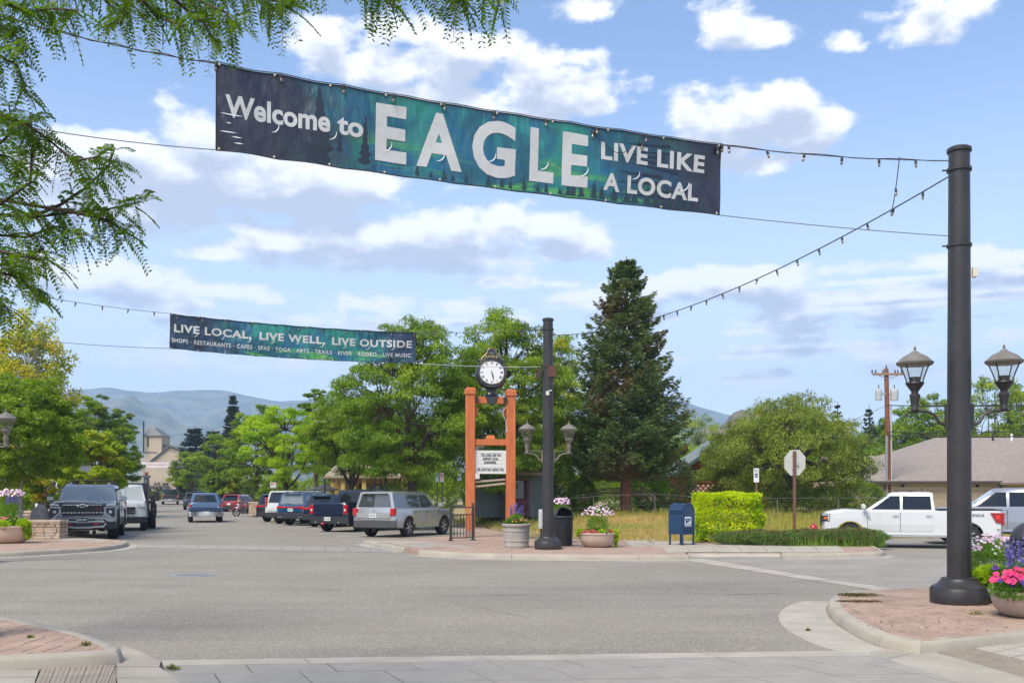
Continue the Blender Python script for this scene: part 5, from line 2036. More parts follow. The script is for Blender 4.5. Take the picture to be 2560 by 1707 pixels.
# the long light string from the big pole down to the middle pole
S_a = Vector((P1[0] - .16, P1[1], ZP(443, P1[1])))
S_b = Vector((P2[0] + .12, P2[1], ZP(838, P2[1])))
_, ps, cs = cable('long light string running down from the big pole to the middle pole', [S_a, S_b], .010, 'string_lights', sag=.55, m=M_WIRE, n=40)
_['category'] = 'string lights'
bulbs(_, cs, along(ps, .62, .5))
q0 = mid(A1, Vector(pc[0]), .22)
q1 = ps[3]
_, pz, cz_ = cable('short loose end of light string drooping between the two spans by the big pole', [q0, q1], .007, 'string_lights', sag=.06, m=M_WIRE)
_['category'] = 'string lights'
bulbs(_, cz_, [pz[7], pz[-1]])
# small porcelain insulators on the upper left cable
ins = thing('cable_insulator', 'small round insulator on the upper left banner cable, outer one', 'insulator', mid(A4, TL, .33) + Vector((0, 0, -.05)))
MB().ball((0, 0, 0), .03, 8).build('insulator_body', mat('brown_porcelain', (.25, .17, .12), .3), ins)
dup(ins, mid(A4, TL, .56) + Vector((0, 0, -.05)), 0, 'small round insulator on the upper left banner cable, inner one')

# far pale banner across the street
Yf = 122
TLf, BLf, TRf, BRf = WP(330, 1153, Yf), WP(330, 1168, Yf), WP(457, 1153, Yf), WP(457, 1169, Yf)
bf, Sf = banner('banner', 'far whitish banner across the street with faded red print', TLf, BLf, TRf, BRf, mat('faded_pink_cloth', (.62, .55, .53), .7, var=.06, scale=.8), sag=.05, rip=.02, seed=7, nu=30, nv=4)
mbx = MB()
for i in range(22):
    u = .28 + i * .03
    mbx.rings([[Sf(u, .35, .02), Sf(u, .6, .02)], [Sf(u + .018, .35, .02), Sf(u + .018, .6, .02)]], cap=False, closed=False)
mbx.build('faded_print', mat('faded_red_print', (.56, .42, .40), .7), bf, kind='stuff')
cable('far cable holding the white banner, upper', [TRf, WP(526, 1150, 122)], .02, sag=.05)
cable('far cable holding the white banner, lower', [BRf, WP(526, 1170, 122)], .02, sag=.05)

# ---- orange clock frame with letter board
M_ORANGE = mat('orange_stain', (.50, .135, .038), .7, var=.16, scale=3, stretch=(3, 3, .5), bump=.15, bscale=40)
Yc = G(1229, 1341, .13)[1]
sc = F / Yc
cx = XP(1226, Yc)
fr = thing('clock_frame', 'orange timber frame carrying letter board and clock on the brick corner', 'sign frame', (cx, Yc, .13), math.radians(8))
zc_ = lambda y: ZP(y, Yc) - .13
pw = .33
for s in (-1, 1):
    x = s * .75
    top = zc_(987 if s < 0 else 990)
    mb = MB().box((x, 0, top / 2), (pw, pw, top))
    p = mb.build('post', M_ORANGE, fr, bevel=.012)
    mb = MB().box((x, 0, top + .10), (pw + .07, pw + .07, .2))
    mb.rings([[(x - .20, -.20, top + .2), (x + .20, -.20, top + .2), (x + .20, .20, top + .2), (x - .20, .20, top + .2)],
              [(x - .14, -.14, top + .25), (x + .14, -.14, top + .25), (x + .14, .14, top + .25), (x - .14, .14, top + .25)]])
    mb.build('post_cap', M_ORANGE, p, bevel=.01)
    mb = MB().box((x, 0, .12), (pw + .05, pw + .05, .24))
    mb.build('post_base', mat('orange_plinth', (.33, .22, .16), .8), p)
for (ya, yb, nm) in ((992, 1009, 'beam'), (1098, 1113, 'beam')):
    mb = MB().box((0, 0, (zc_(ya) + zc_(yb)) / 2), (1.5 - pw + .01, .22, zc_(ya) - zc_(yb)))
    mb.build(nm, M_ORANGE, fr, bevel=.008)
mb = MB().box((0, 0, zc_(1093)), (.36, .2, .15), taper=.75)
mb.build('block', M_ORANGE, fr, bevel=.01)
for s in (-1, 1):
    mb = MB().box((s * (.585 - .06), 0, zc_(1030)), (.13, .18, .34), taper=1)
    mb.build('bracket', mat('brown_orange_bracket', (.24, .08, .035), .7), fr, bevel=.01)
    mb = MB().box((s * .53, -.17, zc_(1000)), (.12, .12, .2))
    mb.build('uplight', M_BLACK, fr, bevel=.01)
mb = MB().tube([(.58, -.12, zc_(1018)), (.46, -.14, zc_(1026)), (.46, -.14, zc_(1038)), (.56, -.13, zc_(1052)), (.58, -.13, zc_(1072))], .016, 8)
mb.box((.58, -.15, zc_(1076)), (.05, .05, .12))
mb.build('conduit', mat('grey_conduit', (.4, .4, .4), .5), fr)
# letter board
zt, zb_ = zc_(1126), zc_(1184)
bd = MB().box((0, -.02, (zt + zb_) / 2), (1.5 - pw - .01, .10, zt - zb_)).build('letter_board', mat('board_white', (.66, .66, .61), .5), fr, bevel=.006)
rails = MB()
hB = zt - zb_
for i in range(6):
    z = zt - hB * (.10 + .155 * i)
    rails.box((0, -.073, z), (1.02, .005, .008))
rails.build('rail', mat('board_rail', (.38, .36, .30), .5), bd, kind='stuff')
lt = MB()
M3 = lambda x, y: (x, -.0765, y)
W_ = 1.12
for (s_, x0, x1, f0) in (('YOU LOOK LIKE YOU', -.36, .38, .135), ('SUPPORT LOCAL', -.29, .29, .295), ('BUSINESSES.', -.24, .22, .455), ('WE LOVE THAT ABOUT YOU', -.50, .49, .76)):
    text_on(lt, s_, M3, x0, x1, zt - hB * (f0 + .125), zt - hB * f0, bold=.05, spacing=1.15)
lt.build('board_lettering', mat('black_letter', (.03, .03, .035), .5), bd, kind='stuff')
for (ya, yb, o_) in ((1204, 1198, .0), (1216, 1208, .02)):
    mb = MB()
    a, b_ = Vector((-.56, -.08 + o_, zc_(ya))), Vector((.54, -.08 + o_, zc_(yb)))
    mb.M = Matrix.Translation((a + b_) / 2) @ Matrix.Rotation(-math.atan2((b_ - a).z, (b_ - a).x), 4, 'Y')
    mb.box((0, 0, 0), ((b_ - a).length, .05, .075))
    mb.build('batten', mat('raw_timber', (.36, .27, .19), .8, var=.2, scale=4, stretch=(.4, 4, 4)), fr, bevel=.005)
mb = MB().box((-.50, -.17, zc_(1190)), (.16, .02, .20))
mb.build('notice', mat('notice_paper', (.62, .55, .52), .7), fr)

# clock on the frame's upper beam
ck = thing('street_clock', 'black ornamental double-faced clock with EAGLE crest on the orange frame', 'clock', fr.matrix_basis @ Vector((.03, 0, zc_(992))), math.radians(8))
ck.location = (cx + .03, Yc, .13 + zc_(992))
ck.scale = (1.16, 1.16, 1.08)
M_CLK = mat('gloss_black', (.012, .013, .013), .25, coat=.5)
M_GOLD = mat('gold_leaf', (.55, .40, .17), .35, metal=.7)
cz0 = ZP(937, Yc) - ck.location.z
R = .455
rg = []
mb = MB()
out = []
for k in range(48):
    a = 2 * PI * k / 48
    rr = R * (1.0 + .10 * abs(math.cos(a)))
    if math.sin(a) < -.5:
        rr *= 1.06
    out.append((rr * math.cos(a) * .98, cz0 + rr * math.sin(a) * 1.13))
mb.rings([[(x * .9, -.17, cz0 + (z - cz0) * .9) for x, z in out], [(x, -.12, z) for x, z in out], [(x * 1.03, 0, cz0 + (z - cz0) * 1.03) for x, z in out], [(x, .12, z) for x, z in out], [(x * .9, .17, cz0 + (z - cz0) * .9) for x, z in out]])
case = mb.build('case', M_CLK, ck, smooth=True)
crest = [(-.40, cz0 + .34), (-.43, cz0 + .44), (-.36, cz0 + .47), (-.28, cz0 + .56), (-.20, cz0 + .64), (-.15, cz0 + .70), (-.14, cz0 + .78), (-.07, cz0 + .84), (0, cz0 + .86), (.07, cz0 + .84), (.14, cz0 + .78), (.15, cz0 + .70), (.20, cz0 + .64), (.28, cz0 + .56), (.36, cz0 + .47), (.43, cz0 + .44), (.40, cz0 + .34), (0, cz0 + .3)]
MB().prism(crest, .22, 'y', 0).build('crest', M_CLK, ck, bevel=.012)
edge = [(x * .93, z - .012) for x, z in crest[1:16]]
MB().tube([(x, -.113, z) for x, z in edge], .008, 5).build('gold_trim', M_GOLD, ck)
lt = MB()
text_on(lt, 'EAGLE', lambda x, y: (x, -.178 + .063, y + (-.32 * x * x)), -.20, .20, cz0 + .515, cz0 + .60, bold=.02, spacing=1.1)
text_on(lt, '1905', lambda x, y: (x, -.178 + .063, y), -.06, .06, cz0 + .65, cz0 + .685, bold=.02)
lt.build('crest_lettering', M_GOLD, ck, kind='stuff')
for sgn in (-1, 1):
    ring = [(.40 * math.cos(2 * PI * k / 40), sgn * .175, cz0 + .40 * math.sin(2 * PI * k / 40)) for k in range(41)]
    MB().tube(ring, .016, 6, cap=False).build('bezel', mat('bronze_bezel', (.13, .09, .05), .35, metal=.6), ck, smooth=True)
    mb = MB()
    mb.rings([[(.39 * math.cos(2 * PI * k / 40), sgn * .172, cz0 + .39 * math.sin(2 * PI * k / 40)) for k in range(40)], [(.39 * math.cos(2 * PI * k / 40), sgn * .177, cz0 + .39 * math.sin(2 * PI * k / 40)) for k in range(40)]])
    dial = mb.build('dial', mat('dial_white', (.74, .74, .72), .4), ck)
    if sgn > 0:
        continue
    rom = ['XII', 'I', 'II', 'III', 'IIII', 'V', 'VI', 'VII', 'VIII', 'IX', 'X', 'XI']
    nm_ = MB()
    for k, rt in enumerate(rom):
        a = PI / 2 - k * PI / 6
        c_, s_ = math.cos(a), math.sin(a)
        w_ = .022 + .018 * len(rt)

        def Mx(x, y, c_=c_, s_=s_):
            r = .275 + y
            return (c_ * r + s_ * x, -.1785, cz0 + s_ * r - c_ * x)
        text_on(nm_, rt, Mx, -w_ / 2, w_ / 2, 0, .085, bold=.03)
    for k in range(60):
        a = 2 * PI * k / 60
        nm_.add([(math.cos(a + d) * r, -.1785, cz0 + math.sin(a + d) * r) for d, r in ((-.008, .368), (.008, .368), (.008, .38), (-.008, .38))], [(0, 1, 2, 3)])
    nm_.build('numeral', M_BLACK, dial, kind='stuff')

    def hand(ang, L, w, nm, y_):
        c_, s_ = math.sin(ang), math.cos(ang)
        pts = [(-.06, w * .6), (.0, w), (L * .55, w * 1.5), (L * .75, w * .8), (L, .002)]
        Vv = [(r * c_ + h_ * s_ * sg, y_, cz0 + r * s_ - h_ * c_ * sg) for sg in (1, -1) for r, h_ in pts]
        mb = MB()
        mb.rings([[Vv[i], Vv[i + 5]] for i in range(5)], cap=False, closed=False)
        mb.build(nm, M_BLACK, dial)
    hand(math.radians(164), .22, .016, 'hour_hand', -.182)
    hand(math.radians(168), .34, .010, 'minute_hand', -.185)
mb = MB().lathe([(.30, .03), (.24, .05), (.20, .09), (.15, .13), (.13, .20), (.17, .25)], 24, (0, 0, -.02), 1, .55)
mb.build('neck', M_CLK, ck, smooth=True)
for s in (-1, 1):
    MB().tube([(s * .42, -.05, cz0 - .28), (s * .34, -.05, cz0 - .38), (s * .26, -.05, cz0 - .40), (s * .25, -.05, cz0 - .47), (s * .17, -.05, cz0 - .52)], [.008, .016, .016, .014, .01], 6).build('scroll', M_GOLD, ck, smooth=True)
MB().prism([(-.19, .02), (.19, .02), (.13, -.22), (.06, -.26), (-.06, -.26), (-.13, -.22)], .28, 'y', 0).build('mounting_bracket', M_CLK, ck, bevel=.01)

# ---- low iron railing panel
Yr = G(1155, 1351, .13)[1]
rl = thing('iron_railing', 'short black iron railing panel with lattice top, left of the orange frame', 'railing', (XP(1155, Yr), Yr, .13), math.radians(30))
hw_ = .42
M_IRON = mat('iron_paint', (.038, .036, .033), .5)
for s in (-1, 1):
    mb = MB().box((s * hw_, 0, .60), (.075, .075, 1.2))
    mb.ball((s * hw_, 0, 1.25), .042, 10)
    mb.box((s * hw_, 0, .02), (.16, .16, .03))
    mb.build('post', M_IRON, rl, bevel=.005)
for z in (.10, .88, 1.12):
    MB().box((0, 0, z), (hw_ * 2 - .075, .035, .035)).build('rail', M_IRON, rl)
for i in range(6):
    x = -hw_ + .12 + i * (2 * hw_ - .24) / 5
    MB().box((x, 0, .49), (.02, .02, .745)).build('bar', M_IRON, rl)
mb = MB()
for i in range(6):
    x0 = -hw_ + .05 + i * .125
    mb.tube([(x0, -.005, .90), (x0 + .115, -.005, 1.10)], .010, 5)
    mb.tube([(x0 + .115, .005, .90), (x0, .005, 1.10)], .010, 5)
mb.build('lattice', mat('brass_lattice', (.42, .34, .16), .5, metal=.3), rl, kind='stuff')

# ---- planters and flowers
M_PLC = mat('grey_planter_concrete', (.33, .30, .265), .85, var=.12, scale=3, bump=.25, bscale=60)
M_PLT = mat('tan_planter_concrete', (.47, .36, .28), .8, var=.10, scale=3, bump=.2, bscale=60)
Yp = G(1291, 1368, .13)[1]


def drum(label, x, Y, sc_=1.0):
    t = thing('planter', label, 'planter', (XP(x, Y), Y, .13))
    t.scale = (sc_,) * 3
    mb = MB().lathe([(.35, 0), (.365, .02), (.365, .08), (.355, .10), (.36, .18), (.375, .19), (.375, .22), (.362, .23), (.375, .47), (.39, .48), (.39, .51), (.38, .52), (.385, .60), (.42, .62), (.435, .65), (.43, .685), (.39, .70), (.36, .69), (.34, .64)], 36)
    mb.build('pot', M_PLC, t, smooth=True)
    MB().lathe([(.35, .62), (.35, .64)], 24).build('soil', M_JOINT, t)
    return t


def bowl(label, x, Y, R=.57, h=.43, m=None):
    t = thing('planter', label, 'planter', (XP(x, Y), Y, .13))
    k = R / .57
    prof = [(.30, 0), (.36, .015), (.44, .06), (.50, .13), (.535, .22), (.55, .31), (.555, .335), (.575, .345), (.58, .365), (.575, .385), (.55, .39), (.525, .385), (.52, .34)]
    mb = MB().lathe([(r * k, z * h / .39) for r, z in prof], 40)
    mb.build('bowl', m or M_PLT, t, smooth=True)
    MB().lathe([(.52 * k, h * .90), (.52 * k, h * .92)], 24).build('soil', M_JOINT, t)
    return t


def plant(name, label, c, sprays, m, blossom=None, cat='flowers'):
    """sprays: (dx,dy,dz, rx,ry,rz, n, leaf L, leaf W); blossom: list of (m, n, size, centre, radii)"""
    root = thing(name, label, cat, c)
    parts = []
    for (dx, dy, dz, rx, ry, rz_, n, l, w) in sprays:
        d = rdirs(n)
        r = rng.uniform(.2, 1, n) ** .5
        C = np.array([dx, dy, dz]) + d * r[:, None] * np.array([rx, ry, rz_])
        A = d + rdirs(n) * .6 + np.array([0, 0, .3])
        parts.append(leaf_quads(C, A, rdirs(n) + d * .4 + np.array([0, -.5, .5]), l * rng.uniform(.6, 1.3, n), w * rng.uniform(.6, 1.3, n)))
    V, Q = join_np(parts)
    put('foliage', mesh_np('foliage', V, Q, m), root)
    for (bmt, n, size, cc_, rr_, shape) in (blossom or []):
        d = rdirs(n)
        d[:, 1] = -np.abs(d[:, 1]) * .8 + .2 * d[:, 1]
        d[:, 2] = np.abs(d[:, 2]) * .9
        C = np.array(cc_) + d * rng.uniform(.75, 1.08, (n, 1)) * np.array(rr_)
        Vs, Qs = [], []
        if shape == 'disc':
            k = 10
            N_ = unit(d + np.array([0, -.9, .6]) + rdirs(n) * .4)
            U_ = unit(np.cross(N_, rdirs(n)))
            W_2 = np.cross(N_, U_)
            for i in range(n):
                ctr = C[i] - N_[i] * size * .15
                o = len(Vs)
                Vs.append(ctr)
                s_ = size * rng.uniform(.8, 1.2)
                for j in range(k):
                    a = 2 * PI * j / k
                    rj = s_ * (.5 if j % 2 == 0 else .40)
                    Vs.append(C[i] + (U_[i] * math.cos(a) + W_2[i] * math.sin(a)) * rj)
                for j in range(k):
                    Qs.append((o, o + 1 + j, o + 1 + (j + 1) % k))
        else:
            for i in range(n):     # spikes of small florets
                hgt = size * rng.uniform(.7, 1.2)
                lean = rng.normal(0, .12, 2)
                for j in range(34):
                    t = rng.random()
                    a = rng.uniform(0, 2 * PI)
                    rr2 = .020 * (1 - t * .6)
                    p = C[i] + np.array([lean[0] * t * hgt + math.cos(a) * rr2, lean[1] * t * hgt + math.sin(a) * rr2, t * hgt])
                    o = len(Vs)
                    q = rng.normal(0, .011, (3, 3))
                    Vs += [p + q[0], p + q[1], p + q[2]]
                    Qs.append((o, o + 1, o + 2))
        put('blossom', mesh_np('blossom', np.array(Vs), np.array(Qs), bmt), root, kind='stuff')
    return root


B_RED = mat('petunia_red', (.50, .012, .035), .6)
B_MAG = mat('petunia_magenta', (.52, .015, .11), .6)
B_PUR = mat('petunia_purple', (.07, .015, .16), .6)
B_PINK = mat('cosmos_pink', (.62, .42, .52), .6, var=.2, scale=15)
B_SAL = mat('salvia_violet', (.17, .13, .42), .6)
B_COR = mat('coral_blossom', (.62, .18, .14), .6)
B_YEL = mat('yellow_blossom', (.65, .45, .03), .6)
B_DRK = mat('dark_coleus', (.035, .008, .02), .6)
LM_PL = leaf_mat('bedding_leaves', (.08, .19, .02), (.16, .30, .04), None, .35, 5)
LM_PLL = leaf_mat('lime_vine_leaves', (.26, .42, .015), (.48, .60, .03), None, .4, 4)
LM_PLC = leaf_mat('cosmos_leaves', (.13, .27, .02), (.24, .40, .03), None, .4, 5)

drum('tall ribbed grey concrete planter left of the middle pole', 1291, Yp)
pX = XP(1291, Yp)
plant('salvia_plant', 'violet salvia rising from the back of the ribbed planter', (pX, Yp, .78), [(0, .05, .20, .22, .2, .18, 700, .07, .02)], LM_PLC, [(B_SAL, 26, .26, (.0, .05, .28), (.20, .12, .10), 'spike')])
plant('lantana_plant', 'green bedding plant with coral blossoms in the ribbed planter', (pX, Yp, .78), [(0, -.03, .08, .36, .34, .16, 1600, .06, .03), (-.05, -.2, .16, .25, .15, .14, 500, .06, .03)], LM_PL, [(B_COR, 14, .075, (.05, -.12, .12), (.24, .2, .14), 'disc'), (B_YEL, 4, .05, (-.1, -.15, .1), (.2, .2, .1), 'disc')])
Yb = G(1494, 1367, .13)[1]
bX = XP(1494, Yb)
bowl('shallow tan bowl planter of red petunias, right of the trash can', 1494, Yb)
plant('cosmos_plant', 'pink and white cosmos above the tan bowl by the trash can', (bX, Yb, .5), [(0, .05, .30, .36, .3, .26, 1700, .09, .012), (0, .05, .55, .3, .25, .25, 500, .10, .008)], LM_PLC, [(B_PINK, 70, .06, (0, .02, .56), (.48, .35, .34), 'disc'), (M_WHITE, 14, .05, (0, .02, .50), (.5, .35, .38), 'disc')])
plant('petunia_plant', 'red petunias along the rim of the tan bowl by the trash can', (bX, Yb, .5), [(0, -.05, .06, .52, .48, .14, 2200, .05, .03)], LM_PL, [(B_RED, 34, .085, (0, -.08, .05), (.56, .5, .14), 'disc'), (B_DRK, 22, .06, (0, -.08, .03), (.56, .5, .12), 'disc')])
plant('sweet_potato_vine', 'lime vine trailing over the right rim of the tan bowl by the trash can', (bX, Yb, .5), [(.50, -.15, -.02, .14, .2, .20, 500, .08, .055), (.1, -.35, .06, .16, .16, .10, 350, .08, .055), (-.52, -.05, .06, .14, .2, .12, 350, .08, .055), (.52, -.15, -.25, .05, .06, .12, 90, .07, .05)], LM_PLL, None, 'plant')
# planter mostly hidden behind the middle pole
drum('grey planter half hidden behind the trash can', 1402, Yb + 3.0, .9)
plant('cosmos_plant', 'pink cosmos standing up behind the trash can', (XP(1402, Yb + 3.0), Yb + 3.0, .75), [(0, 0, .35, .28, .25, .38, 1500, .10, .012)], LM_PLC, [(B_PINK, 60, .07, (0, 0, .62), (.34, .28, .24), 'disc')])

# right corner planters
Yq = 11.55
bowl('large tan bowl planter at the right edge with magenta petunias', 2585, 12.55, .52, .34)
plant('salvia_plant', 'tall violet salvia spikes in the petunia bowl at the right edge', (XP(2590, 12.55), 12.55, .45), [(0, .1, .22, .34, .3, .20, 1500, .07, .022)], LM_PLC, [(B_SAL, 60, .30, (-.02, .06, .28), (.36, .2, .10), 'spike')])
plant('petunia_plant', 'magenta and purple petunias spilling from the bowl at the right edge', (XP(2575, 12.55), 12.5, .44), [(-.1, -.15, .04, .50, .42, .15, 3200, .045, .028)], LM_PL, [(B_MAG, 34, .085, (-.26, -.12, .16), (.34, .4, .16), 'disc'), (B_RED, 14, .085, (-.05, -.12, .18), (.3, .4, .16), 'disc'), (B_PUR, 26, .075, (-.34, -.1, .08), (.30, .4, .18), 'disc'), (B_COR, 8, .07, (.05, -.1, .26), (.25, .3, .12), 'disc'), (B_YEL, 8, .05, (-.1, -.2, -.02), (.3, .4, .08), 'disc')])
bowl('tan bowl planter behind the big pole with lime vine', 2492, 14.6, .50, .36)
plant('cosmos_plant', 'tall pink cosmos with feathery leaves behind the big pole', (XP(2490, 14.6), 14.7, .45), [(0, .05, .20, .42, .35, .26, 3600, .08, .010), (.0, 0, .40, .36, .3, .18, 1100, .10, .007)], LM_PLC, [(B_PINK, 80, .055, (0, 0, .42), (.50, .3, .24), 'disc'), (M_WHITE, 22, .05, (-.1, 0, .34), (.50, .3, .26), 'disc')])
plant('sweet_potato_vine', 'bright lime vine mounding over the bowl behind the big pole', (XP(2450, 14.6), 14.3, .42), [(0, -.05, .06, .30, .24, .18, 1500, .085, .06), (-.12, -.1, -.12, .14, .16, .14, 300, .08, .055)], LM_PLL, None, 'plant')
plant('petunia_plant', 'small purple petunias between the two right bowls', (XP(2500, 14.0), 14.0, .5), [(0, 0, .05, .16, .14, .12, 300, .05, .03)], LM_PL, [(B_PUR, 10, .07, (0, 0, .08), (.14, .14, .12), 'disc')])

# left bowl planter
YbL = G(20, 1357, .13)[1]
bowl('wide tan bowl planter at the left edge before the stone wall', 18, YbL, .75, .56, mat('warm_tan_planter', (.56, .40, .29), .8, var=.08, scale=3, bump=.2, bscale=60))
lX = XP(18, YbL)
plant('sweet_potato_vine', 'lime vine hanging over the right rim of the left bowl planter', (lX, YbL, .62), [(.62, -.2, .10, .22, .25, .20, 900, .10, .07), (.76, -.2, -.15, .10, .12, .22, 350, .10, .07), (.15, -.55, .08, .26, .2, .18, 700, .10, .07)], LM_PLL, None, 'plant')
plant('coleus_plant', 'mixed green bedding and dark coleus in the left bowl planter', (lX, YbL, .62), [(0, 0, .10, .66, .55, .22, 3600, .07, .04)], LM_PL, [(B_DRK, 6, .09, (.3, -.5, -.02), (.1, .1, .1), 'disc'), (B_COR, 16, .06, (-.1, -.1, .25), (.5, .4, .12), 'disc')])
plant('cosmos_plant', 'pink and violet flowers rising above the left bowl planter', (lX, YbL, .7), [(-.05, .1, .40, .38, .3, .40, 2400, .10, .012)], LM_PLC, [(B_PINK, 60, .09, (.1, 0, .92), (.50, .3, .26), 'disc'), (B_SAL, 34, .26, (.15, 0, .66), (.25, .2, .1), 'spike')])

# ---- trash cans
Yt = G(1412, 1364, .13)[1]
M_CAN = mat('charcoal_can_paint', (.035, .036, .04), .45)


def can(label, x, Y, z=.13):
    t = thing('trash_can', label, 'trash can', (XP(x, Y), Y, z))
    mb = MB().lathe([(.24, .03), (.27, .84)], 28)
    mb.build('liner', M_BLACK, t)
    for k in range(28):
        a = 2 * PI * k / 28
        mb = MB()
        c_, s_ = math.cos(a), math.sin(a)
        q = lambda r, z, w_: (r * c_ - w_ * s_, r * s_ + w_ * c_, z)
        mb.rings([[q(.265, .02, -.02), q(.265, .02, .02), q(.282, .02, .02), q(.282, .02, -.02)], [q(.272, .2, -.02), q(.272, .2, .02), q(.288, .2, .02), q(.288, .2, -.02)], [q(.292, .86, -.022), q(.292, .86, .022), q(.308, .86, .022), q(.308, .86, -.022)]])
        mb.build('slat', M_CAN, t)
    MB().lathe([(.30, .84), (.335, .85), (.345, .875), (.335, .90), (.31, .905)], 32).build('rim', M_CAN, t, smooth=True)
    # domed hood with a broad opening facing the walk
    rings = []
    for i in range(9):
        e = i / 8 * PI / 2
        rings.append([(.30 * math.cos(e) * math.cos(a), .30 * math.cos(e) * math.sin(a), .90 + .27 * math.sin(e)) for a in [(-.15 + k / 20 * 1.3) * PI for k in range(21)]])
    mb = MB().rings(rings, cap=False, closed=False)
    hd = mb.build('hood', M_CAN, t, smooth=True)
    md = hd.modifiers.new('thick', 'SOLIDIFY')
    md.thickness = .015
    MB().lathe([(.29, .895), (.01, .90)], 24).build('opening', M_BLACK, t)
    t.rotation_euler = (0, 0, math.radians(20))
    return t


can('dark slatted trash can with domed hood behind the middle pole', 1407, Yt)
can('dark domed trash can behind the flowers at the right edge', 2584, 13.75)
# white utility cabinet between pole and planter
cb = thing('utility_cabinet', 'narrow pale utility cabinet behind the middle pole', 'cabinet', (XP(1353, 31.5), 31.5, .13))
MB().box((0, 0, .78), (.16, .20, .60)).build('cabinet_body', mat('pale_grey_metal', (.55, .56, .56), .5), cb, bevel=.008)
MB().tube([(0, 0, 0), (0, 0, .5)], .03, 8).build('post', M_BLACK, cb)
MB().box((0, -.105, .75), (.10, .006, .45)).build('door', mat('pale_grey_door', (.48, .49, .5), .5), cb)

# ---- blue mailbox
Ym = G(1704, 1361, .13)[1]
mbx_ = thing('mailbox', 'blue collection mailbox with postal eagle label beside the golden hedge', 'mailbox', (XP(1704, Ym), Ym, .13), math.radians(-50))
M_BLUE = mat('postal_blue', (.010, .043, .105), .35, coat=.3, var=.05, scale=3)
wd, dp, hb0, hb1 = .27, .28, .33, 1.02      # half width (x), half depth (y), body bottom, spring line of the round top
prof = [(-dp, hb0), (dp, hb0), (dp, hb1)] + [(dp * math.cos(a), hb1 + dp * .92 * math.sin(a)) for a in [PI * k / 14 for k in range(1, 14)]] + [(-dp, hb1)]
MB().prism(prof, wd * 2, 'x', 0).build('body', M_BLUE, mbx_, smooth=True)
for s in (-1, 1):
    rim = [(s * wd, y * 1.015, hb0 + (z - hb0) * 1.005) for y, z in prof] + [(s * wd, prof[0][0], prof[0][1])]
    MB().tube(rim, .012, 5).build('flange', M_BLUE, mbx_)
for sx_ in (-1, 1):
    for sy_ in (-1, 1):
        MB().box((sx_ * (wd - .02), sy_ * (dp - .025), .17), (.05, .05, .34)).build('leg', M_BLUE, mbx_, bevel=.004)
        MB().box((sx_ * (wd - .02), sy_ * (dp - .025), .012), (.09, .09, .02)).build('foot', M_PLASTIC, mbx_)
mb = MB()
mb.M = Matrix.Translation((0, -dp * .86, hb1 + dp * .42)) @ Matrix.Rotation(math.radians(-28), 4, 'X')
mb.box((0, 0, 0), (wd * 1.8, .05, .24))
mb.build('chute_door', mat('postal_blue_dark', (.010, .035, .085), .4), mbx_, bevel=.01)
MB().box((0, -dp - .02, hb1 - .02), (wd * 1.8, .05, .03)).build('chute_lip', M_BLUE, mbx_)
MB().box((0, -dp - .006, .62), (wd * 1.75, .012, .50)).build('front_panel', M_BLUE, mbx_, bevel=.004)
MB().box((.02, -dp - .012, .80), (wd * 1.6, .01, .015)).build('panel_line', mat('postal_blue_dark', (.01, .035, .085)), mbx_)
# label on the side (towards the hedge)
mb = MB().box((wd + .003, -.02, .72), (.006, .30, .30))
lab_ = mb.build('decal', mat('decal_white', (.68, .70, .72), .4), mbx_)
mb = MB()
xx = wd + .0075
mb.add([(xx, -.155, .80), (xx, .115, .845), (xx, .06, .74), (xx, -.12, .66)], [(0, 1, 2, 3)])
mb.build('eagle_emblem', mat('decal_blue', (.015, .05, .16), .4), lab_)
mb = MB()
xx = wd + .0085
mb.add([(xx, -.15, .83), (xx, .12, .80), (xx, .13, .815), (xx, -.06, .85)], [(0, 1, 2, 3)])
mb.add([(xx, -.10, .79), (xx, .02, .765), (xx, -.05, .745)], [(0, 1, 2)])
mb.build('eagle_wing', mat('decal_white'.replace('decal', 'wing'), (.7, .72, .74), .4), lab_)
lt = MB()
text_on(lt, 'UNITED STATES', lambda x, y: (wd + .008, x, y), -.15, .11, .615, .64, bold=.02)
text_on(lt, 'POSTAL SERVICE', lambda x, y: (wd + .008, x, y), -.15, .11, .58, .605, bold=.02)
lt.build('decal_lettering', mat('decal_blue', (.015, .05, .16)), lab_, kind='stuff')

# ---- signs
M_SPOST = mat('brown_sign_post', (.16, .065, .045), .6)
Ys_ = 31.6
ss = thing('stop_sign', 'grey back of an octagonal stop sign on a brown post', 'road sign', (XP(1986, Ys_), Ys_, .12), math.radians(0))
mb = MB().box((0, 0, (ZP(1127, Ys_) - .12) / 2), (.085, .085, ZP(1127, Ys_) - .12))
mb.build('post', M_SPOST, ss, bevel=.008)
oc = [(.44 * math.cos(PI / 8 + k * PI / 4), .44 * math.sin(PI / 8 + k * PI / 4)) for k in range(8)]
zo = ZP(1156, Ys_) - .12
mb = MB()
mb.M = Matrix.Translation((.03, .06, zo)) @ Matrix.Rotation(math.radians(-54), 4, 'Z')
mb.prism([(x, z) for x, z in oc], .008, 'y', 0)
mb.build('sign_plate', mat('bare_aluminium', (.46, .46, .42), .6, var=.05, scale=4), ss)
mb = MB()
mb.M = Matrix.Translation((.03, .06, zo)) @ Matrix.Rotation(math.radians(-54), 4, 'Z')
for (a_, b_) in (((.10, -.16), (.16, -.02)), ((.16, -.02), (.13, -.10)), ((.08, -.10), (.20, -.13)), ((.14, -.20), (.18, -.15))):
    mb.tube([(a_[0], -.007, a_[1]), (b_[0], -.007, b_[1])], .007, 4)
mb.build('graffiti', M_BLACK, ss)
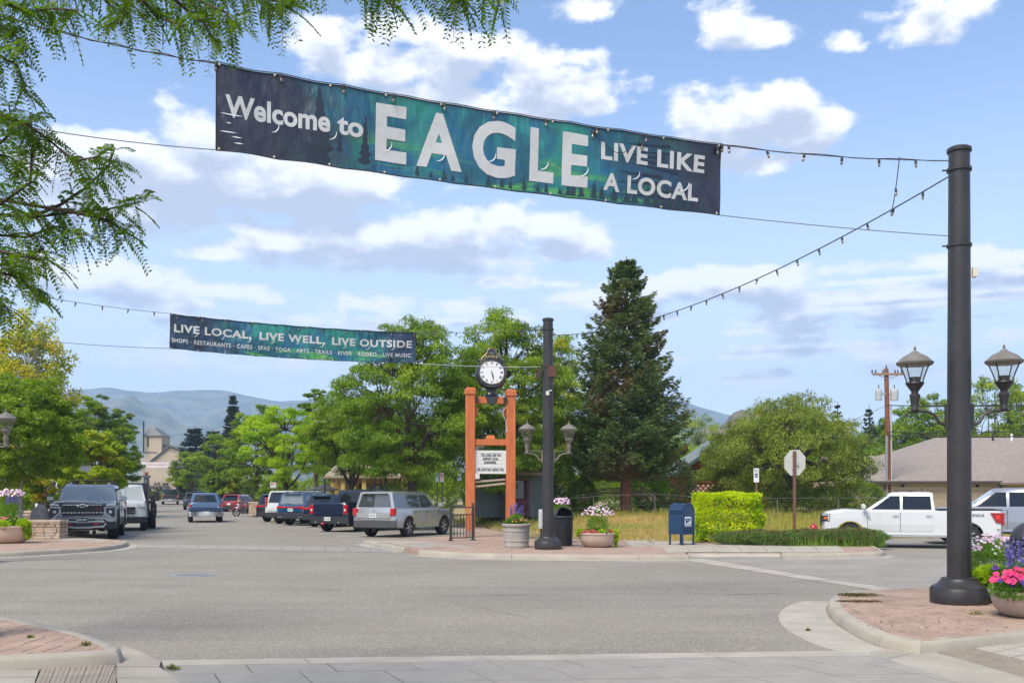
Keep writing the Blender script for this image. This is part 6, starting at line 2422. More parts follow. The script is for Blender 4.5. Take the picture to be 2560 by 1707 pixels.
MB().box((0, .05, zo + .2), (.12, .03, .03)).box((0, .05, zo - .22), (.12, .03, .03)).build('bolt_bracket', M_SPOST, ss)
Yh = 38.0
hs = thing('parking_sign', 'slim white accessible parking sign on a post behind the golden hedge', 'road sign', (XP(1891, Yh), Yh, lotz(9.3, Yh)), math.radians(-25))
zt_, zb2 = ZP(1170, Yh) - hs.location.z, ZP(1205, Yh) - hs.location.z
MB().box((0, .02, zt_ / 2 - .05), (.06, .04, zt_)).build('post', M_SPOST, hs)
MB().box((0, -.01, (zt_ + zb2) / 2), (.20, .006, zt_ - zb2)).build('sign_plate', mat('sign_white', (.62, .64, .64), .5), hs)
lt = MB()
text_on(lt, 'RESERVED', lambda x, y: (x, -.015, y), -.08, .08, zt_ - .09, zt_ - .05, bold=.02)
text_on(lt, 'PARKING', lambda x, y: (x, -.015, y), -.08, .08, zt_ - .15, zt_ - .11, bold=.02)
lt.build('sign_lettering', mat('sign_green', (.02, .12, .06), .5), hs, kind='stuff')
MB().box((0, -.016, zb2 + .26), (.11, .004, .16)).build('wheelchair_panel', mat('sign_blue', (.03, .06, .15), .5), hs)
lt = MB()
lt.tube([(-.01, -.02, zb2 + .31), (-.005, -.02, zb2 + .26), (.025, -.02, zb2 + .255), (.035, -.02, zb2 + .22)], .006, 5)
lt.tube([(.02 * math.cos(a) - .005, -.02, zb2 + .235 + .028 * math.sin(a)) for a in [k * PI / 5 for k in range(2, 10)]], .005, 5)
lt.build('wheelchair_symbol', M_WHITE, hs)

for (x, Y, yt, yb, wpx, lab, c_, txt) in ((1093, 46, 1181, 1204, 10, 'green and white parking time sign under the big tree, left plate', (.25, .36, .28), '2HR'), (1105, 46.05, 1181, 1204, 10, 'red and white no parking sign under the big tree, right plate', (.55, .40, .38), 'NO'),
                                         (683, 68, 1205, 1219, 15, 'small white kerb sign behind the white SUV', (.55, .55, .53), 'P'), (387, 168, 1214, 1223, 7, 'small white sign on the far roundabout island', (.6, .6, .6), None)):
    zb0 = g(Y) + .12
    t = thing('parking_sign', lab, 'road sign', (XP(x, Y), Y, zb0))
    zt_ = ZP(yt, Y) - zb0
    MB().box((0, .03, zt_ / 2), (.05, .04, zt_)).build('post', M_BLACK, t)
    h_ = (yb - yt) / F * Y
    w2 = wpx / F * Y
    MB().box((0, 0, zt_ - h_ / 2), (w2, .008, h_)).build('sign_plate', mat('plate_%d' % int(x), c_, .6), t)
    if txt:
        lt = MB()
        text_on(lt, txt, lambda a, b: (a, -.006, b), -w2 * .35, w2 * .35, zt_ - h_ * .5, zt_ - h_ * .12, bold=.02)
        lt.build('sign_lettering', mat('sign_red', (.45, .05, .04)) if txt != '2HR' else mat('sign_green', (.02, .12, .06)), t, kind='stuff')

# ---- fire hydrant
Yy = 34.0
fh = thing('fire_hydrant', 'bright red fire hydrant showing above the junipers', 'fire hydrant', (XP(2034, Yy), Yy, .20))
M_HYD = mat('hydrant_red', (.42, .018, .03), .35, coat=.4)
z0 = ZP(1306, Yy) - .20 - .80
MB().lathe([(.17, 0), (.17, .04), (.12, .05), (.115, .45), (.16, .46), (.165, .49), (.12, .50), (.13, .56), (.125, .60)], 20, (0, 0, z0)).build('barrel', M_HYD, fh, smooth=True)
MB().lathe([(.16, .58), (.165, .61), (.13, .63), (.12, .68), (.08, .73), (.035, .75), (.03, .80), (.022, .81)], 20, (0, 0, z0)).build('bonnet', M_HYD, fh, smooth=True)
for s in (-1, 1):
    MB().tube([(s * .08, -.0, z0 + .52), (s * .20, 0, z0 + .52)], .055, 10).build('nozzle', M_HYD, fh, smooth=True)
    MB().tube([(s * .195, -.0, z0 + .52), (s * .225, 0, z0 + .52)], .065, 8).build('nozzle_cap', M_HYD, fh)
MB().tube([(0, -.08, z0 + .50), (0, -.2, z0 + .50)], .075, 10).build('pumper_nozzle', M_HYD, fh, smooth=True)

# ---- utility pole with transformers
Yu = 62
up = thing('utility_pole', 'brown timber utility pole with crossarm and two grey transformers', 'utility pole', (XP(2219, Yu), Yu, .6))
zu = lambda y: ZP(y, Yu) - .6
xu = lambda x: XP(x, Yu) - XP(2219, Yu)
M_UPOLE = mat('creosote_pole', (.20, .075, .035), .85, var=.35, scale=3, stretch=(4, 4, .3))
MB().tube([(.10, 0, 0), (.0, 0, zu(1080)), (-.08, 0, zu(922))], [.19, .16, .13], 12).build('pole_shaft', M_UPOLE, up, smooth=True)
MB().box((-.03, -.16, zu(936)), (xu(2252) - xu(2177), .12, .13)).build('crossarm', mat('weathered_arm', (.28, .17, .09), .85, var=.2), up)
mb = MB()
for s in (-1, 1):
    mb.tube([(s * .6, -.16, zu(937) - .05), (-.06, -.14, zu(948))], .02, 5)
mb.build('arm_brace', mat('grey_steel', (.3, .3, .3), .5), up)
for x in (2178, 2187, 2205, 2235, 2242, 2251, 2219):
    zz = zu(934) if x != 2219 else zu(922)
    MB().lathe([(.03, 0), (.05, .05), (.06, .12), (.03, .16), (.05, .2), (.01, .24)], 8, (xu(x) if x != 2219 else -.08, -.16 if x != 2219 else 0, zz)).build('insulator', mat('dark_porcelain', (.10, .07, .06), .3), up)
for (x, w_) in ((2196, .20), (2235, .24)):
    c_ = (xu(x), -.05, zu(1001))
    t_ = MB().lathe([(w_, 0), (w_ * 1.04, .5), (w_ * 1.04, .62), (w_ * .9, .68), (.05, .72)], 18, c_).build('transformer', mat('transformer_grey', (.42, .43, .43), .5), up, smooth=True)
    MB().tube([(c_[0], -.05, c_[2] + .68), (c_[0], -.05, c_[2] + .98)], .03, 6).build('bushing', mat('dark_porcelain', (.1, .07, .06)), t_)
MB().box((xu(2216), -.03, zu(985)), (.62, .12, .1)).build('transformer_mount', mat('grey_steel', (.3, .3, .3)), up)
MB().tube([(xu(2228), -.1, 0), (xu(2226), -.1, zu(1010))], .05, 8).build('conduit', mat('pale_conduit', (.42, .43, .44), .5), up)
MB().tube([(xu(2214), -.19, 0), (xu(2214), -.19, zu(1090))], .075, 8).build('cable_guard', mat('grey_guard', (.25, .27, .3), .5), up)
for (ya, yb2, yc2, lab) in ((1013, 1013, 1007, 'thick overhead service line through the utility pole'), (1080, 1078, 1071, 'overhead line crossing below the transformers'), (1088, 1090, 1086, 'lowest thin overhead line behind the big pole')):
    cable(lab, [WP(2219, ya, Yu - .2), WP(2760, yc2, Yu - 6)], .030, 'power_line', sag=.1, m=M_WIRE)
cable('overhead line running left from the utility pole toward the log house', [WP(2219, 1011, Yu - .2), WP(1900, 1100, Yu + 10)], .014, 'power_line', sag=.5, m=M_WIREG)

# ---- wire fence along the back of the lot
fn = thing('wire_fence', 'low wire fence with slim steel posts along the back of the vacant lot', 'fence', (0, 49, 0))
xs = [-2.0 + i * 3.0 for i in range(9)]
for x in xs:
    z = lotz(x, 49)
    MB().tube([(x, 0, z - .1), (x, 0, z + .95)], .02, 6).build('fence_post', mat('galvanised_post', (.16, .165, .16), .6), fn)
for zz in (1.02, .5):
    MB().tube([(x, 0, lotz(x, 49) + zz) for x in xs], .008 if zz > 1 else .004, 5).build('top_rail' if zz > 1 else 'fence_wire', mat('galvanised_post', (.36, .37, .36)), fn)

# ---- stone walls and boulder at the left
M_ST = [mat('sandstone_a', (.42, .31, .21), .9, var=.2, scale=4, bump=.5, bscale=25), mat('sandstone_b', (.48, .38, .27), .9, var=.2, scale=4, bump=.5, bscale=25), mat('sandstone_c', (.36, .25, .17), .9, var=.2, scale=4, bump=.5, bscale=25), mat('sandstone_d', (.44, .36, .29), .9, var=.2, scale=4, bump=.5, bscale=25)]


def stone_wall(label, x0, x1, Y, z, h, depth, seed, big=.30):
    r = random.Random(seed)
    t = thing('stone_wall', label, 'wall', (XP((x0 + x1) / 2, Y), Y, z))
    W_ = (x1 - x0) / F * Y
    MB().box((0, depth / 2, h / 2), (W_ - .06, depth - .06, h)).build('core', M_JOINT, t)

    def face(fn_):
        zz = 0
        while zz < h - .02:
            hh = min(r.choice([.10, .14, .2]), h - zz)
            if h - zz - hh < .06:
                hh = h - zz
            yield zz, hh
            zz += hh
    for zz, hh in face(0):
        x = -W_ / 2
        while x < W_ / 2 - .01:
            ww = min(r.uniform(.18, .18 + big), W_ / 2 - x)
            if W_ / 2 - x - ww < .1:
                ww = W_ / 2 - x
            MB().box((x + ww / 2, .05 - r.uniform(0, .025), zz + hh / 2), (ww - .014, .14, hh - .012)).build('stone', r.choice(M_ST), t, bevel=.012)
            x += ww
        y = .13
        while y < depth - .02:
            dd = min(r.uniform(.2, .4), depth - y)
            MB().box((W_ / 2 - .05 + r.uniform(0, .02), y + dd / 2, zz + hh / 2), (.14, dd - .014, hh - .012)).build('stone', r.choice(M_ST), t, bevel=.012)
            y += dd
    n_ = max(1, int(W_ / .8))
    for i in range(n_):
        MB().box((-W_ / 2 + (i + .5) * W_ / n_, depth / 2, h + .045), (W_ / n_ - .012 + (.05 if i == n_ - 1 else 0), depth + .12, .09)).build('coping', M_ST[1], t, bevel=.012)
    return t


Yw = G(100, 1346, .13)[1]
stone_wall('tan sandstone garden wall with coping beside the left bowl planter', 30, 150, Yw, .13, ZP(1304, Yw) - .13 - .02, .6, 3)
stone_wall('lower sandstone wall behind the boulder', 40, 210, Yw + 3.2, .13, ZP(1285, Yw + 3.2) - .22, .5, 5)
stone_wall('sandstone wall at the back, left of the grey SUV', 60, 180, Yw + 6.5, .13, ZP(1276, Yw + 6.5) - .22, .5, 8)
stone_wall('low stone planter wall by the motorbike stall', 622, 665, 76, .12, .95, .6, 9)
bl = thing('boulder', 'rounded grey boulder behind the left stone wall coping', 'boulder', (XP(100, Yw + 1.5), Yw + 1.5, .13))
bm = bmesh.new()
bmesh.ops.create_icosphere(bm, subdivisions=4, radius=1)
for v in bm.verts:
    n1 = math.sin(v.co.x * 3 + 1) * math.cos(v.co.y * 4) * .08 + math.sin(v.co.z * 7 + v.co.x * 5) * .03
    v.co *= (1 + n1)
    v.co = Vector((v.co.x * .36, v.co.y * .35, v.co.z * .62 + .55))
me = bpy.data.meshes.new('rock')
bm.to_mesh(me)
bm.free()
for p in me.polygons:
    p.use_smooth = True
me.materials.append(mat('grey_rock', (.27, .24, .22), .9, var=.25, scale=5, bump=.7, bscale=18))
put('rock', me, bl)
# ================================================================ VEHICLES
def car_paint(name, c, metal=.3, rough=.28):
    return mat(name, c, rough, metal=metal, coat=1.0)


WHEELS = {}


def wheel_mesh(r, w, style):
    key = (round(r, 3), round(w, 3), style)
    if key in WHEELS:
        return WHEELS[key]
    mb = MB()
    # lathe about the y axis: build about z then turn
    mb.M = Matrix.Rotation(PI / 2, 4, 'X')
    rr = r * .66
    mb.lathe([(rr, -w / 2), (r * .93, -w / 2), (r * .985, -w * .42), (r, -w * .3), (r, w * .3), (r * .985, w * .42), (r * .93, w / 2), (rr, w / 2), (rr - .01, w * .3), (rr - .01, -w * .3), (rr, -w / 2)], 36, cap=False)
    t = mb.build('wheel', M_RUBBER, None, smooth=True)
    mb = MB()
    mb.M = Matrix.Rotation(PI / 2, 4, 'X')
    mb.lathe([(rr, w * .46), (rr * .93, w * .44), (rr * .90, w * .25), (.02, w * .22)], 30, cap=False)
    mb.lathe([(rr, -w * .46), (rr * .93, -w * .44), (rr * .90, -w * .25), (.02, -w * .22)], 30, cap=False)
    dk = mb.build('rim_dish', mat('wheel_well_dark', (.03, .03, .032), .5), None, smooth=True)
    mb = MB()
    for sg in (-1, 1):
        n = {'six': 6, 'five': 5, 'multi': 8, 'dually': 8, 'steel': 6}[style]
        mb.M = Matrix.Rotation(PI / 2, 4, 'X')
        yy = sg * w * .44
        for k in range(n):
            a = 2 * PI * k / n + .2
            ca, sa = math.cos(a), math.sin(a)
            wa, wb = (rr * .20, rr * .26) if style != 'multi' else (rr * .10, rr * .16)
            pts = [(.05, -wa / 2), (rr * .94, -wb / 2), (rr * .94, wb / 2), (.05, wa / 2)]
            rings = [[(x * ca - y * sa, x * sa + y * ca, yy - sg * .03) for x, y in pts], [(x * ca - y * sa, x * sa + y * ca, yy) for x, y in pts]]
            mb.rings(rings)
        mb.lathe([(rr * 1.0, yy - .02 * sg), (rr * 1.0, yy + .004 * sg), (rr * .92, yy)], 30, cap=False)
        mb.lathe([(rr * .22, yy - .02 * sg), (rr * .20, yy + .012 * sg), (.005, yy + .014 * sg)], 16, cap=False)
    rm = mb.build('rim', M_ALLOY, None, smooth=False)
    WHEELS[key] = (t.data, dk.data, rm.data)
    for o in (t, dk, rm):
        bpy.data.objects.remove(o)
    return WHEELS[key]


def vehicle(name, label, cat, kind, paint, pos, head, L=4.9, W=1.96, H=1.78, wb=2.85, wr=.37, ww=.26, fo=.93, scale=1.0, z=0.0, belt=1.08, hood=1.02, sill=.36, nose=.72,
            rim='six', rack=None, cladding=True, plate='', two_tone=None, tail='suv', glass=None, bumper=None, rimcol=None, bed=None, box_lights=None, details=True, rear_light_w=.16, steer=0.0, face=None):
    """paint body lofted across its width from a side outline with round wheel arches; cabin with glass set proud; +x is forward"""
    sc3 = scale
    root = thing(name, label, cat, (pos[0], pos[1], z), head)
    root.scale = (sc3,) * 3
    hw = W / 2
    fx = L / 2 - fo
    rx = fx - wb
    ra = wr + .085
    glass = glass or M_GLASS
    bumper = bumper or M_PLASTIC
    truck = kind == 'pickup'
    cowl = fx - (.42 if truck else .52)

    def arch(cx, zz=sill):
        a0 = math.asin(max(-1, min(1, (zz - wr) / ra)))
        pts = []
        for k in range(13):
            a = PI - a0 - (PI - 2 * a0) * k / 12
            pts.append((cx + ra * math.cos(a), wr + ra * math.sin(a), 'f'))
        return pts
    prof = [(-L / 2 + .06, sill + .10, 'f')] + [(-L / 2 + .10, sill + .04, 'f')] + arch(rx) + arch(fx) + [(L / 2 - .10, sill - .02, 'f'), (L / 2 - .02, sill + .10, 'e'), (L / 2, .62, 'e'), (L / 2 - .015, nose, 'e'), (L / 2 - .05, hood - .16, 'u'),
            (L / 2 - .14, hood - .06, 'u'), (L / 2 - .40, hood - .01, 'u'), (lerp(cowl, L / 2, .45), hood + .03, 'u'), (cowl + .10, belt + (.0 if not truck else .0), 'u'), (cowl - .1, belt + .01, 'u')]
    if truck:
        prof += [(cowl - 1.2, belt + .01, 'u'), (-L / 2 + .05, belt + .03, 'u'), (-L / 2 + .005, belt - .02, 'u'), (-L / 2, .75, 'e'), (-L / 2 + .01, .62, 'e')]
    else:
        prof += [(0, belt + .02, 'u'), (-L / 2 + .22, belt + .03, 'u'), (-L / 2 + .06, belt - .02, 'u'), (-L / 2 + .01, .86, 'e'), (-L / 2, .62, 'e')]
    mb = MB()
    rings = []
    cxm = 0
    for yf, ins, curve in ((-1, .085, 1), (-.985, .035, .95), (-.94, .008, .82), (-.80, -.012, .55), (-.4, -.025, .12), (.4, -.025, .12), (.80, -.012, .55), (.94, .008, .82), (.985, .035, .95), (1, .085, 1)):
        ring = []
        for x, zz, k in prof:
            yy = yf * hw
            z2, x2 = zz, x
            if k == 'u':
                z2 = zz - max(ins, -.025 if x > cowl else 0) * (1 if x > cowl or truck or abs(yf) < .9 else .6)
            if abs(x) > L * .42:
                x2 = x - math.copysign((.15 if x > 0 else .10) * curve ** 2 * (1 if k != 'f' else .8), x)
            # slight tumble of the flanks: widest at mid height
            bulge = 1 - .035 * (abs(zz - .72) / .5) ** 2 if abs(yf) > .9 else 1
            ring.append((x2, yy * bulge, z2))
        rings.append(ring)
    mb.rings(rings)
    body = mb.build('body', paint, root, smooth=True)
    # dark floor and wheel wells
    MB().box((0, 0, .49), (L - .9, W - .55, .20)).build('underbody', mat('underbody_black', (.012, .012, .012), .9), root)
    # ---- cabin
    if truck:
        cab_r = bed if bed is not None else rx + .62
        g0, g1, g2, g3 = cab_r, cab_r + .10, cowl - .98, cowl + .02
    else:
        g0, g1, g2, g3 = -L / 2 + .10, -L / 2 + .34, cowl - .80, cowl + .02
        if tail == 'square':
            g1 = -L / 2 + .22
        if tail == 'slope':
            g1 = -L / 2 + .62
    yb, yt = hw - .075, hw - .27
    zb, zt2 = belt - .06, H - .055

    def side(x, zz, s, off=0.0):
        t = (zz - zb) / (H - zb)
        return (x, s * (lerp(yb, yt, t) + off), zz)
    mb = MB()
    ring = lambda s_, zz, a, b, ins=0: [(a, -s_, zz), (b, -s_, zz), (b + ins, 0, zz + (.0)), (b, s_, zz), (a, s_, zz), (a - ins * .5, 0, zz)]
    tm = (zt2 - zb) / (H - zb)
    yt2 = lerp(yb, yt, tm)
    ga, gb = lerp(g0, g1, tm), lerp(g3, g2, tm)
    mb.rings([ring(yb, zb, g0, g3, .10), ring(yt2, zt2, ga, gb, .07), ring(yt2 - .055, H - .015, ga + .07, gb - .09, .05), ring(yt2 - .22, H, ga + .22, gb - .32, .03)])
    cabin = mb.build('cabin', paint if two_tone is None else two_tone, root, smooth=True)

    def ex(zz, rear):
        t = (zz - zb) / (zt2 - zb)
        return lerp(g0, ga, t) if rear else lerp(g3, gb, t)
    wz0, wz1 = belt + .035, H - .15
    # side windows between pillars
    span0, span1 = ex(wz0, True), ex(wz0, False)
    if truck:
        cuts = [(0.05, .47), (.51, .93)] if (span1 - span0) > 2.0 else [(.10, .90)]
    else:
        cuts = [(.035, .29), (.325, .60), (.625, .95)] if L > 4.3 else [(.06, .5), (.54, .94)]
    for s in (-1, 1):
        for ci, (c0, c1) in enumerate(cuts):
            mb = MB()
            P = []
            for (cc, zz) in ((c0, wz0), (c1, wz0), (c1, wz1), (c0, wz1)):
                xa, xb = ex(zz, True), ex(zz, False)
                if ci == 0 and cc == c0 or ci == len(cuts) - 1 and cc == c1:
                    x = xa + (xb - xa) * cc
                else:
                    x = span0 + (span1 - span0) * cc
                    x = min(max(x, xa + .04), xb - .04)
                P.append(x)
            rr_ = [side(P[0], wz0, s), side(P[1], wz0, s), side(P[2], wz1, s), side(P[3], wz1, s)]
            o_ = [(p[0], p[1] + s * .012, p[2]) for p in rr_]
            mb.rings([rr_, o_])
            mb.build('side_window', glass, root)
    # windscreen and rear window
    def endglass(rear, nm, gm, m_=.10):
        mb = MB()
        sgn = -1 if rear else 1
        za, zb3 = wz0 + (.02 if rear else -.03), wz1 + .035
        P0, P1_ = [], []
        for zz in (za, zb3):
            t = (zz - zb) / (H - zb)
            yy = lerp(yb, yt, t) - m_
            x = ex(zz, rear)
            bow = (.05 if rear else .09) * (1 - .3 * t)
            for k in range(7):
                f_ = -1 + 2 * k / 6
                q = (x + sgn * (bow * (1 - abs(f_)) + .004), f_ * yy, zz)
                P0.append((q[0] - sgn * .02, q[1], q[2]))
                P1_.append((q[0] + sgn * .010, q[1], q[2]))
        n = 7
        Vv = P0 + P1_
        Fq = [(14 + i, 14 + i + 1, 14 + n + i + 1, 14 + n + i) for i in range(n - 1)] + [(0, n - 1, 14 + n - 1, 14), (n, 2 * n - 1, 14 + 2 * n - 1, 14 + n)] + [(0, n, 14 + n, 14), (n - 1, 2 * n - 1, 14 + 2 * n - 1, 14 + n - 1)]
        Fq = [f for f in Fq if len(set(f)) == 4]
        mb.add(Vv, Fq)
        return mb.build(nm, gm, root, smooth=False)
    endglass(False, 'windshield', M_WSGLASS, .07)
    endglass(True, 'rear_window', glass, .12 if not truck else .2)
    # wheels
    tm_, dm_, rm_ = wheel_mesh(wr, ww, rim)
    for (x, steer_) in ((fx, steer), (rx, 0)):
        for s in (-1, 1):
            w_ = put('wheel', tm_, root, (x, s * (hw - ww / 2 - .015), wr), steer_)
            d_ = put('rim_dish', dm_, w_)
            rm2 = rm_
            q = put('rim', rm2, w_)
            if rimcol:
                q.material_slots[0].link = 'OBJECT'
                q.material_slots[0].material = rimcol
    # doors as skins a few millimetres proud, with handles
    nd = 2 if (not truck or (span1 - span0) > 2.0) else 1
    dx1 = fx - ra - .06
    dx0 = rx + ra * .55 if not truck else g0 + .06
    for s in (-1, 1):
        for k in range(nd):
            a, b = lerp(dx0, dx1, k / nd) + .008, lerp(dx0, dx1, (k + 1) / nd) - .008
            low_a = max(sill + .12, .50)
            z_b = belt - .075
            nz_ = 5
            rg = []
            for off in (0.0, .007):
                r1 = []
                pts = [(a, z_b), (b, z_b), (b, low_a), (a, low_a)]
                rg.append([(x, s * (hw * (1 - .035 * (abs(zz - .72) / .5) ** 2) + off), zz) for x, zz in pts[:2]] + [(x, s * (hw + off), zz) for x, zz in ((b, .80), (b, .62))] + [(x, s * (hw * (1 - .035 * (abs(zz - .72) / .5) ** 2) + off), zz) for x, zz in pts[2:]] + [(x, s * (hw + off), zz) for x, zz in ((a, .62), (a, .80))])
            mb = MB().rings([list(q) for q in rg])
            dr = mb.build('door', paint, root)
            MB().box((b + .008, s * (hw - .004), (low_a + z_b) / 2), (.012, .016, z_b - low_a)).build('door_gap_shade', M_BLACK, root)  # solid black strip painted in as the shade of the door seam
            MB().box((a + .14 if True else b, s * (hw + .03), belt - .17), (.18, .025, .03)).build('door_handle', M_CHROME if kind != 'plain' else paint, dr, bevel=.005)
        if cladding:
            mb = MB().box(((rx + fx) / 2, s * (hw - .02), sill + .035), (wb - 2 * ra + .04, .06, .13))
            mb.build('sill_trim', bumper, root, bevel=.01)
            for cx_ in (fx, rx):
                arc = [(cx_ + (ra + .012) * math.cos(a), s * (hw - .012), wr + (ra + .012) * math.sin(a)) for a in [PI * (k / 16 * 1.08 - .04) for k in range(17)]]
                MB().tube(arc, .022, 6).build('arch_trim', bumper, root, smooth=True)
        # mirror
        mb = MB().box((cowl - .02, s * (hw + .12), belt + .12), (.12, .20, .16))
        mb.box((cowl - .02, s * (hw - .0), belt + .06), (.06, .12, .04))
        mb.build('side_mirror', paint if rack != 'tow' else M_PLASTIC, root, bevel=.02)
    # ---- rear end
    xr = -L / 2
    bz = .56
    mb = MB()
    pts = []
    for yf in (-1, -.97, -.8, -.4, .4, .8, .97, 1):
        pts.append((xr - .045 + .13 * abs(yf) ** 3, yf * (hw - .005)))
    rg = []
    for dz, ins in ((bz - .19, .03), (bz - .16, 0), (bz + .10, 0), (bz + .13, .04)):
        rg.append([(x + ins, y, dz) for x, y in pts] + [(xr + .30, hw - .02, dz), (xr + .30, -hw + .02, dz)])
    mb.rings(rg)
    rb = mb.build('rear_bumper', bumper, root, smooth=True)
    if truck:
        # tailgate skin, tall lamps
        MB().box((xr - .006, 0, (belt + .70) / 2 + .01), (.03, W - 2 * rear_light_w - .20, belt - .70 - .06)).build('tailgate', two_tone and paint or paint, root, bevel=.008)
        for s in (-1, 1):
            mb = MB().box((xr + .06, s * (hw - rear_light_w / 2 - .03), belt - .27), (.15, rear_light_w, .40))
            tl = mb.build('tail_light', M_RED, root, bevel=.015)
            MB().box((xr - .018, s * (hw - rear_light_w / 2 - .03), belt - .30), (.01, rear_light_w * .5, .09)).build('reverse_lens', M_CLEAR, tl)
        MB().box((lerp(xr, g0, .5) , 0, belt + .0275), (g0 - xr - .18, W - .30, .006)).build('bed_hollow_shade', M_PLASTIC, root)  # dark sheet on the solid bed stands in for its shaded hollow
        for s in (-1, 1):
            MB().box((lerp(xr, g0, .5), s * (hw - .10), belt + .035), (g0 - xr - .06, .10, .03)).build('bed_rail', M_PLASTIC if kind != 'old' else paint, root, bevel=.006)
    else:
        MB().box((xr - .004, 0, .86), (.03, W - .42, .20)).build('tailgate', paint, root, bevel=.01)
        for s in (-1, 1):
            if box_lights == 'bar':
                mb = MB().box((xr + .075, s * (hw - .30), belt - .12), (.20, .46, .12))
            elif box_lights == 'tall':
                mb = MB().box((xr + .10, s * (hw - .09), belt + .10), (.14, .12, .52))
            else:
                mb = MB().box((xr + .085, s * (hw - .115), belt - .14), (.18, .20, .30))
            mb.build('tail_light', M_RED, root, bevel=.02)
        if box_lights == 'bar':
            MB().box((xr - .002, 0, belt - .12), (.05, W - .9, .06)).build('light_bar', M_RED, root, bevel=.01)
        MB().box((ex(wz1, True) - .03 - .06, 0, H - .085), (.16, W * .56, .035)).build('roof_spoiler', paint, root, bevel=.01)
        MB().box((ex(wz1, True) - .13, 0, H - .085), (.03, .28, .022)).build('brake_light', M_RED, root)
        MB().tube([(ex(wz0, True) - .06, 0, wz0 + .02), (ex(wz0, True) - .045, .35, wz0 + .06)], .010, 5).build('rear_wiper', M_PLASTIC, root)
    pz = (.86 if not truck else .60)
    lp_ = MB().box((xr - .03 if not truck else xr - .075, 0, pz), (.012, .34, .17)).build('license_plate', mat('plate_white', (.6, .62, .6), .5), root)
    if plate:
        lt = MB()
        xp = (xr - .03 if not truck else xr - .075) - .008
        text_on(lt, plate, lambda x, y: (xp, -x, y), -.13, .13, pz - .04, pz + .045, bold=.02)
        lt.build('plate_lettering', mat('plate_ink', (.03, .09, .05), .5), lp_, kind='stuff')
    # ---- front end
    xf = L / 2
    mb = MB()
    pts = [(xf + .03 - .17 * abs(yf) ** 3, yf * (hw - .01)) for yf in (-1, -.97, -.8, -.4, .4, .8, .97, 1)]
    rg = []
    for dz, ins in ((.34, .05), (.37, 0), (.60, 0), (.63, .04)):
        rg.append([(x - ins, y, dz) for x, y in pts] + [(xf - .30, hw - .03, dz), (xf - .30, -hw + .03, dz)])
    mb.rings(rg)
    mb.build('front_bumper', bumper, root, smooth=True)
    if face is None:
        gr = MB().box((xf - .02, 0, (nose + .70) / 2 + .04), (.08, W * .56, .30)).build('grille', M_PLASTIC, root, bevel=.01)
        for k in range(4):
            MB().box((xf + .022, 0, .66 + k * .075), (.012, W * .54, .02)).build('grille_bar', M_CHROME, gr)
        for s in (-1, 1):
            MB().box((xf - .12, s * (hw - .21), hood - .20), (.20, .34, .17)).build('headlight', M_CLEAR, root, bevel=.02)
    # roof rails
    if rack == 'rails':
        for s in (-1, 1):
            MB().tube([(ga + .25, s * (yt2 - .06), H - .02), (ga + .32, s * (yt2 - .06), H + .045), (gb - .55, s * (yt2 - .06), H + .045), (gb - .42, s * (yt2 - .06), H - .02)], .018, 6).build('roof_rail', M_PLASTIC, root, smooth=True)
    if rack == 'cross':
        for s in (-1, 1):
            MB().tube([(ga + .2, s * (yt2 - .08), H - .03), (ga + .27, s * (yt2 - .08), H + .05), (gb - .38, s * (yt2 - .08), H + .05), (gb - .30, s * (yt2 - .08), H - .03)], .022, 6).build('roof_rail', M_PLASTIC, root, smooth=True)
        for x in (gb - .55, ga + .9):
            MB().tube([(x, -(yt2 - .06), H + .06), (x, -(yt2 - .14), H + .13), (x, (yt2 - .14), H + .13), (x, (yt2 - .06), H + .06)], .022, 6).build('roof_bar', M_PLASTIC, root, smooth=True)
    if rack != 'none':
        MB().prism([(ga + .5, H - .01), (ga + .62, H + .05), (ga + .75, H - .01)], .04, 'y', 0).build('antenna_fin', M_PLASTIC, root)
    info = dict(root=root, hw=hw, fx=fx, rx=rx, ra=ra, xf=xf, xr=xr, cowl=cowl, g=(g0, g1, g2, g3), ga=ga, gb=gb, yt=yt2, side=side, ex=ex, wz0=wz0, wz1=wz1, L=L, W=W, H=H, belt=belt, hood=hood, wr=wr)
    return info


def ang(fr_, to):
    return math.atan2(to[1] - fr_[1], to[0] - fr_[0])


def place_rear(px, py, head, L, wb, fo, scale=1.0, z=0.0, Y=None):
    """position of the car's centre from the photo pixel of the middle of its rear axle on the ground"""
    if Y is None:
        q = Vector(G(px, py, z))
    else:
        q = Vector((XP(px, Y), Y))
    rx = L / 2 - fo - wb
    d = Vector((math.cos(head), math.sin(head)))
    return q - d * rx * scale


def dirdeg(a):
    """heading, degrees clockwise from straight away (+Y)"""
    return math.radians(90 - a)


P_SILVER = car_paint('silver_paint', (.42, .42, .41), .55, .3)
P_NAVY = car_paint('navy_paint', (.010, .018, .045), .3)
P_BLUE = car_paint('mid_blue_paint', (.018, .075, .16), .4)
P_WHITE = car_paint('gloss_white_paint', (.55, .55, .53), .0, .3)
P_BLACK = car_paint('gloss_black_paint', (.010, .010, .013), .1)
P_GREY = car_paint('steel_grey_paint', (.29, .31, .34), .6, .3)
P_CHAR = car_paint('charcoal_paint', (.055, .055, .055), .3)
P_RED = car_paint('gloss_red_paint', (.28, .010, .018), .2)
P_FBLUE = car_paint('faded_blue_paint', (.08, .15, .27), .35)
P_DBLUE = car_paint('deep_blue_paint', (.012, .035, .11), .3)
P_LGREY = car_paint('light_grey_paint', (.30, .31, .34), .5, .3)

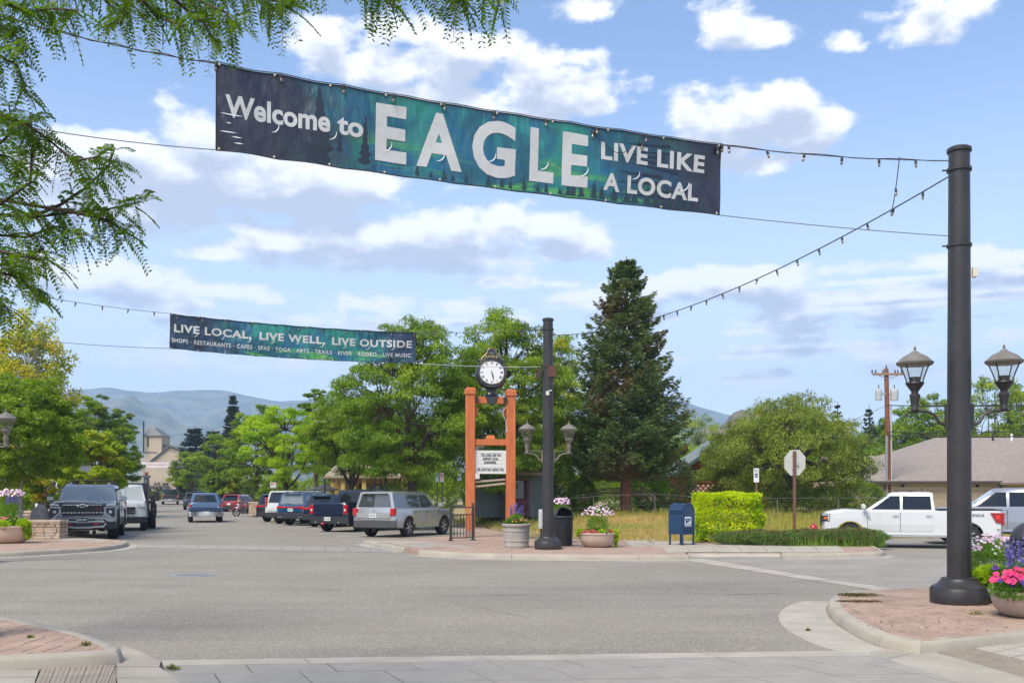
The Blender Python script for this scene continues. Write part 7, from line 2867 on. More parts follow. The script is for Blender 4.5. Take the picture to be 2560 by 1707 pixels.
# silver SUV nearest on the right
hd = dirdeg(26)
s1 = vehicle('suv', 'silver SUV, nearest of the angle-parked row, with grey tinted rear window', 'SUV', 'suv', P_SILVER, place_rear(972, 1341, hd, 4.85, 2.78, .95, Y=40.3), hd, L=4.85, W=1.99, H=1.82, wb=2.78, wr=.38, fo=.95, belt=1.14, hood=1.06, tail='square', rack='rails', plate='SUH SPL', bumper=mat('grey_bumper_plastic', (.06, .06, .062), .6), glass=mat('sky_tinted_glass', (.05, .055, .06), .03, spec=1.0, coat=1.0), rim='six', cladding=False, z=0)
r1 = s1['root']
for s in (-1, 1):
    MB().box((0.15, s * (s1['hw'] + .008), .70), (2.0, .02, .045)).build('side_moulding', P_SILVER, r1, bevel=.005)
MB().box((s1['xr'] - .015, 0, .98), (.03, .62, .05)).build('plate_garnish', M_CHROME, r1)
MB().box((s1['xr'] - .018, .0, 1.07), (.012, .10, .05)).build('emblem', M_CHROME, r1)
# dark blue pickup
hd = dirdeg(25)
s2 = vehicle('pickup_truck', 'dark navy crew-cab pickup with red tail lights, second in the parked row', 'pickup truck', 'pickup', P_NAVY, place_rear(858, 1331, hd, 5.85, 3.7, .98, Y=46.0), hd, L=5.85, W=2.06, H=1.93, wb=3.7, wr=.41, fo=.98, belt=1.30, hood=1.25, nose=.95, sill=.42, plate='DSY 4BK', rack='fin', rim='six', rear_light_w=.19, bed=-1.0)
r2 = s2['root']
lt = MB()
text_on(lt, 'SILVERADO', lambda x, y: (s2['xr'] - .024, -x, y), -.78, -.38, .86, .90, bold=.02)
text_on(lt, 'TRAIL', lambda x, y: (s2['xr'] - .024, -x, y), .42, .72, .86, .90, bold=.02)
lt.build('badge_lettering', M_CHROME, r2, kind='stuff')
MB().box((s2['xr'] - .10, .22, .40), (.1, .12, .09)).build('hitch', mat('hitch_red', (.6, .05, .07), .4), r2)
for s in (-1, 1):
    MB().tube([(s2['xr'] + .0, s * .62, .46), (s2['xr'] - .1, s * .62, .44)], .045, 8).build('exhaust_tip', M_CHROME, r2)
# dark blue SUV half hidden
hd = dirdeg(24)
s3 = vehicle('suv', 'dark blue SUV with silver roof rails, half hidden by the navy pickup', 'SUV', 'suv', P_NAVY, place_rear(818, 1316, hd, 4.75, 2.8, .92), hd, L=4.75, W=1.92, H=1.70, wb=2.8, wr=.37, belt=1.08, rack='rails', tail='slope', plate='CJV 218', box_lights='bar')
# blue SUV
hd = dirdeg(23)
s4 = vehicle('suv', 'metallic blue SUV with full-width red light bar between white and navy SUVs', 'SUV', 'suv', P_BLUE, place_rear(755, 1312, hd, 5.0, 2.98, .95), hd, L=5.0, W=1.99, H=1.80, wb=2.98, wr=.39, belt=1.12, rack='rails', tail='square', plate='BKT 640', box_lights='bar', glass=mat('pale_rear_glass', (.16, .17, .17), .08, spec=1.0, coat=1.0))
MB().tube([(s4['xr'] - .03, .07 * math.cos(a), .985 + .07 * math.sin(a)) for a in [k * PI / 10 for k in range(21)]], .009, 5).build('emblem', M_CHROME, s4['root'])
for s in (-1, 1):
    MB().box((s4['xr'] - .05, s * .66, .46), (.03, .34, .06)).build('exhaust_trim', M_CHROME, s4['root'], bevel=.01)
# white SUV
hd = dirdeg(22)
s5 = vehicle('suv', 'large white SUV with tall tail lights beside the metallic blue SUV', 'SUV', 'suv', P_WHITE, place_rear(728, 1308, hd, 5.3, 3.07, 1.0), hd, L=5.3, W=2.05, H=1.93, wb=3.07, wr=.41, belt=1.18, hood=1.14, rack='rails', tail='square', plate='AFR 09G', box_lights='tall')
# black SUV
hd = dirdeg(21)
s6 = vehicle('suv', 'black SUV at the far end of the row, beside the white SUV', 'SUV', 'suv', P_BLACK, place_rear(696, 1303.5, hd, 4.9, 2.9, .95), hd, L=4.9, W=1.98, H=1.76, wb=2.9, wr=.39, belt=1.10, rack='rails', plate='', box_lights='bar')
# red SUV
hd = dirdeg(10)
s7 = vehicle('suv', 'red SUV parked beyond the black motorbike', 'SUV', 'suv', P_RED, place_rear(585, 1283, hd, 4.7, 2.75, .95), hd, L=4.7, W=1.9, H=1.72, wb=2.75, wr=.36, belt=1.08, plate='', rack='rails', tail='slope', scale=1.02)
# dark SUV on the carriageway
VPH = dirdeg(-18.8)
s8 = vehicle('suv', 'dark small SUV left of the blue pickup, further up the street', 'SUV', 'suv', P_CHAR, (XP(463, 97), 99.5), dirdeg(-17), L=4.6, W=1.86, H=1.68, wb=2.7, wr=.36, belt=1.06, plate='', rack='fin', tail='slope', box_lights='bar', z=.25)
# old two-tone blue pickup on the road
s9 = vehicle('pickup_truck', 'old two-tone blue pickup driving away in the middle of the street', 'pickup truck', 'pickup', P_FBLUE, place_rear(514, 1303, VPH, 5.4, 3.4, .85, Y=61.8), VPH, L=5.4, W=2.02, H=1.80, wb=3.4, wr=.38, ww=.25, fo=.85, belt=1.19, hood=1.12, nose=.85, sill=.48, bumper=M_CHROME, cladding=False, plate='', rack='none', bed=-.55, rear_light_w=.12, rim='five')
r9 = s9['root']
MB().box((s9['xr'] - .016, 0, .80), (.03, 1.94, .24)).build('blue_band', P_DBLUE, r9, bevel=.006)
for s in (-1, 1):
    MB().box((-.4, s * (s9['hw'] + .006), .78), (3.6, .02, .26)).build('blue_band', P_DBLUE, r9)
MB().box((s9['xr'] - .035, -.72, .94), (.008, .14, .05)).build('emblem', M_CHROME, r9)
MB().box((s9['g'][0] - .02, 0, 1.44), (.008, .02, .36)).build('slider_frame', M_PLASTIC, r9)
for y in (-.26, .26):
    MB().box((s9['g'][0] + .0, y, 1.44), (.05, .02, .34)).build('slider_frame', M_PLASTIC, r9)
MB().tube([(s9['xr'] + .2, -.5, .42), (s9['xr'] - .08, -.62, .40)], .03, 6).build('exhaust_tip', M_BLACK, r9)
# far pickup with a cap
s10 = vehicle('pickup_truck', 'far charcoal pickup with black bed cap near the roundabout', 'pickup truck', 'pickup', P_CHAR, (XP(412, 124), 126.0), dirdeg(-18), L=5.6, W=2.02, H=1.88, wb=3.6, wr=.42, belt=1.26, hood=1.2, nose=.9, sill=.5, plate='', rack='none', z=.53, bumper=mat('grey_chrome', (.35, .35, .35), .4, metal=.5), bed=-.9)
mb = MB()
xr_ = s10['xr']
mb.rings([[(xr_ + .05, -.92, 1.28), (-.85, -.92, 1.28), (-.85, .92, 1.28), (xr_ + .05, .92, 1.28)], [(xr_ + .25, -.74, 1.90), (-.85, -.74, 1.90), (-.85, .74, 1.90), (xr_ + .25, .74, 1.90)]])
mb.build('bed_cap', P_BLACK, s10['root'], bevel=.03)
s11 = vehicle('car', 'small white car beyond the far charcoal pickup', 'car', 'suv', P_WHITE, (XP(440, 160), 163), dirdeg(162), L=4.5, W=1.8, H=1.6, wb=2.6, wr=.34, belt=1.0, hood=.95, z=.9, rack='none')
s12 = vehicle('suv', 'pale silver SUV roof showing behind the old blue pickup', 'SUV', 'suv', P_SILVER, (XP(478, 122), 125), dirdeg(-10), L=4.7, W=1.9, H=1.74, wb=2.75, z=.5, rack='rails')
s13 = vehicle('car', 'dark car with orange light between blue pickup and red SUV', 'car', 'suv', P_CHAR, (XP(555, 104), 108), dirdeg(8), L=4.6, W=1.85, H=1.66, wb=2.7, z=.3, rack='fin', tail='slope')

# ---- grey SUV facing the camera on the left
hd = dirdeg(180 - 17.5)
hd = dirdeg(180 - 17.5)
M_TREAD = None
Yt_ = 37.6
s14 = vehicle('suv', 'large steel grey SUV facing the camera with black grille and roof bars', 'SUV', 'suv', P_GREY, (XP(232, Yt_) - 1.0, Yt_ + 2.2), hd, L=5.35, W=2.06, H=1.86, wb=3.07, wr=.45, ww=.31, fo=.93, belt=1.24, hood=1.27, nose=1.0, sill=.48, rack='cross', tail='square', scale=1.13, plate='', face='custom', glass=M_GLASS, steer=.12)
r = s14['root']
xf = s14['xf']
hw = s14['hw']


def face_pt(yf, zz, off=0.0):
    return (xf + .015 - .15 * min(1, abs(yf / hw)) ** 3 + off, yf, zz)


def fplate(name, poly, m, parent, off=.0, th=.03, bevel=.006, both=True):
    """poly in (y, z) on the car's nose, following its curve"""
    outs = []
    for s in ((-1, 1) if both else (1,)):
        mb = MB()
        P = [(y * s, zz) for y, zz in poly]
        mb.rings([[face_pt(y, zz, off - th) for y, zz in P], [face_pt(y, zz, off) for y, zz in P]])
        outs.append(mb.build(name, m, parent, bevel=bevel))
    return outs


gr = fplate('grille', [(-.72, 1.19), (.72, 1.19), (.66, .88), (.58, .78), (-.58, .78), (-.66, .88)], M_BLACK, r, .03, .06, both=False)[0]
for zz, n_, w_ in ((1.155, 5, .085), (.90, 6, .07)):
    for k in range(-n_, n_ + 1):
        if zz > 1.1 and abs(k) < 2:
            continue
        MB().box(face_pt(k * .11, zz, .035), (.012, w_, .018)).build('grille_slot', M_CHROME if abs(k) < 9 else M_CHROME, gr)
for zz in (1.10, 1.04, .98, .94, .85):
    MB().box(face_pt(0, zz, .033), (.012, 1.22, .012)).build('grille_bar', M_PLASTIC, gr)
bow = [(-.17, .01), (-.15, .045), (-.06, .045), (-.05, .065), (.07, .065), (.06, .045), (.17, .035), (.15, -.02), (.06, -.02), (.05, -.045), (-.07, -.045), (-.06, -.02), (-.16, -.02)]
mb = MB()
mb.rings([[(xf + .05, y, 1.12 + zz) for y, zz in bow], [(xf + .065, y, 1.12 + zz) for y, zz in bow]])
em = mb.build('emblem', M_CHROME, r)
mb = MB()
mb.rings([[(xf + .064, y * .78, 1.123 + (zz - .01) * .6) for y, zz in bow], [(xf + .069, y * .78, 1.123 + (zz - .01) * .6) for y, zz in bow]])
mb.build('emblem_fill', M_BLACK, em)
lt = MB()
text_on(lt, 'Z71', lambda x, y: (xf + .045, x, y), .50 - .11, .50 + .09, .985, 1.025, bold=.03)
lt.build('badge_lettering', mat('badge_red', (.5, .03, .03)), r, kind='stuff')
fplate('daylight_strip', [(.70, 1.17), (.99, 1.20), (.99, 1.15), (.72, 1.12)], M_CLEAR, r, .03)
hl = fplate('headlight', [(.73, 1.05), (.97, 1.06), (.98, .78), (.86, .72), (.70, .88)], M_BLACK, r, .025)
fplate('lamp_surround', [(.62, 1.08), (.98, 1.10), (.98, 1.06), (.66, 1.04)], P_LGREY, r, .045)
fplate('lamp_surround', [(.66, 1.04), (.70, 1.04), (.72, .90), (.90, .74), (.86, .70), (.66, .87)], P_LGREY, r, .045)
for s, q in zip((-1, 1), hl):
    MB().lathe([(.055, 0), (.045, .02), (.005, .03)], 12, (0, 0, 0)).build('lamp_lens', M_CLEAR, q, smooth=True).matrix_basis = Matrix.Translation(face_pt(s * .84, .92, .03)) @ Matrix.Rotation(PI / 2, 4, 'Y')
fplate('front_fascia', [(-.98, .72), (-.70, .74), (-.56, .80), (.56, .80), (.70, .74), (.98, .72), (.98, .62), (.80, .60), (.62, .70), (-.62, .70), (-.80, .60), (-.98, .62)], P_GREY, r, .07, .08, both=False)
fplate('lower_intake', [(-.70, .68), (.70, .68), (.74, .50), (.60, .42), (-.60, .42), (-.74, .50)], M_BLACK, r, .06, .06, both=False)
sk = [(-.66, .60), (.66, .60), (.72, .54), (.64, .44), (.34, .43), (.28, .41), (-.28, .41), (-.34, .43), (-.64, .44), (-.72, .54), (-.66, .60)]
MB().tube([face_pt(y, zz, .09) for y, zz in sk], .034, 8).build('skid_frame', mat('silver_plastic', (.45, .44, .41), .45, metal=.3), r, smooth=True)
for s in (-1, 1):
    MB().box(face_pt(s * .40, .53, .08), (.05, .12, .05)).build('tow_hook', mat('tow_hook_red', (.55, .02, .02), .4), r, bevel=.01)
    MB().box(face_pt(s * .52, .665, .075), (.02, .24, .02)).build('fog_light', M_CLEAR, r)
MB().box((xf - .1, 0, .36), (.06, .80, .10)).build('skid_plate', mat('brushed_skid', (.40, .36, .30), .5, metal=.4), r)
pl = MB().box((xf + .12, 0, .665), (.012, .36, .18)).build('license_plate', mat('plate_black', (.02, .02, .02), .5), r)
MB().tube([(xf + .125, y, zz) for y, zz in ((-.18, .575), (.18, .575), (.18, .755), (-.18, .755), (-.18, .575))], .012, 5).build('plate_frame', mat('plate_frame_white', (.6, .6, .6), .4), pl)
lt = MB()
text_on(lt, 'EPR\u00b7P07', lambda x, y: (xf + .128, x, y), -.15, .15, .62, .71, bold=.03)
lt.build('plate_lettering', mat('plate_white', (.6, .62, .6)), pl, kind='stuff')
# bonnet creases, wipers, inside sticker
for s in (-1, 1):
    MB().tube([(xf - .25, s * .50, 1.283), (xf - .7, s * .56, 1.315), (s14['cowl'] + .15, s * .62, 1.27)], .012, 5).build('bonnet_crease', P_GREY, r, smooth=True)
    MB().tube([(s14['cowl'] + .10, s * .1 - .3, 1.265), (s14['cowl'] + .06, s * .1 + .25, 1.275)], .010, 5).build('wiper', M_PLASTIC, r)
    MB().box((s14['g'][3] - .5, s * .3, 1.5), (.01, .01, .01)).build('mirror_stay', M_PLASTIC, r)
    MB().ball((s14['gb'] - .25, s * .62, 1.87), .05, 8).build('roof_marker', P_LGREY, r)

# ---- white flatbed truck behind it
Yw_ = 46.0
wt = vehicle('pickup_truck', 'white flatbed truck with black tow mirrors behind the grey SUV', 'pickup truck', 'pickup', P_WHITE, (XP(312, Yw_) - 1.0, Yw_ + 2.6), dirdeg(180 - 18.0), L=5.4, W=2.0, H=2.02, wb=3.3, wr=.41, belt=1.34, hood=1.30, nose=1.0, sill=.55, rack='tow', cladding=False, rim='dually', scale=1.08, bed=-.4)
r = wt['root']
for s in (-1, 1):
    MB().box((wt['cowl'] - .05, s * (wt['hw'] + .36), 1.50), (.10, .26, .42)).build('tow_mirror', M_PLASTIC, r, bevel=.02)
    MB().tube([(wt['cowl'] - .05, s * wt['hw'], 1.40), (wt['cowl'] - .05, s * (wt['hw'] + .3), 1.40)], .02, 6).build('mirror_arm', M_PLASTIC, r)
    MB().box((-1.9, s * 1.16, .86), (1.3, .24, .56)).build('tool_box', M_PLASTIC, r, bevel=.02)
    MB().box((-.62, s * 1.17, 1.10), (.05, .18, .9)).build('headboard_wing', M_PLASTIC, r)
    MB().box((-.58, s * 1.18, .90), (.02, .06, .04)).build('marker_light', M_AMBER, r)
    w_ = put('wheel', WHEELS[(.41, .26, 'dually')][0], r, (wt['rx'], s * (wt['hw'] + .13), .41))
    put('rim', WHEELS[(.41, .26, 'dually')][2], w_)
MB().box((-1.65, 0, 1.22), (2.3, 2.44, .14)).build('flatbed_deck', M_PLASTIC, r, bevel=.01)
MB().box((-.55, 0, 1.72), (.06, 1.9, .75)).build('headboard', M_PLASTIC, r, bevel=.01)

# ---- motorbike side-on, front wheel to the left
def motorbike(label, x, Y, z):
    t = thing('motorcycle', label, 'motorcycle', (XP(x, Y), Y, z), math.radians(170))
    def wh(xx, r, w):
        mb = MB()
        mb.M = Matrix.Translation((xx, 0, r)) @ Matrix.Rotation(PI / 2, 4, 'X')
        mb.lathe([(r * .74, -w / 2), (r * .93, -w / 2), (r, 0), (r * .93, w / 2), (r * .74, w / 2), (r * .74, -w / 2)], 28, cap=False)
        q = mb.build('wheel', M_RUBBER, t, smooth=True)
        mb = MB()
        for k in range(9):
            a = 2 * PI * k / 9
            mb.tube([(xx, 0, r), (xx + r * .75 * math.cos(a), 0, r + r * .75 * math.sin(a))], .014, 4)
        mb.M = Matrix.Translation((xx, 0, r)) @ Matrix.Rotation(PI / 2, 4, 'X')
        mb.lathe([(.05, -.06), (.05, .06)], 10)
        mb.build('spoke', mat('dark_spoke', (.08, .08, .08), .4, metal=.5), q, kind='stuff')
    wh(.80, .33, .13)
    wh(-.80, .31, .17)
    MB().tube([(.80, .09, .33), (.62, .09, .72), (.52, .08, 1.02)], .028, 6).build('fork', M_CHROME, t, smooth=True)
    MB().tube([(.80, -.09, .33), (.62, -.09, .72), (.52, -.08, 1.02)], .028, 6).build('fork', M_CHROME, t, smooth=True)
    MB().tube([(.50, -.02, 1.0), (.54, .16, 1.10), (.40, .38, 1.08), (.30, .42, 1.05)], .016, 6).tube([(.50, .02, 1.0), (.54, -.16, 1.10), (.40, -.38, 1.08), (.30, -.42, 1.05)], .016, 6).build('handlebar', M_BLACK, t, smooth=True, kind='stuff')
    MB().ball((.66, 0, .92), .10, 10).build('headlight', M_CLEAR, t, smooth=True)
    arc = [(.80 + .37 * math.cos(a), 0, .33 + .37 * math.sin(a)) for a in [math.radians(q) for q in range(20, 141, 15)]]
    MB().tube(arc, .06, 6).build('front_fender', P_RED, t, smooth=True)
    MB().rings([[(.45, -.10, .80), (.45, .10, .80), (.40, .10, .92), (.40, -.10, .92)], [(.22, -.17, .76), (.22, .17, .76), (.20, .15, 1.0), (.20, -.15, 1.0)], [(-.12, -.12, .74), (-.12, .12, .74), (-.12, .10, .90), (-.12, -.10, .90)]]).build('fuel_tank', P_RED, t, smooth=True)
    MB().box((.12, 0, .45), (.55, .30, .42)).build('engine', mat('engine_metal', (.07, .07, .075), .4, metal=.6), t, bevel=.05)
    MB().rings([[(-.1, -.13, .72), (-.1, .13, .72), (-.1, .12, .80), (-.1, -.12, .80)], [(-.45, -.17, .68), (-.45, .17, .68), (-.45, .15, .78), (-.45, -.15, .78)], [(-.85, -.13, .78), (-.85, .13, .78), (-.85, .10, .88), (-.85, -.10, .88)]]).build('seat', M_PLASTIC, t, smooth=True)
    for s in (-1, 1):
        MB().box((-.82, s * .26, .62), (.62, .18, .34)).build('saddlebag', P_BLACK, t, bevel=.05)
        MB().tube([(.1, s * .18, .28), (-.5, s * .22, .24), (-1.1, s * .24, .26)], .04, 8).build('exhaust_pipe', M_CHROME if s < 0 else M_BLACK, t, smooth=True)
    arc = [(-.80 + .37 * math.cos(a), 0, .31 + .37 * math.sin(a)) for a in [math.radians(q) for q in range(50, 191, 15)]]
    MB().tube(arc, .09, 6).build('rear_fender', P_BLACK, t, smooth=True)
    MB().tube([(.42, -.36, 1.08), (.38, -.40, 1.22)], .008, 4).build('mirror_stem', M_BLACK, t)
    MB().ball((.36, -.42, 1.26), .06, 8).build('mirror', M_BLACK, t)
    return t


mbk = motorbike('black and red touring motorcycle parked side-on by the row of SUVs', 615, 77.5, .0)
hm = thing('helmet', 'yellow and dark helmet hung on the motorcycle handlebar', 'helmet', (XP(598, 77.2), 77.2, 1.02))
MB().ball((0, 0, .14), .15, 12).build('shell', mat('helmet_yellow', (.40, .24, .05), .4), hm, smooth=True)
MB().box((0, -.11, .12), (.18, .08, .09)).build('visor', M_GLASS, hm, bevel=.02)

# ---- pickups at the right
a_w = math.atan2(1.15, -3.45)
Yf_ = 31.9
fw = Vector((XP(2126, Yf_), Yf_))
d_w = Vector((math.cos(a_w), math.sin(a_w)))
Lw, wbw, fow = 5.75, 3.68, .98
sw_ = .93
lat = Vector((-d_w.y, d_w.x))                       # truck's left side
cen = fw - d_w * (Lw / 2 - fow) * sw_ - lat * .95 * sw_
cen.y -= .0
w1 = vehicle('pickup_truck', 'white crew-cab pickup parked side-on behind the junipers at the right', 'pickup truck', 'pickup', P_WHITE, cen, a_w, L=Lw, W=2.03, H=1.90, wb=wbw, wr=.41, ww=.27, fo=fow, belt=1.27, hood=1.27, nose=.98, sill=.44, plate='', rack='fin', scale=sw_, cladding=False, bed=-.80, rear_light_w=.17, rim='multi', bumper=mat('chrome_bumper', (.5, .5, .5), .3, metal=.8))
r = w1['root']
for s in (-1, 1):
    MB().box((w1['fx'] - ra_ if False else .25, s * (w1['hw'] + .07), .40), (2.9, .16, .05)).build('running_board', mat('running_board_grey', (.42, .42, .42), .4, metal=.6), r, bevel=.01)
    # C-shaped headlamp with amber corner
    MB().box((w1['xf'] - .16, s * (w1['hw'] - .04), 1.02), (.30, .10, .26)).build('headlight', M_BLACK, r, bevel=.02)
    MB().box((w1['xf'] - .17, s * (w1['hw'] + .014), 1.11), (.24, .012, .035)).build('lamp_strip', M_CLEAR, r)
    MB().box((w1['xf'] - .27, s * (w1['hw'] + .014), 1.01), (.045, .012, .20)).build('lamp_strip', M_CLEAR, r)
    MB().box((w1['xf'] - .17, s * (w1['hw'] + .013), 1.00), (.11, .012, .07)).build('side_marker', M_AMBER, r)
    # fender badge
    x0 = w1['fx'] - w1['ra'] - .10
    MB().prism([(x0 + .10, 1.14), (x0 - .02, 1.12), (x0 - .06, .96), (x0 - .03, .96)], .012, 'y', s * (w1['hw'] + .012)).build('fender_vent', M_CHROME, r)
    # big tail light on the flank
    xr0 = w1['xr']
    mb = MB()
    P = [(xr0 + .06, 1.20), (xr0 + .42, 1.20), (xr0 + .36, 1.10), (xr0 + .24, .88), (xr0 + .06, .86)]
    mb.prism(P, .03, 'y', s * (w1['hw'] + .006))
    mb.build('tail_light', mat('deep_red_lens', (.30, .008, .012), .15, coat=.6), r, bevel=.006)
    MB().box((xr0 + .19, s * (w1['hw'] + .024), 1.06), (.14, .006, .14)).build('bright_lens_panel', mat('bright_red_lens', (.6, .03, .03), .2), r)  # plain panel of brighter red set on the tail light
    lt = MB()
    text_on(lt, 'FX4', lambda x, y, s=s: (-x * 1.0 if s > 0 else x, s * (w1['hw'] + .004), y), 1.92 if s > 0 else -2.28, 2.28 if s > 0 else -1.92, 1.09, 1.16, bold=.05, spacing=1.1)
    lt.build('badge_lettering', mat('badge_grey', (.12, .12, .12), .4), r, kind='stuff')
MB().box((w1['xf'] - .04, 0, .98), (.10, 1.3, .34)).build('grille_mesh', M_BLACK, r)

Yg_ = 34.4
c2 = cen - lat * 3.0 - d_w * 3.5
w2 = vehicle('pickup_truck', 'grey crew-cab pickup parked behind the white pickup', 'pickup truck', 'pickup', P_LGREY, c2, a_w, L=5.8, W=2.03, H=1.96, wb=3.68, wr=.41, belt=1.29, hood=1.26, nose=.98, sill=.46, plate='', rack='fin', scale=.97, cladding=False, bed=-.80, rim='multi')

# ---- small street things in the distance
oc = thing('construction_sign', 'small orange work sign far down the street by the white car', 'road sign', (XP(444, 165), 165, .9))
mb = MB()
mb.M = Matrix.Translation((0, 0, 1.5)) @ Matrix.Rotation(PI / 4, 4, 'Y')
mb.box((0, 0, 0), (1.2, .03, 1.2))
mb.build('sign_plate', mat('work_orange', (.65, .13, .02), .6), oc)
MB().box((0, .04, .5), (.06, .05, 1.0)).build('post', M_BLACK, oc)

# ================================================================ BUILDINGS
def prism_roof(x0, x1, y0, y1, z0, zr, over=.3, axis='x', th=.15):
    """gable roof with ridge along axis as one builder"""
    mb = MB()
    if axis == 'x':
        ym = (y0 + y1) / 2
        k = (zr - z0) / (ym - y0)
        A = [(y0 - over, z0 - over * k), (ym, zr), (y1 + over, z0 - over * k), (y1 + over, z0 - over * k - th), (ym, zr - th), (y0 - over, z0 - over * k - th)]
        mb.rings([[(x0 - over, a, b) for a, b in A], [(x1 + over, a, b) for a, b in A]])
    else:
        xm = (x0 + x1) / 2
        k = (zr - z0) / (xm - x0)
        A = [(x0 - over, z0 - over * k), (xm, zr), (x1 + over, z0 - over * k), (x1 + over, z0 - over * k - th), (xm, zr - th), (x0 - over, z0 - over * k - th)]
        mb.rings([[(a, y0 - over, b) for a, b in A], [(a, y1 + over, b) for a, b in A]])
    return mb


M_SHING = mat('tan_shingles', (.27, .225, .19), .9, var=.18, scale=3.5, bump=.4, bscale=30, stretch=(1, 1, 4), detail=8)
M_TAN = mat('tan_siding', (.50, .40, .25), .8, var=.05, scale=1)
M_TAN2 = mat('tan_garage_door', (.36, .28, .20), .7)
M_TRIM = mat('tan_trim', (.46, .38, .27), .7)
Yg = 62.0
zg = .60
gb_ = thing('garage_building', 'long tan garage row with brown shingle roof behind the pickups', 'building', (0, 0, 0))
x0, x1 = XP(2140, Yg), XP(2700, Yg)
ze = ZP(1200, Yg)
MB().box(((x0 + x1) / 2, Yg + 5, (ze + zg) / 2), (x1 - x0, 10, ze - zg)).build('wall', M_TAN, gb_)
prism_roof(x0, x1, Yg, Yg + 10, ze + .05, ZP(1139, Yg + 5), .45).build('roof', M_SHING, gb_)
MB().box(((x0 + x1) / 2, Yg - .50, ze - .12), (x1 - x0 + .9, .10, .13)).build('gutter_board', mat('dark_gutter', (.06, .05, .045), .6), gb_)
for i in range(-6, 60):
    x = x0 + .15 + i * .3
    if i >= 0 and x < x1:
        MB().box((x, Yg - .02, ze - .45), (.04, .03, .72)).build('batten', M_TRIM, gb_)
for i, xa in enumerate((2150, 2233, 2312, 2420)):
    xl, xh = XP(xa, Yg), XP(xa + 58, Yg)
    zt3 = ZP(1224, Yg)
    dd = MB().box(((xl + xh) / 2, Yg - .03, (zt3 + zg) / 2), (xh - xl, .05, zt3 - zg)).build('garage_door', M_TAN2, gb_)
    for k in range(3):
        MB().box(((xl + xh) / 2, Yg - .062, zg + (k + 1) * (zt3 - zg) / 4), (xh - xl, .012, .03)).build('door_groove', M_TRIM, dd)
    MB().box(((xl + xh) / 2, Yg - .05, zt3 + .08), (xh - xl + .3, .07, .16)).build('door_trim', M_TRIM, gb_)
    for xq in (xl - .07, xh + .07):
        MB().box((xq, Yg - .05, (zt3 + zg) / 2), (.14, .07, zt3 - zg)).build('door_trim', M_TRIM, gb_)
for xa in (2256, 2442):
    MB().box((XP(xa, Yg), Yg - .10, ZP(1213, Yg)), (.14, .14, .20)).build('wall_lamp', M_BLACK, gb_)
MB().tube([(XP(2488, Yg), Yg - .45, ze - .1), (XP(2494, Yg), Yg - .2, ze - .25), (XP(2500, Yg), Yg - .10, ze - .5), (XP(2500, Yg), Yg - .08, zg)], .05, 6).build('downspout', mat('dark_gutter', (.06, .05, .045)), gb_)
# projecting gable at the right
gw = thing('gable_wing', 'projecting tan gable wing of the garage row at the right edge', 'building', (0, 0, 0))
xa, xb = XP(2505, Yg), XP(2505, Yg) + 9
zr = ze + 2.6
MB().prism([(xa, zg), (xb, zg), (xb, ze), ((xa + xb) / 2, zr), (xa, ze)], 4.2, 'y', Yg - 2.2).build('wall', M_TAN, gw)
mb = prism_roof(xa, xb, Yg - 4.3, Yg + 4, ze + .04, zr + .06, .35, 'y', .12)
mb.build('roof', M_SHING, gw)
for s in (0, 1):
    p_, q_ = ((xa - .35, ze - .12), ((xa + xb) / 2, zr + .1)) if s == 0 else (((xa + xb) / 2, zr + .1), (xb + .35, ze - .12))
    MB().prism([(p_[0], p_[1] - .22), (q_[0], q_[1] - .22), (q_[0], q_[1] + .02), (p_[0], p_[1] + .02)], .06, 'y', Yg - 4.69).build('barge_board', mat('brown_trim', (.16, .11, .08), .7), gw)
for i in range(30):
    x = xa + .15 + i * .3
    zt4 = ze + (zr - ze) * (1 - abs(x - (xa + xb) / 2) / 4.5)
    MB().box((x, Yg - 4.32, (zt4 + zg) / 2), (.04, .03, zt4 - zg - .1)).build('batten', M_TRIM, gw)
# second roof behind
g2_ = thing('garage_building', 'second brown shingle roof rising behind the garage row', 'building', (0, 0, 0))
Y2 = 78
xa2, xb2 = XP(2290, Y2), XP(2800, Y2)
z2 = ZP(1140, Y2)
MB().box(((xa2 + xb2) / 2, Y2 + 5, (z2 + zg) / 2), (xb2 - xa2 - .8, 9.6, z2 - zg)).build('wall', M_TAN, g2_)
mb = MB()
zr2 = ZP(1094, Y2 + 5)
mb.rings([[(xa2 - .5, Y2 - .4, z2), (xb2, Y2 - .4, z2), (xb2, Y2 + 10.4, z2), (xa2 - .5, Y2 + 10.4, z2)], [(xa2 + 3.6, Y2 + 4.9, zr2), (xb2, Y2 + 4.9, zr2), (xb2, Y2 + 5.1, zr2), (xa2 + 3.6, Y2 + 5.1, zr2)]])
mb.build('roof', M_SHING, g2_)
for (x, m_) in ((2482, M_BLACK), (2529, M_WHITE)):
    MB().tube([(XP(x, Y2 + 4), Y2 + 4, zr2 - .4), (XP(x, Y2 + 4), Y2 + 4, zr2 + .25)], .09, 8).build('vent_pipe', m_, g2_)

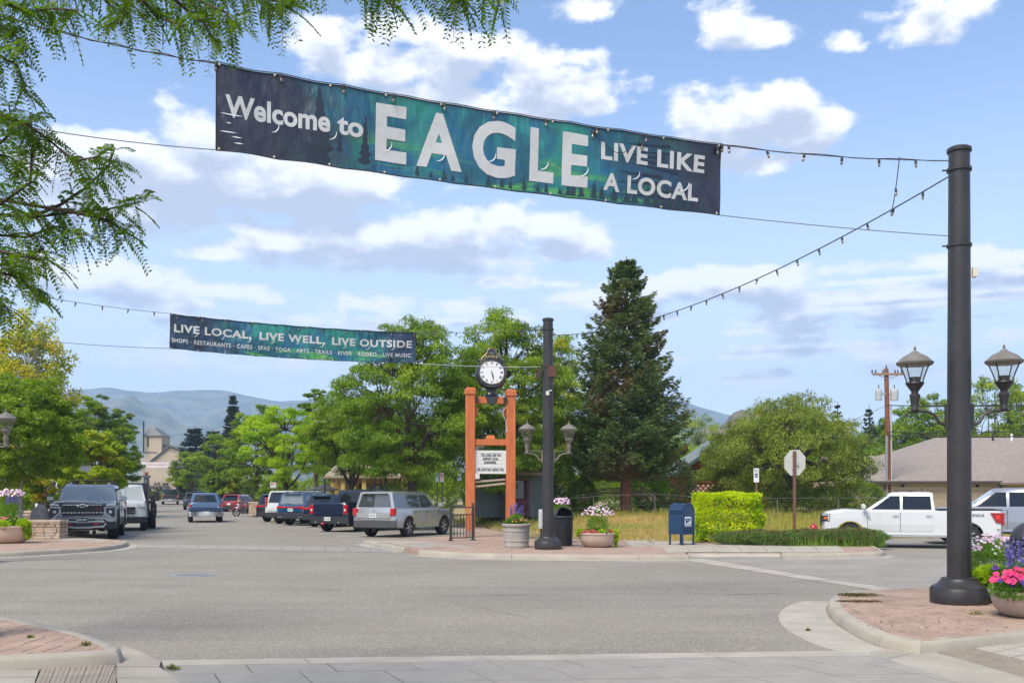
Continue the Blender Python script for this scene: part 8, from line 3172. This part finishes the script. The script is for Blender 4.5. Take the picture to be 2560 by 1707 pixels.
# log house
Yl = 64
lh = thing('log_house', 'orange log house with grey roof between spruce and willow', 'house', (0, 0, 0))
M_LOG = mat('orange_log', (.34, .12, .04), .7, var=.25, scale=4, stretch=(.5, 3, 3))
xl, xh = XP(1708, Yl), XP(1708, Yl) + 5.6
zl0, zl1 = .8, ZP(1165, Yl)
zlm = ZP(1205, Yl)
MB().prism([(xl + .08, zl0), (xh - .08, zl0), (xh - .08, zl1), ((xl + xh) / 2 - .1, zl1 + 1.7), ((xl + xh) / 2 + .1, zl1 + 1.7), (xl + .08, zl1)], 6, 'y', Yl + 3.1).build('wall', M_LOG, lh)
zz = zlm
k = 0
while zz < zl1 + 1.6:
    e = max(0, (zz - zl1) / 1.75 * 2.8)
    if xh - xl - 2 * e > .3:
        MB().tube([(xl + e, Yl + .08, zz), (xh - e, Yl + .08, zz)], .105, 8).build('log', M_LOG, lh, smooth=True)
    zz += .2
    k += 1
mb = prism_roof(xl, xh, Yl - .3, Yl + 6, zl1 + .05, zl1 + 1.95, .75, 'y', .14)
mb.build('roof', mat('grey_green_roof', (.16, .19, .18), .7, var=.15, scale=5), lh)
for s in (0, 1):
    xm = (xl + xh) / 2
    kx = 1.9 / 2.8
    p_, q_ = ((xl - .75, zl1 - .55), (xm, zl1 + 1.9)) if s == 0 else ((xm, zl1 + 1.9), (xh + .75, zl1 - .55))
    MB().prism([(p_[0], p_[1] - .18), (q_[0], q_[1] - .14), (q_[0], q_[1] + .06), (p_[0], p_[1] + .06)], .06, 'y', Yl - 1.09).build('barge_board', mat('green_trim', (.04, .08, .065), .6), lh)
wx0, wx1, wz0_, wz1_ = XP(1718, Yl), XP(1744, Yl), ZP(1199, Yl), ZP(1175, Yl)
wn = MB().box(((wx0 + wx1) / 2, Yl - .04, (wz0_ + wz1_) / 2), (wx1 - wx0, .08, wz1_ - wz0_)).build('window', M_WHITE, lh)
for s in (-1, 1):
    MB().box(((wx0 + wx1) / 2 + s * (wx1 - wx0) * .23, Yl - .085, (wz0_ + wz1_) / 2), ((wx1 - wx0) * .38, .01, (wz1_ - wz0_) * .82)).build('pane', M_GLASS, wn)
la = MB()
for i in range(14):
    for j in range(5):
        if (i + j) % 2:
            la.box((xl + .1 + i * .16, Yl - .3, zlm - .9 + j * .17), (.13, .03, .13))
la.build('lattice', mat('cream_lattice', (.52, .48, .38), .7), lh, kind='stuff')
MB().box(((xl + xh) / 2, Yl - .28, zlm - .98), (xh - xl, .08, .1)).build('deck_rail', mat('cream_lattice', (.52, .48, .38)), lh)

# grey-green clapboard house under the trees
Yk = 50.5
kh = thing('clapboard_house', 'low grey-green clapboard house under the trees behind the clock frame', 'house', (0, 0, 0))
xk0, xk1 = XP(1183, Yk), XP(1360, Yk)
zk0, zk1 = .55, ZP(1172, Yk)
M_CLAP = mat('grey_green_clapboard', (.14, .165, .145), .8, var=.08, scale=1)
MB().box(((xk0 + xk1) / 2, Yk + 3, (zk0 + zk1) / 2), (xk1 - xk0, 5.9, zk1 - zk0)).build('wall', M_CLAP, kh)
z_ = zk0
while z_ < zk1:
    rg = [[(x, Yk + .04, z_), (x, Yk - .005, z_ + .004), (x, Yk + .035, z_ + .135), (x, Yk + .06, z_ + .135)] for x in (xk0 - .02, xk1 + .02)]
    MB().rings(rg).build('clapboard', M_CLAP, kh)
    z_ += .132
prism_roof(xk0, xk1, Yk, Yk + 6, zk1, zk1 + 1.3, .4).build('roof', mat('faded_pink_roof', (.34, .22, .19), .85, var=.15, scale=3), kh)
wx = XP(1267, Yk)
wn = MB().box((wx, Yk - .02, ZP(1232, Yk)), (.62, .08, 1.05)).build('window', mat('maroon_frame', (.12, .02, .025), .6), kh)
MB().box((wx, Yk - .065, ZP(1232, Yk)), (.44, .01, .86)).build('pane', M_GLASS, wn)
dx = XP(1300, Yk)
dn = MB().box((dx, Yk - .02, 1.55), (.9, .06, 2.0)).build('door', mat('maroon_frame', (.12, .02, .025)), kh)
MB().box((dx, Yk - .055, 1.95), (.6, .01, .9)).build('pane', M_GLASS, dn)
# yellow shop front behind the parked row
Yv = 70
ys = thing('shop_building', 'yellow clapboard shop with pillared porch behind the parked SUVs', 'building', (0, 0, 0))
M_YEL = mat('yellow_clapboard', (.50, .35, .10), .8)
xa, xb = XP(830, Yv), XP(1000, Yv)
z0, z1 = .15, ZP(1188, Yv)
MB().box(((xa + xb) / 2, Yv + 4, (z0 + z1) / 2), (xb - xa, 6, z1 - z0)).build('wall', M_YEL, ys)
z_ = z0
while z_ < z1:
    MB().box(((xa + xb) / 2, Yv + .985, z_ + .11), (xb - xa, .03, .20)).build('clapboard', M_YEL, ys)
    z_ += .22
prism_roof(xa, xb, Yv - 1.0, Yv + 8, z1, z1 + .9, .3).build('roof', mat('brown_roof', (.30, .24, .17), .85, var=.2, scale=3), ys)
for i in range(7):
    x = lerp(xa + .2, xb - .2, i / 6)
    MB().box((x, Yv - .9, (z0 + z1) / 2), (.28 if i < 4 else .12, .25, z1 - z0)).build('porch_post', M_YEL if i < 4 else M_BLACK, ys)
for i in range(3):
    xw = lerp(xa, xb, .45 + i * .2)
    w_ = MB().box((xw, Yv + .95, 1.8), (.8, .06, 1.3)).build('window', mat('brown_frame', (.12, .07, .04), .6), ys)
    MB().box((xw, Yv + .915, 1.8), (.62, .01, 1.1)).build('pane', M_GLASS, w_)
vt = thing('patio_umbrella', 'closed dark patio umbrella by the yellow shop', 'umbrella', (XP(812, 69), 69, .15))
MB().tube([(0, 0, 0), (0, 0, 2.1)], .03, 6).build('pole', M_BLACK, vt)
MB().lathe([(.04, 2.35), (.5, 2.1), (1.0, 1.9), (.98, 1.86), (.0, 2.0)], 10, cap=False).build('canopy', mat('charcoal_canvas', (.05, .05, .055), .9), vt)
for (x, Y, lab) in ((812, 60, 'slim black lamp post rising behind the blue SUV, outer one'), (967, 57, 'slim black post beside the yellow porch, right one'), (952, 57.5, 'slim black post beside the yellow porch, left one')):
    t = thing('sign_post', lab, 'post', (XP(x, Y), Y, .12))
    MB().tube([(0, 0, 0), (0, 0, ZP(1197, Y) - .12)], .05, 8).build('shaft', M_BLACK, t)
    MB().ball((0, 0, ZP(1197, Y) - .10), .06, 8).build('finial', M_BLACK, t)

# church at the end of the street
Yc2 = 165
ch = thing('church', 'cream church with square bell tower and dark roofs at the street end', 'church', (0, 0, 0))
M_CR = mat('cream_stone', (.46, .37, .27), .85, var=.06, scale=.5)
M_SL = mat('grey_metal_roof', (.13, .14, .15), .6)
X_ = lambda x: XP(x, Yc2)
Z_ = lambda y: ZP(y, Yc2)
MB().box(((X_(362) + X_(404)) / 2, Yc2 + 2, (1 + Z_(1088)) / 2), (X_(404) - X_(362), 4, Z_(1088) - 1)).build('tower', M_CR, ch)
mb = MB()
mb.rings([[(X_(360), Yc2 - .3, Z_(1089)), (X_(407), Yc2 - .3, Z_(1089)), (X_(407), Yc2 + 4.3, Z_(1089)), (X_(360), Yc2 + 4.3, Z_(1089))], [(X_(361), Yc2 + .8, Z_(1067)), (X_(380), Yc2 + .8, Z_(1067)), (X_(380), Yc2 + 3.2, Z_(1067)), (X_(361), Yc2 + 3.2, Z_(1067))]])
mb.build('tower_roof', M_SL, ch)
MB().tube([(X_(362), Yc2 - .5, Z_(1130)), (X_(362), Yc2 - .5, Z_(1053))], .12, 6).build('spire_rod', M_BLACK, ch)
MB().box((X_(370), Yc2 - .02, Z_(1104)), (.22, .06, Z_(1091) - Z_(1116))).build('window_slot', M_BLACK, ch)
MB().box((X_(371), Yc2 + .0, Z_(1130.5)), (.0 + X_(404) - X_(362) + .2, .12, .18)).build('string_course', M_SL, ch)
MB().prism([(X_(404), 1), (X_(430), 1), (X_(430), Z_(1128)), (X_(404), Z_(1112))], 4, 'y', Yc2 + 3).build('wall', M_CR, ch)
MB().prism([(X_(404), Z_(1112)), (X_(431), Z_(1122)), (X_(431), Z_(1120)), (X_(404), Z_(1110))], 4.4, 'y', Yc2 + 3).build('side_roof', M_SL, ch)
MB().prism([(X_(384), 1), (X_(472), 1), (X_(472), Z_(1132)), (X_(431), Z_(1117)), (X_(384), Z_(1154))], 10, 'y', Yc2 + 4).build('nave_wall', M_CR, ch)
mb = MB()
mb.prism([(X_(382), Z_(1155)), (X_(431), Z_(1116)), (X_(474), Z_(1131)), (X_(474), Z_(1129)), (X_(431), Z_(1113)), (X_(380), Z_(1153))], 10.6, 'y', Yc2 + 4)
mb.build('roof', M_SL, ch)
for i in range(6):
    for j in range(3):
        MB().box((X_(434 + i * 3.2 - j * 1.5), Yc2 - 1.02, Z_(1122 + j * 3 + i * .8)), (.09, .03, .09)).build('perforation', M_BLACK, ch)
MB().prism([(X_(330), 1), (X_(386), 1), (X_(386), Z_(1143)), (X_(330), Z_(1143))], 6, 'y', Yc2 + 6).build('aisle_wall', mat('pale_grey_render', (.36, .35, .34), .85), ch)
MB().prism([(X_(328), Z_(1155)), (X_(388), Z_(1155)), (X_(386), Z_(1142)), (X_(330), Z_(1142))], .4, 'y', Yc2 + 2.5).build('aisle_roof', mat('pale_metal_roof', (.38, .36, .35), .6), ch)
w_ = MB().box((X_(352), Yc2 + 2.9, Z_(1178)), (X_(360) - X_(343), .1, Z_(1167) - Z_(1188))).build('window', M_BLACK, ch)
for k in range(2):
    MB().box((X_(348 + k * 8), Yc2 + 2.82, Z_(1178)), ((X_(360) - X_(343)) * .42, .02, (Z_(1167) - Z_(1188)) * .9)).build('pane', mat('pale_pane', (.25, .28, .3), .1), w_)
mon = thing('monument', 'dark pillar monument on the roundabout before the church', 'monument', (XP(366, 158), 158, .9))
MB().box((0, 0, .4), (1.6, 1.6, .8)).build('plinth', M_CR, mon)
MB().box((0, 0, 2.2), (.8, .8, 2.8), taper=.8).build('pillar', M_CHARM if False else mat('dark_stone', (.07, .07, .08), .6), mon)
MB().box((0, 0, 3.75), (1.0, 1.0, .3)).build('pillar_cap', mat('dark_stone', (.07, .07, .08)), mon)
MB().ball((0, 0, 4.2), .32, 10).build('finial', mat('reddish_finial', (.2, .06, .04), .5), mon, smooth=True)
isl = thing('sign_wall', 'low stone sign wall beside the roundabout', 'wall', (XP(345, 160), 160, .9))
MB().box((0, 0, .8), (2.6, .5, 1.6)).build('wall_body', mat('grey_stone', (.30, .26, .23), .9, var=.2, scale=2), isl)
# pale building bits seen between the left trees
wb_ = thing('shop_building', 'pale shop front glimpsed behind the left trees', 'building', (0, 0, 0))
MB().box((XP(60, 62), 62, 1.8), (7, 4, 3.4)).build('wall', mat('pale_shop_wall', (.50, .47, .42), .8), wb_)
for i in range(6):
    MB().box((XP(60, 62) - 3 + i * 1.2, 59.9, 1.8), (.14, .14, 3.2)).build('pillar', M_WHITE, wb_)
MB().box((XP(60, 62), 59.96, 1.7), (6.6, .05, 1.6)).build('window', M_GLASS, wb_)
MB().box((XP(70, 58), 58, 1.55), (2.2, .15, .35)).build('red_board', mat('dull_red', (.2, .05, .05), .7), wb_)
